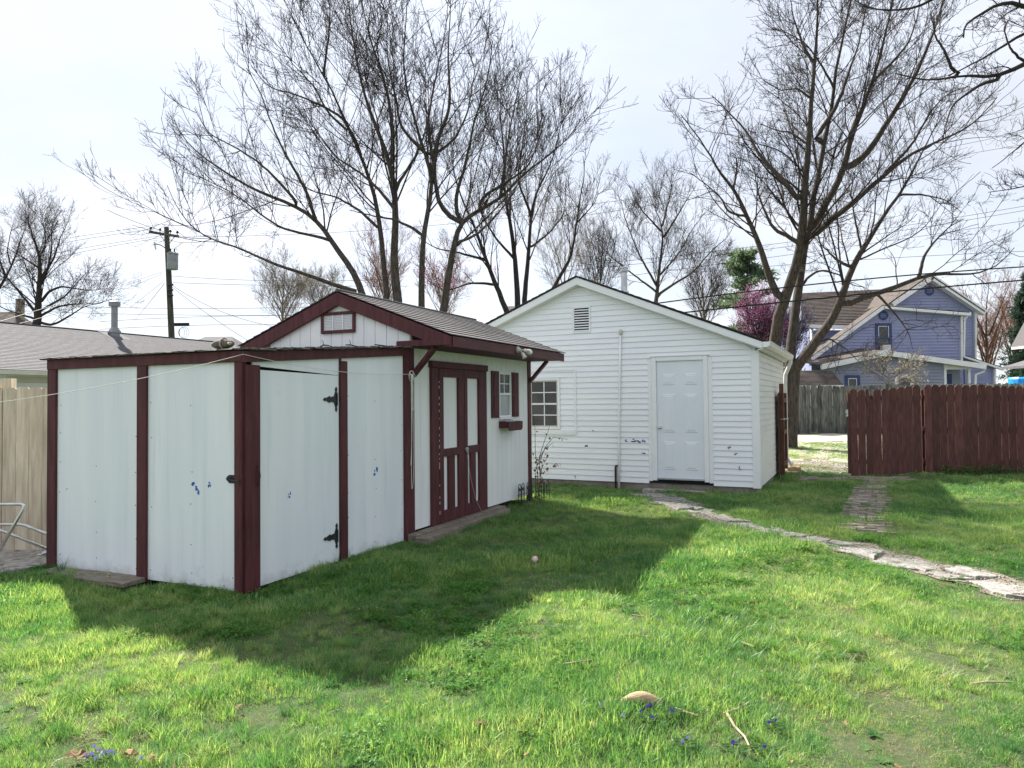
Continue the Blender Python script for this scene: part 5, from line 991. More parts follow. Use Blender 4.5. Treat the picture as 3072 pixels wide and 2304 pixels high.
for lab, fl_, mk, cx, cy in VI:
    c = np.array(lawn(cx, cy)); v = thing('violet_plant', lab, 'flower', c, 0, 'violets in the lawn')
    for k, (x, y) in enumerate(fl_):
        g = gnd(x, y+14); p = np.array([g[0], g[1], hgt(g[0], g[1])])-c; h_ = .052+.01*(k % 3)
        st_ = MB().tube([tuple(p), tuple(p+np.array([.003, 0, h_*.6])), tuple(p+np.array([.0, -.006, h_]))], .0012, 4).build('stem', M['leafgreen'], v)
        f = addobj('bloom', flower_mesh('bloom', M[mk], .0105, k), None, v, p+np.array([0, -.008, h_]), (.2, .3*(k % 3), .4*(k % 4)))
    for k in range(5):
        a = k*1.3; p = np.array([.04*math.cos(a), .04*math.sin(a), .02]); 
        mb = MB(); n = 8; pts = [(p[0]+.018*math.cos(t), p[1]+.018*math.sin(t)*1.1, p[2]+.02+.006*math.cos(2*t)) for t in np.linspace(0, 6.283, n, endpoint=False)]; mb.hexa(pts, [(x, y, z+.001) for x, y, z in pts]); mb.build('leaf', M['leafgreen'], v)
# ================================================================== TREES
def tubes(P, Rr, k):
    """P (n,S,3), Rr (n,S) -> verts, quads for n tubes with k sides"""
    n, S, _ = P.shape
    T = np.gradient(P, axis=1); T /= np.linalg.norm(T, axis=2, keepdims=True)+1e-9
    ref = np.where(np.abs(T[:, :1, 2:3]) > .8, np.array([1., 0, 0]), np.array([0, 0, 1.]))
    A = np.cross(T, np.broadcast_to(ref, T.shape)); A /= np.linalg.norm(A, axis=2, keepdims=True)+1e-9
    B = np.cross(T, A); ang = np.arange(k)*2*np.pi/k
    V = P[:, :, None, :] + Rr[:, :, None, None]*(np.cos(ang)[None, None, :, None]*A[:, :, None, :]+np.sin(ang)[None, None, :, None]*B[:, :, None, :])
    idx = np.arange(n*S*k).reshape(n, S, k); nx_ = np.roll(idx, -1, axis=2)
    Q = np.stack([idx[:, :-1], nx_[:, :-1], nx_[:, 1:], idx[:, 1:]], -1).reshape(-1, 4)
    return V.reshape(-1, 3), Q
def joinVQ(parts):
    Vs, Qs, o = [], [], 0
    for V, Q in parts: Vs.append(V); Qs.append(Q+o); o += len(V)
    return np.concatenate(Vs), np.concatenate(Qs)
def unit(a): return a/(np.linalg.norm(a, axis=-1, keepdims=True)+1e-9)
def sprout(P, Rr, g, count, t0, t1, ang, lenf, lmin, lmax, up, jit, S, rf, rmin, out=None, tpow=1.0, curl=0.):
    """children of branches P: `count` each, at t in [t0,t1]; returns child points, radii"""
    n, Sp, _ = P.shape; m = n*count
    pl_ = np.linalg.norm(np.diff(P, axis=1), axis=2).sum(1); pid = g.choice(n, m, p=pl_/pl_.sum()); t = t0+(t1-t0)*g.random(m)**tpow
    f = t*(Sp-1); i0 = np.minimum(f.astype(int), Sp-2); w_ = (f-i0)[:, None]
    p0 = P[pid, i0]*(1-w_)+P[pid, i0+1]*w_; d = unit(P[pid, i0+1]-P[pid, i0]); r0 = Rr[pid, i0]*(1-w_[:, 0])+Rr[pid, i0+1]*w_[:, 0]
    plen = np.linalg.norm(np.diff(P, axis=1), axis=2).sum(1)[pid]
    a = np.radians(ang[0]+(ang[1]-ang[0])*g.random(m))[:, None]; rv = unit(g.normal(size=(m, 3))); side = unit(np.cross(d, rv))
    if out is not None: side = unit(side+np.asarray(out)[None, :]*.0+np.array([0, 0, .35])[None, :])
    D_ = unit(d*np.cos(a)+side*np.sin(a))
    Ln = np.clip(plen*lenf*(.55+.9*g.random(m))*(1.05-.55*t), lmin, lmax)
    pts = [p0]; cur = D_; q = p0
    bend = unit(g.normal(size=(m, 3)))*curl
    for s in range(S-1):
        cur = unit(cur+g.normal(size=(m, 3))*jit+np.array([0, 0, up])+bend); q = q+cur*(Ln/(S-1))[:, None]; pts.append(q)
    PP = np.stack(pts, 1); rr0 = np.maximum(r0*rf, rmin*1.25); rr0 = np.minimum(rr0, r0*.95)
    tt = np.linspace(0, 1, S)[None, :]
    return PP, np.maximum(rr0[:, None]*(1-.82*tt), rmin*.75)
def limb_arrays(limbs, conv, Y0, depth_amp, g, S=22):
    """limbs: list of (pixel points, r0 px-width in metres radius, r1, parent or None) -> (n,S,3),(n,S)"""
    out = []; outr = []
    for k, (pts, r0, r1, par) in enumerate(limbs):
        px = np.array([conv(*p) for p in pts], float); d = np.r_[0, np.cumsum(np.linalg.norm(np.diff(px, axis=0), axis=1))]; t = np.linspace(0, d[-1], S)
        # Catmull-like smoothing
        xs = np.interp(t, d, px[:, 0]); ys = np.interp(t, d, px[:, 1])
        for _ in range(2): xs[1:-1] = (xs[:-2]+2*xs[1:-1]+xs[2:])/4; ys[1:-1] = (ys[:-2]+2*ys[1:-1]+ys[2:])/4
        if par is None: ys0 = Y0[k] if hasattr(Y0, '__len__') else Y0
        else:
            Pp, pxp = out[par]; j = np.argmin(np.hypot(pxp[:, 0]-px[0, 0], pxp[:, 1]-px[0, 1])); ys0 = Pp[j, 1]; xs[0], ys[0] = pxp[j]
        drift = g.uniform(-1, 1)*depth_amp*d[-1]/1000.; wob = g.uniform(-1, 1)*.25*depth_amp*d[-1]/1000.
        tt = np.linspace(0, 1, S); Yd = ys0+drift*tt+wob*np.sin(tt*np.pi*1.5)
        Pw = np.array([atY(x, y, Y) for x, y, Y in zip(xs, ys, Yd)]); nz = g.normal(size=Pw.shape)*r1*.5; nz[0] = 0
        out.append((Pw+nz, np.stack([xs, ys], 1))); outr.append(r1+(r0-r1)*(1-tt)**1.35)
    return np.stack([o[0] for o in out]), np.array(outr)
def build_tree(name, label, cat, limbs, conv, Y0, amp, seed, spec, m_trunk, m_twig, base_ext=None, group=None, blossom=None, S=22):
    g = np.random.default_rng(seed); P, Rr = limb_arrays(limbs, conv, Y0, amp, g, S)
    root = thing(name, label, cat, (float(P[0, 0, 0]), float(P[0, 0, 1]), 0), 0, group); o = np.array([P[0, 0, 0], P[0, 0, 1], 0])
    parts = [tubes(P-o, Rr, 9)]
    if base_ext is not None:       # bring trunks down to the ground
        for k in base_ext:
            p = P[k, 0]; d = unit(P[k, 1]-P[k, 0]); q = np.array([p[0]-d[0]*.4*p[2]/3, p[1]-d[1]*.2*p[2]/3, -.15]); tt = np.linspace(0, 1, 6)[:, None]
            E_ = (q*(1-tt)+(p+.05*d)*tt)[None]-o; parts.append(tubes(E_, (Rr[k, 0]*np.array([1.45, 1.2, 1.1, 1.05, 1.02, 1.]))[None], 9))
    V, Q = joinVQ(parts); addobj('trunk', fastmesh('trunk', V, Q, True), m_trunk, root)
    lv = (P, Rr); cr = []; allp = []
    for (src, count, t0, t1, ang, lenf, lmin, lmax, up, jit, S_, rf, rmin, sides, curl) in spec:
        A = [lv] if src == 0 else []
        base_ = lv if src == 0 else allp[src-1]
        C_, Rc = sprout(base_[0], base_[1], g, count, t0, t1, ang, lenf, lmin, lmax, up, jit, S_, rf, rmin, out=(0, 0, 1), curl=curl)
        allp.append((C_, Rc)); cr.append(tubes(C_-o, Rc, sides))
    V, Q = joinVQ(cr); addobj('crown', fastmesh('crown', V, Q), m_twig, root)
    if blossom: add_blossom(root, o, allp, g, *blossom)
    return root
def add_blossom(root, o, allp, g, m, n, size, spread, zlo, zhi, lev=(-1,)):
    pts = np.concatenate([allp[l][0].reshape(-1, 3) for l in lev]); pts = pts[(pts[:, 2] > zlo) & (pts[:, 2] < zhi)]
    if len(pts) == 0: return
    c = pts[g.integers(0, len(pts), n)]+g.normal(size=(n, 3))*spread-o
    a = unit(g.normal(size=(n, 3))); b = unit(np.cross(a, g.normal(size=(n, 3)))); s = size*(.5+g.random(n))[:, None]; cc_ = np.cross(a, b)
    V = np.stack([c+a*s, c-a*s*.6+b*s, c-a*s*.6-b*s, c+cc_*s], 1).reshape(-1, 3); i_ = np.arange(n)[:, None]*4
    Q = np.concatenate([i_+np.array([[0, 1, 3]]), i_+np.array([[1, 2, 3]]), i_+np.array([[2, 0, 3]]), i_+np.array([[0, 2, 1]])])
    addobj('blossom', fastmesh('blossom', V, Q), m, root)['kind'] = 'stuff'
Z6 = lambda x, y: (400+x*.678, y*.678)
Z7 = lambda x, y: (1850+x*.663, y*.663)
Z5 = lambda x, y: (x*.3617, 550+y*.3617)
ID = lambda x, y: (x, y)
# ---- central multi-stemmed tree
L1 = [([(1015, 1310), (985, 1210), (920, 1130), (870, 1060), (840, 1000), (800, 960), (740, 920), (640, 880), (560, 850), (480, 810), (380, 745), (300, 690), (210, 610), (180, 530)], .095, .010, None),
      ([(985, 1290), (950, 1283), (850, 1245), (740, 1205), (650, 1180), (580, 1150), (500, 1110), (400, 1075), (300, 1045), (200, 940), (150, 820)], .065, .009, None),
      ([(1120, 1310), (1105, 1170), (1095, 1020), (1070, 860), (1020, 730), (1000, 660), (960, 590), (930, 520), (890, 420), (840, 330), (790, 250), (740, 150), (690, 60)], .09, .011, None),
      ([(1170, 1335), (1150, 1150), (1160, 1000), (1160, 850), (1140, 740), (1110, 630), (1060, 540), (1030, 440), (1000, 340), (980, 220), (960, 100), (950, -60)], .125, .012, None),
      ([(1275, 1365), (1275, 1170), (1280, 1050), (1310, 900), (1330, 800), (1310, 700), (1270, 660), (1250, 520), (1210, 420), (1190, 300), (1200, 180), (1210, 50), (1215, -80)], .09, .011, None),
      ([(1370, 1385), (1400, 1180), (1420, 1080), (1440, 980), (1520, 930), (1620, 890), (1720, 770), (1850, 680), (1920, 620), (1960, 560)], .115, .010, None),
      ([(800, 960), (770, 850), (700, 730), (640, 620), (600, 520), (560, 400), (500, 300)], .05, .010, 0), ([(740, 920), (660, 820), (560, 720), (450, 650), (330, 590), (270, 480)], .045, .009, 0), ([(870, 1060), (780, 1040), (650, 1010), (540, 930), (440, 850), (330, 800), (230, 760)], .045, .009, 0),
      ([(1000, 660), (930, 520), (820, 460), (700, 410), (600, 390), (520, 290)], .05, .010, 2), ([(840, 330), (860, 200), (870, 80), (865, -40)], .04, .009, 2), ([(1095, 1020), (1000, 930), (900, 870), (800, 850), (690, 780)], .05, .009, 2), ([(960, 590), (860, 500), (800, 380), (700, 280), (640, 180)], .04, .008, 2),
      ([(1140, 740), (1150, 640), (1140, 520), (1130, 420), (1090, 300), (1050, 180), (1020, 60), (1000, -40)], .07, .010, 3), ([(1160, 830), (1220, 740), (1260, 670), (1300, 560), (1290, 430)], .05, .009, 3), ([(1160, 930), (1080, 830), (1000, 760), (900, 700), (820, 600), (760, 500)], .05, .009, 3),
      ([(1330, 800), (1330, 680), (1350, 600), (1400, 500), (1400, 380), (1390, 250), (1400, 120), (1405, -40)], .07, .010, 4), ([(1270, 660), (1180, 560), (1160, 420), (1130, 300), (1120, 160), (1130, 20)], .045, .009, 4), ([(1290, 1050), (1240, 1010), (1150, 970), (1080, 960), (960, 930)], .05, .010, 4), ([(1310, 700), (1420, 620), (1480, 500), (1500, 380), (1520, 260)], .045, .009, 4),
      ([(1440, 980), (1380, 960), (1340, 870), (1330, 700), (1300, 600), (1310, 480), (1340, 330), (1370, 200), (1390, 60)], .07, .010, 5), ([(1440, 980), (1420, 880), (1480, 700), (1500, 560), (1550, 420), (1580, 280), (1590, 180)], .06, .010, 5), ([(1520, 930), (1550, 860), (1600, 840), (1750, 740), (1800, 600), (1830, 500)], .05, .009, 5), ([(1620, 890), (1640, 760), (1660, 600), (1690, 450), (1720, 320)], .045, .009, 5), ([(1420, 1080), (1520, 1040), (1600, 960), (1680, 860), (1740, 740)], .045, .009, 5)]
SPEC1 = [(0, 11, .26, .99, (30, 62), .55, 1.3, 4.4, .035, .05, 12, .36, .009, 4, .012), (1, 8, .10, 1., (28, 58), .38, .5, 1.9, .03, .055, 8, .45, .0062, 3, .015), (2, 4, .15, 1., (28, 58), .38, .25, .8, .03, .07, 5, .55, .0048, 3, .02), (3, 3, .1, 1., (35, 70), .22, .05, .20, .03, .1, 3, .6, .0034, 3, .02)]
build_tree('bare_tree', 'large bare multi-stemmed tree spreading behind the two sheds', 'tree', L1, Z6, 19., 3.2, 1, SPEC1, M['bark'], M['twig'], base_ext=(0, 1, 2, 3, 4, 5))
# ---- redbuds to its right
L2 = [([(1700, 1330), (1690, 1150), (1670, 1000), (1640, 850), (1640, 650), (1620, 520), (1630, 380)], .10, .010, None), ([(1730, 1330), (1750, 1100), (1760, 950), (1780, 850), (1840, 750), (1880, 620), (1900, 500)], .09, .010, None), ([(1660, 1400), (1560, 1150), (1510, 1000), (1460, 900), (1420, 780), (1400, 650)], .10, .010, None), ([(1850, 1290), (1940, 1130), (1960, 1000), (1980, 850), (2000, 770), (1990, 690)], .07, .010, None),
      ([(1970, 980), (2040, 900), (2060, 850)], .03, .008, 3), ([(1760, 950), (1700, 800), (1720, 650), (1740, 500)], .05, .009, 1), ([(1690, 1150), (1600, 1050), (1540, 950), (1520, 800)], .05, .009, 0), ([(1560, 1150), (1450, 1120), (1340, 1100), (1260, 1050)], .05, .010, 2), ([(1750, 1100), (1830, 1040), (1900, 960), (1920, 860)], .045, .009, 1), ([(1600, 1260), (1500, 1250), (1380, 1290), (1300, 1240)], .05, .010, 2)]
SPEC2 = [(0, 14, .15, .99, (25, 55), .50, 1.0, 3.2, .07, .06, 10, .36, .0085, 4, .02), (1, 7, .12, 1., (28, 58), .40, .4, 1.4, .05, .07, 7, .45, .006, 3, .03), (2, 4, .2, 1., (28, 60), .40, .2, .6, .04, .09, 4, .55, .005, 3, .03)]
build_tree('redbud_tree', 'dark-stemmed redbud with sparse magenta buds between shed and garage roofs', 'tree', L2, Z6, 24., 3., 2, SPEC2, M['bark_d'], M['twig'], base_ext=(0, 1, 2, 3), blossom=(M['pinkflower'], 550, .015, .02, 2.5, 6.2, (-1, -2)))
# ---- silver maple on the right
L3 = [([(710, 1590), (730, 1440), (745, 1370), (790, 1290), (830, 1150), (845, 1060), (840, 900), (865, 700), (880, 450), (900, 250), (905, 100), (915, -90)], .18, .022, None), ([(785, 1640), (800, 1450), (825, 1280), (840, 1150), (870, 1060), (890, 900), (930, 700), (970, 500), (1000, 280), (1030, 150), (1060, 0), (1075, -90)], .155, .025, None),
      ([(800, 1680), (880, 1570), (960, 1470), (1010, 1390), (1030, 1300), (1060, 1210), (1110, 1140), (1190, 1000), (1280, 880), (1340, 780), (1400, 650), (1450, 560)], .16, .012, None),
      ([(745, 1370), (710, 1310), (670, 1190), (640, 1080), (590, 980), (530, 850), (470, 790), (410, 680), (370, 620), (330, 570), (290, 520)], .115, .012, 0), ([(835, 920), (770, 840), (700, 760), (630, 680), (600, 610), (540, 540), (470, 470), (430, 430)], .085, .012, 0), ([(840, 1115), (780, 1070), (715, 1045), (680, 980), (640, 880), (620, 750)], .07, .012, 0), ([(590, 980), (500, 960), (480, 900), (400, 830), (330, 780)], .04, .010, 3), ([(530, 850), (545, 760), (540, 715)], .04, .02, 3),
      ([(870, 1070), (960, 900), (1030, 780), (1060, 590), (1110, 500), (1160, 370), (1200, 220), (1240, 60), (1260, -80)], .13, .02, 1), ([(1030, 780), (1130, 700), (1230, 550), (1310, 420), (1380, 280), (1440, 130), (1480, 0), (1500, -80)], .11, .02, 8), ([(865, 1090), (960, 1000), (1080, 910), (1200, 800), (1300, 720), (1420, 650), (1560, 600), (1640, 540), (1720, 440)], .11, .012, 1), ([(1200, 800), (1340, 650), (1420, 500), (1500, 420), (1590, 390)], .05, .012, 10),
      ([(1020, 1385), (1120, 1345), (1230, 1310), (1370, 1255), (1460, 1235), (1600, 1245), (1720, 1210), (1800, 1120)], .10, .010, 2), ([(1370, 1255), (1385, 1170), (1430, 1100), (1500, 1030), (1570, 990)], .055, .010, 12), ([(830, 1300), (880, 1240), (930, 1220), (1000, 1240), (1060, 1290), (1120, 1300)], .045, .012, 1), ([(1060, 1210), (1000, 1180), (930, 1110), (900, 1080)], .05, .012, 2), ([(1180, 1330), (1260, 1420), (1320, 1500), (1340, 1580)], .04, .008, 12), ([(880, 1565), (960, 1530), (1040, 1580), (1100, 1640)], .04, .008, 2),
      ([(880, 650), (940, 570), (1010, 450), (1050, 330), (1100, 180), (1130, 20)], .08, .015, 1), ([(870, 660), (790, 600), (720, 590), (650, 560)], .035, .010, 0), ([(885, 450), (820, 400), (740, 410), (690, 380)], .035, .009, 0), ([(985, 400), (930, 300), (860, 200), (780, 150), (700, 130)], .04, .010, 1), ([(900, 300), (840, 200), (800, 80), (780, -40)], .045, .010, 0), ([(1060, 600), (990, 720), (950, 690)], .04, .02, 8), ([(1160, 370), (1230, 300), (1320, 200), (1360, 80), (1380, -40)], .05, .012, 8), ([(1110, 1140), (1080, 1000), (1060, 880), (1070, 780)], .035, .010, 2), ([(1280, 880), (1380, 880), (1480, 900), (1560, 960)], .035, .008, 2)]
SPEC3 = [(0, 9, .28, .99, (36, 72), .48, 1.1, 4.0, .015, .08, 13, .32, .010, 4, .04), (1, 7, .10, 1., (32, 68), .38, .5, 1.8, .02, .09, 9, .42, .0066, 3, .06), (2, 4, .15, 1., (32, 68), .38, .25, .9, .05, .10, 6, .52, .0048, 3, .06), (3, 2, .15, 1., (30, 65), .36, .10, .36, .10, .12, 4, .6, .0038, 3, .06)]
build_tree('silver_maple', 'tall bare maple with three leaning trunks beside the garage', 'tree', L3, Z7, 21., 3.0, 3, SPEC3, M['bark'], M['twig'], base_ext=(0, 1, 2))
# ---- near tree whose limbs enter at the top right
L4 = [([(2500, 700), (2300, 450), (2150, 300), (1960, 232), (1843, 282), (1740, 355), (1640, 345), (1560, 335), (1480, 360), (1400, 380), (1340, 345), (1260, 330)], .13, .012, None), ([(2400, 560), (2200, 200), (2000, 80), (1843, 152), (1760, 200), (1680, 250), (1620, 290), (1500, 340)], .10, .012, None), ([(2300, 420), (2100, 150), (1960, 70), (1843, 25), (1740, 0), (1650, 70), (1560, 110), (1540, 140), (1570, 170)], .12, .015, None),
      ([(2100, 120), (1800, -80), (1500, -60), (1420, 10), (1350, 50), (1280, 40), (1200, 50), (1120, 40), (1080, 0)], .09, .012, None), ([(1740, 355), (1650, 380), (1560, 440), (1510, 490), (1480, 600), (1475, 650)], .04, .008, 0), ([(1560, 335), (1520, 320), (1490, 240), (1440, 160), (1420, 60)], .04, .010, 0), ([(2300, 450), (1960, 570), (1843, 640), (1780, 700), (1700, 760)], .05, .007, 0), ([(2400, 600), (1960, 790), (1843, 850), (1760, 860), (1680, 870)], .05, .007, 0), ([(1843, 282), (1780, 220), (1750, 130), (1780, 80)], .03, .008, 0)]
TRUNK4 = [(2600, 1500), (2560, 1100), (2500, 700), (2420, 300), (2380, -100)]
L4b = [(TRUNK4, .30, .16, None)]+[(p, a, b, 0 if c is None else c+1) for p, a, b, c in L4]
SPEC4 = [(0, 9, .45, .99, (35, 75), .16, .35, 1.3, .0, .18, 7, .4, .007, 4, .10), (1, 6, .15, 1., (30, 65), .5, .2, .7, .02, .18, 6, .5, .005, 3, .1), (2, 3, .2, 1., (30, 65), .5, .12, .4, .05, .16, 4, .6, .0042, 3, .1)]
build_tree('bare_tree', 'near dark tree whose crooked limbs enter at the top right corner', 'tree', L4b, Z7, 13.2, 1.2, 4, SPEC4, M['bark_d'], M['twig'], base_ext=(0,))
# ---- far trees
L5 = [([(300, 1200), (320, 1050), (325, 900), (335, 750), (330, 600), (300, 500), (250, 400), (230, 280)], .26, .03, None), ([(335, 850), (400, 700), (430, 550), (430, 400), (480, 310)], 0.108, .015, 0), ([(340, 790), (450, 620), (500, 450), (560, 330)], 0.096, .015, 0), ([(330, 1000), (400, 900), (500, 850), (600, 870), (750, 890), (900, 870)], 0.102, .015, 0), ([(330, 1060), (450, 990), (550, 930), (640, 820), (740, 720)], 0.090, .015, 0), ([(320, 1110), (480, 1020), (620, 1000), (800, 1000), (930, 960)], 0.090, .015, 0), ([(315, 1150), (430, 1180), (560, 1110), (700, 1020), (850, 990)], 0.102, .015, 0), ([(310, 1090), (200, 950), (100, 830), (0, 720), (-80, 650)], 0.108, .015, 0), ([(320, 700), (200, 620), (100, 560), (0, 500)], 0.072, .015, 0), ([(310, 1130), (150, 1080), (30, 1040), (-80, 960)], 0.090, .015, 0), ([(330, 620), (380, 500), (370, 380), (330, 280)], 0.060, .015, 0)]
SPECF = [(0, 10, .12, 1., (30, 64), .50, 1.6, 6.0, .02, .08, 11, .28, .012, 3, .03), (1, 8, .10, 1., (30, 62), .40, .8, 2.8, .03, .09, 8, .38, .0085, 3, .04), (2, 6, .15, 1., (30, 62), .40, .4, 1.3, .04, .10, 5, .5, .0066, 3, .05)]
build_tree('bare_tree', 'broad bare tree behind the ranch house roof at far left', 'tree', L5, Z5, 46., 5., 5, SPECF, M['bark_d'], M['twig'], base_ext=(0,), group='bare trees in the distance')
L5b = [([(-110, 1200), (-60, 950), (50, 780), (130, 600), (180, 450), (220, 340)], 0.180, .018, None), ([(50, 780), (0, 650), (-30, 500), (-20, 350)], 0.090, .018, 0), ([(-60, 950), (-180, 800), (-260, 600)], 0.090, .018, 0), ([(90, 690), (60, 560), (80, 440), (110, 330)], 0.060, .018, 0)]
build_tree('bare_tree', 'bare tree cut by the left edge of the picture', 'tree', L5b, Z5, 52., 5., 6, SPECF, M['bark_d'], M['twig'], base_ext=(0,), group='bare trees in the distance')
L6 = [([(175, 1400), (190, 1250), (210, 1080), (200, 1000), (170, 940), (150, 880)], 0.124, .012, None), ([(185, 1300), (100, 1150), (60, 1050), (30, 960), (20, 900)], 0.074, .012, 0), ([(210, 1080), (260, 1000), (320, 900), (360, 840)], 0.074, .012, 0), ([(180, 1340), (250, 1290), (350, 1230), (430, 1130), (500, 1080), (540, 1000)], 0.081, .012, 0), ([(205, 1050), (120, 960), (80, 900), (60, 840)], 0.062, .012, 0), ([(205, 1030), (230, 930), (250, 850), (240, 800)], 0.062, .012, 0), ([(190, 1250), (280, 1150), (340, 1040), (400, 960)], 0.062, .012, 0), ([(180, 1320), (60, 1230), (-40, 1150), (-100, 1080)], 0.062, .012, 0)]
SPECM = [(0, 12, .12, 1., (30, 62), .50, 1.2, 4.2, .04, .08, 11, .30, .0105, 3, .03), (1, 8, .10, 1., (30, 60), .40, .6, 2.0, .04, .09, 7, .40, .0074, 3, .04), (2, 5, .15, 1., (30, 60), .42, .35, 1.0, .05, .11, 5, .5, .0058, 3, .05)]
build_tree('bare_tree', 'round-headed bare tree rising behind the garage flue', 'tree', L6, Z7, 38., 4., 7, SPECM, M['bark'], M['twig'], base_ext=(0,), group='bare trees in the distance')
def small_tree(label, bx, by_top, spread, Y, seed, m1, m2, ybase=1010, nl=6, thick=.10, name='bare_tree', blossom=None, spec=None, group='bare trees in the distance', rmul=1.):
    r_ = random.Random(seed); limbs = [([(bx, ybase), (bx+r_.uniform(-6, 6), ybase-(ybase-by_top)*.4), (bx+r_.uniform(-10, 10), by_top+(ybase-by_top)*.2), (bx+r_.uniform(-15, 15), by_top)], thick, thick*.12, None)]
    for k in range(nl):
        f = .15+.55*k/nl; y0 = ybase-(ybase-by_top)*f*.8; s = (-1)**k*spread*r_.uniform(.55, 1.); h_ = (ybase-by_top)*r_.uniform(.45, .62)
        limbs.append(([(bx, y0), (bx+s*.35, y0-h_*.35), (bx+s*.75, y0-h_*.72), (bx+s, max(by_top, y0-h_))], thick*.5, thick*.1, 0))
    sp_ = spec or [(0, 10, .10, 1., (28, 58), .55, .9, 3.6, .05, .07, 10, .34, .009*rmul, 3, .03), (1, 7, .10, 1., (28, 58), .42, .5, 1.7, .05, .08, 7, .45, .0068*rmul, 3, .04), (2, 4, .15, 1., (28, 60), .42, .3, .8, .05, .10, 4, .55, .0054*rmul, 3, .04)]
    return build_tree(name, label, 'tree', limbs, ID, Y, 4., seed, sp_, m1, m2, base_ext=(0,), group=group, blossom=blossom, S=14)
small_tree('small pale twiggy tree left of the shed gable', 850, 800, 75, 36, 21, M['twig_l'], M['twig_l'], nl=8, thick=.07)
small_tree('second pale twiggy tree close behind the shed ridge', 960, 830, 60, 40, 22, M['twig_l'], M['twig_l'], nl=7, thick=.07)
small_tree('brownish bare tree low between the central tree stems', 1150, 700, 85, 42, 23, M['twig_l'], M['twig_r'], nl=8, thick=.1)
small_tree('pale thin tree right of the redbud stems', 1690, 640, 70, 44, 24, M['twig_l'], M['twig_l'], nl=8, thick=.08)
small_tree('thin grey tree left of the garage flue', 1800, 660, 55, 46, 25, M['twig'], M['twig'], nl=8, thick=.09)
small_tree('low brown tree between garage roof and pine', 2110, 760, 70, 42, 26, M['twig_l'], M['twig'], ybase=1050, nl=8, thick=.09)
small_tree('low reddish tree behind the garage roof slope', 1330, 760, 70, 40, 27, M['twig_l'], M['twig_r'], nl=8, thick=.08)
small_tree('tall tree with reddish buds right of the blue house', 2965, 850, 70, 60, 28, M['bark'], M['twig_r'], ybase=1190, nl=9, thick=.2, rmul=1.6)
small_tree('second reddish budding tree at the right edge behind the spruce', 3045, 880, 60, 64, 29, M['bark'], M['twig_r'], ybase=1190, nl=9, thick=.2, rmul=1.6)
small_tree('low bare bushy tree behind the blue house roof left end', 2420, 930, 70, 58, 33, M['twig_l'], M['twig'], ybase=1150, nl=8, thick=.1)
small_tree('round magenta redbud in full bloom behind the maple trunks', 2282, 918, 50, 38, 30, M['bark_d'], M['twig'], ybase=1130, nl=10, thick=.11, name='redbud_tree', blossom=(M['pinkflower'], 7000, .026, .05, 3.2, 9., (-1, -2, -3)), group=None)
small_tree('second smaller pink redbud seen between the maple trunks', 2372, 960, 34, 40, 34, M['bark_d'], M['twig'], ybase=1130, nl=8, thick=.08, name='redbud_tree', blossom=(M['lilac'], 2500, .03, .05, 3., 9., (-1, -2)), group=None)
small_tree('white-flowering dogwood in front of the blue house porch', 2672, 1068, 105, 36, 31, M['twig_l'], M['twig_l'], ybase=1180, nl=9, thick=.07, name='dogwood_tree', blossom=(M['whiteflower'], 520, .020, .05, 1.8, 6., (-1, -2)), group=None,
           spec=[(0, 9, .15, 1., (30, 65), .40, .4, 1.8, .01, .10, 6, .4, .012, 3, .03), (1, 5, .15, 1., (25, 55), .45, .3, .9, .02, .12, 5, .5, .009, 3, .05), (2, 2, .2, 1., (25, 60), .5, .2, .4, .05, .14, 4, .6, .007, 3, .06)])
# ---- conifers
def conifer(name, label, bx, ytop, ybase, half, Y, seed, m, loose=1., n=34, pw=.75):
    g = np.random.default_rng(seed); top = atY(bx, ytop, Y); bot = atY(bx, ybase, Y); Hh = top[2]; Wd = half/FPX*Y; root = thing(name, label, 'tree', (top[0], Y, 0)); 
    tt = np.linspace(0, 1, 10); Pt = np.stack([0*tt, 0*tt, -.2+Hh*tt], 1)[None]; V, Q = tubes(Pt, (.02+.22*(1-tt))[None], 8); addobj('trunk', fastmesh('trunk', V, Q, True), M['bark'], root)
    br = []; nd_v = []
    nb_ = n*9; f = g.random(nb_)**.8; z = Hh*(.12+.86*f); L_ = Wd*(1.03-f)**pw*(.5+.6*g.random(nb_))*loose; a = g.random(nb_)*6.283
    d = np.stack([np.cos(a), np.sin(a), .10+.25*f], 1); p0 = np.stack([0*z, 0*z, z], 1); s = np.linspace(0, 1, 5); P_ = p0[:, None]+d[:, None]*(L_[:, None]*s[None])[:, :, None]; P_[:, :, 2] -= (L_[:, None]*s[None]**2)*.18
    V, Q = tubes(P_, np.broadcast_to(.035*(1-.8*s), (nb_, 5)), 3); addobj('branches', fastmesh('branches', V, Q), M['bark_d'], root)
    k = 110; pid = np.repeat(np.arange(nb_), k); t = .25+.78*g.random(nb_*k); c = p0[pid]+d[pid]*(L_[pid]*t)[:, None]; c[:, 2] -= L_[pid]*t*t*.18; c += g.normal(size=c.shape)*np.array([.11, .11, .06])*(Wd/2.2)
    dr = unit(d[pid]*.7+g.normal(size=c.shape)*.7+np.array([0, 0, .25])); sd = unit(np.cross(dr, g.normal(size=c.shape))); l = (.16+.16*g.random(len(c)))[:, None]*Wd/2.0; w_ = l*.13
    V = np.stack([c-sd*w_, c+sd*w_, c+dr*l], 1).reshape(-1, 3); addobj('foliage', fastmesh('foliage', V, np.arange(len(V)).reshape(-1, 3)), m, root)['kind'] = 'stuff'
    return root
conifer('pine_tree', 'green white-pine behind the garage roof, left of the maple', 2240, 748, 1120, 150, 46, 41, M['needle'], 1.0, 8, .36)
conifer('spruce_tree', 'dark spruce at the right edge behind the white house corner', 3100, 800, 1190, 110, 52, 42, M['needle_d'], 1., 26, .7)
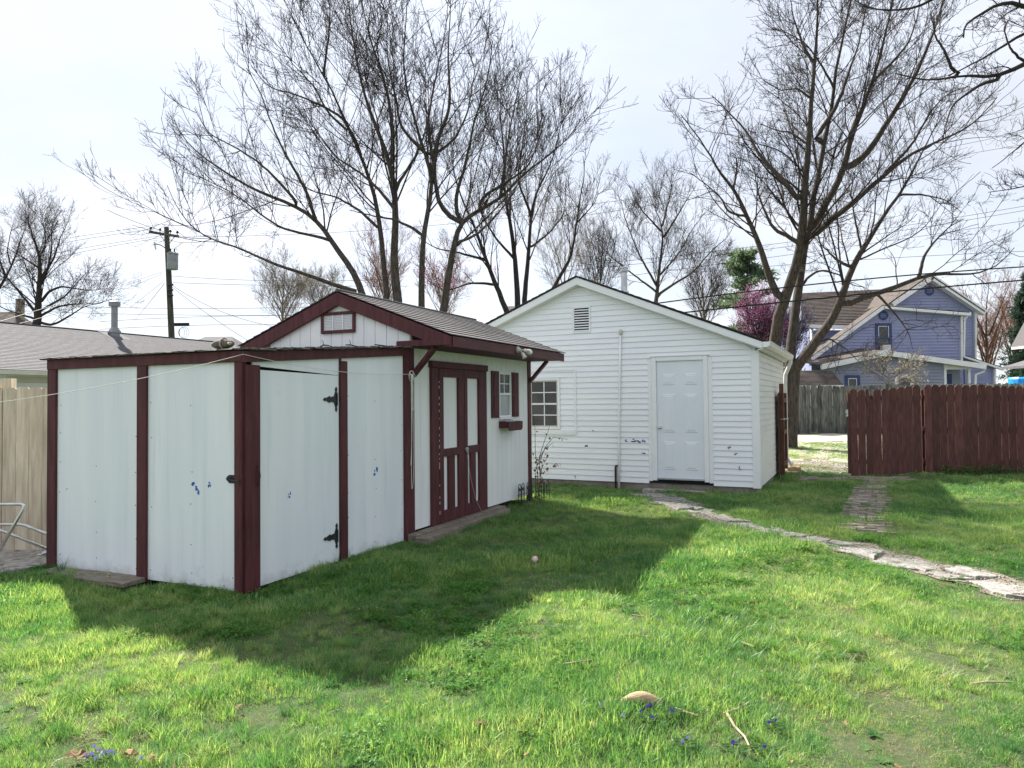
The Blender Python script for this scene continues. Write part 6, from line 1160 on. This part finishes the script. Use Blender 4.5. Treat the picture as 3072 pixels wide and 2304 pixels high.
# ================================================================== GRASS
def grass_mat(name, stops, trans, tr_c, rough=.45, patch=.55, seedoff=0., gloss=.035):
    m, n, b = base(name); L = n.links.new; n.nodes.remove(b); o = n.nodes['Material Output']
    g = nd(n, 'ShaderNodeNewGeometry'); oi = nd(n, 'ShaderNodeObjectInfo')
    z = nd(n, 'ShaderNodeTexNoise', Scale=patch, Detail=5., Roughness=.6); mp = nd(n, 'ShaderNodeMapping'); mp.inputs['Location'].default_value = (seedoff, seedoff*.7, 0); L(g.outputs['Position'], mp.inputs[0]); L(mp.outputs[0], z.inputs['Vector'])
    a = nd(n, 'ShaderNodeMath', operation='MULTIPLY_ADD'); L(oi.outputs['Random'], a.inputs[0]); a.inputs[1].default_value = .46; a.inputs[2].default_value = -.23
    a2 = nd(n, 'ShaderNodeMath', operation='ADD'); L(a.outputs[0], a2.inputs[0]); L(z.outputs['Fac'], a2.inputs[1])
    r = nd(n, 'ShaderNodeValToRGB'); el = r.color_ramp.elements
    while len(el) < len(stops): el.new(.5)
    for e, (p, c) in zip(el, stops): e.position = p; e.color = rgb(c)
    L(a2.outputs[0], r.inputs[0])
    d = nd(n, 'ShaderNodeBsdfDiffuse'); L(r.outputs[0], d.inputs[0])
    t = nd(n, 'ShaderNodeBsdfTranslucent'); mt = nd(n, 'ShaderNodeMix', data_type='RGBA', blend_type='MULTIPLY'); mt.inputs[0].default_value = 1; L(r.outputs[0], mt.inputs[6]); mt.inputs[7].default_value = rgb(tr_c); L(mt.outputs[2], t.inputs[0])
    ms = nd(n, 'ShaderNodeMixShader'); ms.inputs[0].default_value = trans; L(d.outputs[0], ms.inputs[1]); L(t.outputs[0], ms.inputs[2])
    gl = nd(n, 'ShaderNodeBsdfGlossy', Roughness=rough); gl.inputs[0].default_value = (.9, .95, .85, 1); m2 = nd(n, 'ShaderNodeMixShader'); m2.inputs[0].default_value = gloss; L(ms.outputs[0], m2.inputs[1]); L(gl.outputs[0], m2.inputs[2]); L(m2.outputs[0], o.inputs['Surface'])
    return m
GM = grass_mat('lawn_grass', [(.24, (.050, .165, .064)), (.42, (.100, .240, .084)), (.55, (.185, .33, .108)), (.74, (.34, .43, .20))], .52, (1.6, 1.5, .8))
CM = grass_mat('clover_leaf', [(.3, (.05, .15, .025)), (.7, (.10, .24, .045))], .4, (1.5, 1.5, .8), patch=1.2, seedoff=4, gloss=.012)
SM = grass_mat('dry_straw', [(.3, (.24, .18, .10)), (.7, (.42, .34, .20))], .25, (1.2, 1.15, 1.), patch=2., seedoff=9)
def blade_set(g, n, rad, hmin, hmax, wmin, wmax, lean, S=3, droop=.5):
    """n curved blades -> verts, tri/quad arrays (triangles)"""
    a = g.random(n)*6.283; rr = rad*np.sqrt(g.random(n)); c = np.stack([rr*np.cos(a), rr*np.sin(a), 0*a], 1)
    h_ = hmin+(hmax-hmin)*g.random(n)**1.3; w_ = wmin+(wmax-wmin)*g.random(n); az = g.random(n)*6.283; az = np.where(g.random(n) < .6, a+g.normal(size=n)*.7, az); ln = lean*(.25+.9*g.random(n))
    od = np.stack([np.cos(az), np.sin(az), 0*az], 1); sd = np.stack([-np.sin(az+g.normal(size=n)*.8), np.cos(az+g.normal(size=n)*.8), 0*az], 1)
    V = []; 
    for s in range(S+1):
        t = s/S; off = od*(ln*h_*(t**1.7))[:, None]; up = np.zeros((n, 3)); up[:, 2] = h_*(t-droop*ln*t*t*.6); p = c+off+up; ww = (w_*(1-t)**.55*.5)[:, None]
        if s < S: V += [p-sd*ww, p+sd*ww]
        else: V += [p]
    V = np.stack(V, 1); k = 2*S+1; b_ = np.arange(n)[:, None]*k; T = []
    for s in range(S-1): T += [b_+np.array([[2*s, 2*s+1, 2*s+3]]), b_+np.array([[2*s, 2*s+3, 2*s+2]])]
    T.append(b_+np.array([[2*S-2, 2*S-1, 2*S]])); return V.reshape(-1, 3), np.concatenate(T)
def proto(name, V, T, m):
    me = fastmesh(name, V, T); me.materials.append(m); return bpy.data.objects.new(name, me)      # source shape for the instancer; never placed in the scene itself
gg = np.random.default_rng(5)
PG = [proto('tuft_a', *blade_set(gg, 44, .075, .022, .065, .0022, .0038, .75), GM), proto('tuft_b', *blade_set(gg, 38, .07, .03, .085, .0022, .0036, .55), GM), proto('tuft_c', *blade_set(gg, 36, .085, .018, .05, .0024, .0042, 1.0), GM),
      proto('clump_a', *blade_set(gg, 70, .05, .05, .14, .0024, .0040, .75, 4, .6), GM), proto('clump_b', *blade_set(gg, 46, .045, .05, .17, .0028, .0046, .9, 4, .7), GM),
      proto('far_a', *blade_set(gg, 26, .11, .03, .075, .006, .0095, .7), GM), proto('far_b', *blade_set(gg, 22, .12, .025, .06, .006, .010, .9), GM)]
def clover_proto(seed):
    g = np.random.default_rng(seed); V = []; T = []; n = 26
    for k in range(n):
        a = g.random()*6.283; r_ = .07*math.sqrt(g.random()); h_ = .012+.026*g.random(); c = np.array([r_*math.cos(a), r_*math.sin(a), h_]); s = .006+.005*g.random(); ph = g.random()*6.283; tl = g.normal(size=2)*.35
        for j in range(3):
            p = ph+j*2.094; d = np.array([math.cos(p), math.sin(p), tl[0]*math.cos(p)+tl[1]*math.sin(p)])*s; w_ = np.array([-math.sin(p), math.cos(p), 0])*s*.62; i_ = len(V); V += [c, c+d*.7+w_, c+d*1.35+w_*.5, c+d*1.35-w_*.5, c+d*.7-w_]; T += [(i_, i_+1, i_+2), (i_, i_+2, i_+3), (i_, i_+3, i_+4)]
    return proto('clover', np.array(V), np.array(T), CM)
PC = [clover_proto(1), clover_proto(2)]
def straw_proto(seed):
    g = np.random.default_rng(seed); V, T = blade_set(g, 22, .09, .05, .13, .002, .004, 1.2, 3, .3); V[:, 2] = V[:, 2]*.16+.006; return proto('straw', V, T, SM)
PS = [straw_proto(3), straw_proto(4), proto('dead_blades', *blade_set(np.random.default_rng(6), 12, .08, .03, .08, .0024, .004, .9), SM)]
def inside(poly, X, Y):
    c = np.zeros(len(X), bool); n = len(poly)
    for i_ in range(n):
        (xa, ya), (xb, yb) = poly[i_], poly[(i_+1) % n]; k = ((ya > Y) != (yb > Y)) & (X < (xb-xa)*(Y-ya)/(yb-ya+1e-12)+xa); c ^= k
    return c
SHEDP = [S2W(-.0, 0)[:2], S2W(6.15, -.0)[:2], S2W(6.15, 2.1)[:2], S2W(2.5, 2.55)[:2], S2W(0, 2.55)[:2]]
STEPP = [S2W(2.42, -.30)[:2], S2W(4.85, -.27)[:2], S2W(4.85, .1)[:2], S2W(2.42, .1)[:2]]; PLANKP = [S2W(-.27, 1.15)[:2], S2W(-.0, 1.15)[:2], S2W(0, 2.3)[:2], S2W(-.27, 2.3)[:2]]
GARP = [G2W(.0, V0)[:2], G2W(GD, V0)[:2], G2W(GD, V1)[:2], G2W(0, V1)[:2]]; DSLP = [G2W(-.33, .72)[:2], G2W(0, .7)[:2], G2W(0, 1.86)[:2], G2W(-.33, 1.84)[:2]]
PATIO = [tuple(gnd(*p)[:2]) for p in ((-420, 1800), (40, 1722), (150, 1704), (170, 1690), (110, 1650), (-420, 1700))]
def nearpoly(P, W_, X, Y):
    d = np.full(len(X), 9.); 
    for k in range(0, len(P), 2): d = np.minimum(d, np.hypot(X-P[k, 0], Y-P[k, 1])/W_[k])
    return d
def fbm(X, Y, f, seed):
    r_ = np.random.default_rng(seed); v = 0; a = 1.; s = 0
    for o_ in range(4):
        for k in range(3):
            t = r_.random()*6.283; v = v+a*np.sin((X*math.cos(t)+Y*math.sin(t))*f*2**o_*(.7+.6*r_.random())+r_.random()*6.283); s += a*a*.5
        a *= .6
    return v/math.sqrt(s)
def scatter(n, x0, x1, y0, y1, g):
    X = x0+(x1-x0)*g.random(n); Y = y0+(y1-y0)*g.random(n); return X, Y
BARE = [(2095, 2205, .28), (1990, 2190, .15), (2360, 1915, .35), (2640, 1925, .45), (2330, 2110, .2), (330, 2215, .22), (2820, 1960, .3), (2930, 1860, .4), (3010, 1800, .5), (2640, 2080, .25), (2460, 1610, .3), (2520, 1590, .3), (1650, 1560, .3), (300, 2290, .25), (250, 2275, .2), (2700, 2230, .2)]
BAREW = [(*gnd(x, y)[:2], r_) for x, y, r_ in BARE]
def bareness(X, Y):
    b_ = np.zeros(len(X))
    for x, y, r_ in BAREW: b_ = np.maximum(b_, np.exp(-(((X-x)/r_)**2+((Y-y)/(r_*1.2))**2)*1.4))
    return b_
def allowed(X, Y):
    ok = ~inside(SHEDP, X, Y) & ~inside(GARP, X, Y) & ~inside(STEPP, X, Y) & ~inside(PLANKP, X, Y) & ~inside(DSLP, X, Y) & ~inside(PATIO, X, Y)
    return ok
def lawnset(n, y0, y1, g, keep, margin=1.6):
    X, Y = scatter(n, -12, 14, y0, y1, g); k = (np.abs(X) < Y*.74+margin) & allowed(X, Y); X, Y = X[k], Y[k]
    fy = np.where(X > 5.2, 15.4, 40); k = (Y < fy) & (Y < 14.95+9*(X < 5.0)); X, Y = X[k], Y[k]
    dp = nearpoly(PATHS, PW, X, Y); dw = nearpoly(WALK, np.full(60, .23), X, Y); b_ = bareness(X, Y); fb = fbm(X, Y, 2.2, 3)
    dap = ((np.abs(Y-(A0[1]-.05)) < .30) & (X > A0[0]-.1) & (X < A1[0]+.1))
    pr = np.clip((dp-.62)*1.6+.30*fb*(dp < 1.4), .05, 1)*np.clip((dw-.40)*1.8+.3*fb*(dw < 1.4), .16, 1)*np.where(dap, .16, 1)*(1-.28*b_)
    pr *= np.clip(1.0-.12*np.clip(-fb-.6, 0, 1), 0, 1)
    k = g.random(len(X)) < pr*keep; return X[k], Y[k], b_[k], fb[k]
g = np.random.default_rng(77)
PX, PY, KS, SC = [], [], [], []
def push(X, Y, kinds, sc_): PX.append(X); PY.append(Y); KS.append(kinds); SC.append(sc_)
def tall(X, Y): return np.clip(.80+.20*fbm(X, Y, 1.5, 8)+.24*fbm(X, Y, 4.5, 9), .48, 1.5)
X, Y, b_, fb = lawnset(62000, 2.2, 5.6, g, 1.0); push(X, Y, g.integers(0, 3, len(X)), tall(X, Y)*g.uniform(.75, 1.15, len(X))*(1-.4*b_))
X, Y, b_, fb = lawnset(82000, 5.6, 10.5, g, 1.0); push(X, Y, g.choice([0, 1, 2, 5, 6], len(X), p=[.2, .25, .15, .25, .15]), tall(X, Y)*g.uniform(.75, 1.2, len(X))*(1-.4*b_))
X, Y, b_, fb = lawnset(52000, 10.5, 17, g, 1.0, 2.); push(X, Y, g.integers(5, 7, len(X)), tall(X, Y)*g.uniform(.75, 1.2, len(X)))
# taller clumps
X, Y, b_, fb = lawnset(2600, 2.4, 14, g, 1.0); w_ = (fbm(X, Y, 1.5, 8) > .45); X, Y = X[w_], Y[w_]; push(X, Y, g.integers(3, 5, len(X)), g.uniform(.45, .75, len(X)))
# tussocks: dense knots of longer grass with gaps of shade round their feet
X, Y, b_, fb = lawnset(1500, 2.3, 13.5, g, 1.0); sz = g.uniform(.5, 1.0, len(X))**1.3; rp2 = np.repeat(np.arange(len(X)), 9); sp2 = .035+.075*sz[rp2]
push(X[rp2]+g.normal(size=len(rp2))*sp2, Y[rp2]+g.normal(size=len(rp2))*sp2, g.integers(3, 5, len(rp2)), (.40+.42*sz[rp2])*g.uniform(.75, 1.15, len(rp2)))
for (cx, cy, n, r_, s) in ((2200, 1905, 60, .22, 1.15), (2050, 1880, 20, .15, 1.0), (2440, 1960, 26, .18, 1.0), (2700, 2010, 20, .2, .9), (2130, 1600, 34, .25, 1.05), (1800, 1815, 20, .15, 1.), (560, 2240, 30, .15, 1.), (460, 2180, 24, .15, .95), (640, 2020, 24, .2, .9), (200, 2150, 24, .15, .95), (1560, 2150, 16, .12, .9), (900, 2200, 24, .2, .9), (3020, 1460, 40, .5, 1.1), (2700, 1462, 30, .4, 1.15), (2350, 1500, 26, .4, 1.), (150, 1775, 40, .35, 1.0), (380, 1830, 26, .3, .95), (760, 1820, 20, .2, .9), (1180, 1700, 26, .3, .9), (1480, 1590, 30, .3, 1.)):
    c = gnd(cx, cy); push(c[0]+g.normal(size=n)*r_, c[1]+g.normal(size=n)*r_, g.integers(3, 5, n), g.uniform(.7, 1.05, n)*s)
# a fringe of uncut grass along walls and fences
def fringe(a, b, n, off, s0, s1):
    t = g.random(n); X = a[0]+(b[0]-a[0])*t; Y = a[1]+(b[1]-a[1])*t; push(X+g.normal(size=n)*off, Y+g.normal(size=n)*off, g.integers(3, 5, n), g.uniform(s0, s1, n))
fringe(S2W(-.05, 1.2), S2W(-.05, 0), 26, .05, .3, .6); fringe(S2W(0, -.06), S2W(2.4, -.06), 60, .05, .3, .65); fringe(S2W(2.5, -.38), S2W(4.9, -.36), 70, .06, .4, .75); fringe(G2W(-.08, 2.0), G2W(-.08, 4.5), 60, .06, .3, .6); fringe(G2W(-.08, .0), G2W(-.08, .7), 26, .05, .3, .6); fringe((8.6, 14.6), (12.5, 14.75), 120, .08, .5, .95); fringe((-6, 7.6), (-4.6, 7.6), 20, .06, .3, .5)
fringe(gnd(2400, 1400), gnd(2560, 1420), 90, .35, .3, .6)
def instancer(name, X, Y, K, S_, protos, label, cat):
    n = len(X); Z = hgt(X, Y)-.004; me = bpy.data.meshes.new(name); me.vertices.add(n); me.vertices.foreach_set('co', np.stack([X, Y, Z], 1).astype(np.float32).ravel())
    def attr(nm, tp, dat, key): a = me.attributes.new(nm, tp, 'POINT'); a.data.foreach_set(key, dat)
    attr('kind_id', 'INT', K.astype(np.int32), 'value'); attr('size', 'FLOAT', S_.astype(np.float32), 'value')
    rot = np.stack([g.normal(size=n)*.12, g.normal(size=n)*.12, g.random(n)*6.283], 1).astype(np.float32); attr('turn', 'FLOAT_VECTOR', rot.ravel(), 'vector')
    o = link(bpy.data.objects.new(name, me)); tag(o, label, cat, kind='stuff'); o['kind'] = 'stuff'
    ng = bpy.data.node_groups.new(name+'_nodes', 'GeometryNodeTree'); ng.interface.new_socket('Geometry', in_out='INPUT', socket_type='NodeSocketGeometry'); ng.interface.new_socket('Geometry', in_out='OUTPUT', socket_type='NodeSocketGeometry')
    N_ = ng.nodes.new; gi = N_('NodeGroupInput'); go = N_('NodeGroupOutput'); jn = N_('GeometryNodeJoinGeometry'); L = ng.links.new
    def named(nm, tp): x = N_('GeometryNodeInputNamedAttribute'); x.data_type = tp; x.inputs[0].default_value = nm; return x.outputs[0]
    kid, siz, trn = named('kind_id', 'INT'), named('size', 'FLOAT'), named('turn', 'FLOAT_VECTOR')
    for k, p in enumerate(protos):
        oi = N_('GeometryNodeObjectInfo'); oi.inputs[0].default_value = p; oi.inputs['As Instance'].default_value = True
        cm = N_('FunctionNodeCompare'); cm.data_type = 'INT'; cm.operation = 'EQUAL'; L(kid, cm.inputs[2]); cm.inputs[3].default_value = k
        ip = N_('GeometryNodeInstanceOnPoints'); L(gi.outputs[0], ip.inputs['Points']); L(cm.outputs[0], ip.inputs['Selection']); L(oi.outputs['Geometry'], ip.inputs['Instance']); L(trn, ip.inputs['Rotation']); L(siz, ip.inputs['Scale']); L(ip.outputs[0], jn.inputs[0])
    L(jn.outputs[0], go.inputs[0]); md = o.modifiers.new('instancer', 'NODES'); md.node_group = ng; return o
X, Y, K, S_ = map(np.concatenate, (PX, PY, KS, SC)); instancer('lawn_grass', X, Y, K, S_, PG, 'uneven green lawn grass with taller clumps across the yard', 'grass')
X, Y, b_, fb = lawnset(16000, 2.2, 8.5, g, 1.0); w_ = (fbm(X, Y, 1.3, 15)+.3*(X > 0)+.5*g.normal(size=len(X)) > .75)*(1-b_) > .5; X, Y = X[w_], Y[w_]; instancer('clover', X, Y, g.integers(0, 2, len(X)), g.uniform(.8, 1.5, len(X)), PC, 'low patches of clover among the lawn grass', 'clover')
X, Y = scatter(60000, -8, 14, 2.2, 15.2, g); k = (np.abs(X) < Y*.74+1.5) & allowed(X, Y) & (Y < 14.9); X, Y = X[k], Y[k]; b_ = bareness(X, Y); dp = nearpoly(PATHS, PW, X, Y); k = g.random(len(X)) < np.clip(b_*1.0+.14*((dp > .8) & (dp < 1.5))+.03, 0, 1); X, Y = X[k], Y[k]; Xd, Yd, _b, _f = lawnset(15000, 2.2, 12, g, 1.0); X = np.r_[X, Xd]; Y = np.r_[Y, Yd]; instancer('dry_straw', X, Y, np.r_[g.integers(0, 2, len(X)-len(Xd)), np.full(len(Xd), 2)], g.uniform(.4, .9, len(X)), PS, 'dry straw thatch lying in the thin patches of the lawn', 'straw')
# broad-leaved weeds and leaf litter
WM = grass_mat('broad_weed_leaf', [(.3, (.045, .12, .04)), (.7, (.10, .20, .07))], .35, (1.4, 1.4, .8), patch=1.5, seedoff=14, gloss=.006)
def weed_proto(seed):
    g_ = np.random.default_rng(seed); V = []; T = []
    for k in range(9):
        a = k*.698+g_.normal()*.2; l = .035+.03*g_.random(); w__ = l*.24; up = .25+.45*g_.random(); d = np.array([math.cos(a), math.sin(a), 0]); s_ = np.array([-math.sin(a), math.cos(a), 0]); i_ = len(V)
        for t, ww in ((0, .15), (.35, .75), (.7, 1.), (1., .1)): c = d*l*t+np.array([0, 0, l*(up*t-.55*up*t*t)+.006]); V += [c-s_*w__*ww, c+s_*w__*ww]
        for j in range(3): T += [(i_+2*j, i_+2*j+1, i_+2*j+3), (i_+2*j, i_+2*j+3, i_+2*j+2)]
    return proto('weed', np.array(V), np.array(T), WM)
PWD = [weed_proto(1), weed_proto(2), weed_proto(3)]
X, Y, b_, fb = lawnset(5200, 2.2, 11, g, 1.0); k = (fbm(X, Y, 1.7, 33)+.6*g.normal(size=len(X))) > .45; X, Y = X[k], Y[k]; instancer('lawn_weeds', X, Y, g.integers(0, 3, len(X)), g.uniform(.55, 1.05, len(X)), PWD, 'broad-leaved weeds scattered through the lawn grass', 'weeds')
def litter_proto(seed):
    g_ = np.random.default_rng(seed); n = 7; a = np.arange(n)*6.283/n; r_ = .012*(.6+.6*g_.random(n)); V = np.stack([r_*np.cos(a), r_*np.sin(a)*.6, .03+.008*g_.random(n)], 1); V = np.r_[V, [[0, 0, .034]]]; return proto('litter', V, np.array([(k, (k+1) % n, n) for k in range(n)]), M['deadleaf'])
PL = [litter_proto(5), litter_proto(6)]
X, Y, b_, fb = lawnset(1100, 2.2, 12, g, 1.0); instancer('leaf_litter', X, Y, g.integers(0, 2, len(X)), g.uniform(.5, 1.5, len(X)), PL, 'flecks of dead leaf litter lying in the lawn', 'litter')
# grass and stones on the gravel pad beyond the gate
n = 9000; X, Y = scatter(n, 4.9, 16, 15.2, 22.6, g); f = fbm(X, Y, 1.1, 21); k = (f > .05) & (X < Y*.76+1) & ~inside(GARP, X, Y); X, Y = X[k], Y[k]; instancer('alley_grass', X, Y, g.integers(5, 7, len(X)), g.uniform(.5, 1., len(X)), PG, 'thin yellowish grass growing on the gravel pad beyond the gate', 'grass')
def stones():
    n = 5200; X, Y = scatter(n, 5, 15, 14.9, 23, g); k = (X < Y*.76+1) & (X > 4.6+.5*(Y-12.)) ; X, Y = X[k], Y[k]; n = len(X); s = g.uniform(.012, .035, n); Z = hgt(X, Y)+.008
    base_ = np.array([(1, 0, 0), (-1, 0, 0), (0, 1, 0), (0, -1, 0), (0, 0, .7), (0, 0, -.7)]); V = base_[None]*(s[:, None]*(1+.4*g.normal(size=(n, 6))))[:, :, None]; a = g.random(n)*6.28; c_, s_ = np.cos(a)[:, None], np.sin(a)[:, None]; V = np.stack([V[..., 0]*c_-V[..., 1]*s_, V[..., 0]*s_+V[..., 1]*c_, V[..., 2]], -1)+np.stack([X, Y, Z], 1)[:, None]
    F = np.array([(0, 2, 4), (2, 1, 4), (1, 3, 4), (3, 0, 4), (2, 0, 5), (1, 2, 5), (3, 1, 5), (0, 3, 5)]); Q = (np.arange(n)[:, None, None]*6+F[None]).reshape(-1, 3); o = addobj('gravel_stones', fastmesh('gravel_stones', V.reshape(-1, 3), Q), M['stone']); tag(o, 'loose pale gravel stones scattered on the alley pad', 'gravel', kind='stuff')
stones()
def crumbs(name, label, cx, cy, s, m):
    n = len(cx); Z = hgt(cx, cy)+.014; base_ = np.array([(1, 0, 0), (-1, 0, 0), (0, 1, 0), (0, -1, 0), (0, 0, .7), (0, 0, -.7)]); V = base_[None]*(s[:, None]*(1+.4*g.normal(size=(n, 6))))[:, :, None]+np.stack([cx, cy, Z], 1)[:, None]
    F = np.array([(0, 2, 4), (2, 1, 4), (1, 3, 4), (3, 0, 4), (2, 0, 5), (1, 2, 5), (3, 1, 5), (0, 3, 5)]); Q = (np.arange(n)[:, None, None]*6+F[None]).reshape(-1, 3); tag(addobj(name, fastmesh(name, V.reshape(-1, 3), Q), m), label, 'rubble', kind='stuff')
k_ = g.integers(0, 90, 2600); o_ = g.normal(size=2600)*.62; crumbs('path_crumbs', 'small crumbs of broken concrete strewn along the worn path', PATHS[k_, 0]+nrm[k_, 0]*PW[k_]*o_+g.normal(size=2600)*.05, PATHS[k_, 1]+nrm[k_, 1]*PW[k_]*o_+g.normal(size=2600)*.05, g.uniform(.003, .013, 2600), M['slab'])
# weeds along the foot of the stained fence
def weeds(label, x0, x1, y, n, hmax, seed):
    g_ = np.random.default_rng(seed); V = []; T = []
    for k in range(n):
        x = x0+(x1-x0)*g_.random(); yy = y+g_.normal()*.07; z = hmax*g_.random()**1.4+float(hgt(x, yy)); s = .022+.022*g_.random(); a = g_.random()*6.28; d = np.array([math.cos(a), math.sin(a), g_.normal()*.4])*s; w__ = np.array([-math.sin(a), math.cos(a), g_.normal()*.3])*s*.45; c = np.array([x, yy, z]); i_ = len(V)
        V += [c, c+d*.6+w__, c+d*1.4, c+d*.6-w__]; T += [(i_, i_+1, i_+2), (i_, i_+2, i_+3)]
    o = addobj('weeds', fastmesh('weeds', np.array(V), np.array(T)), M['leafgreen']); tag(o, label, 'weeds', kind='stuff')
weeds('dark leafy weeds along the foot of the stained fence', 8.7, 12.6, 14.58, 2600, .20, 1); weeds('small weeds and leaves against the garage foundation', G2W(-.1, 4.4)[0], G2W(-.1, 1.9)[0], G2W(-.1, 3.1)[1], 1, .05, 2) if False else None
for o in list(bpy.data.objects):
    if o.type == 'MESH' and o.data.users == 0: pass
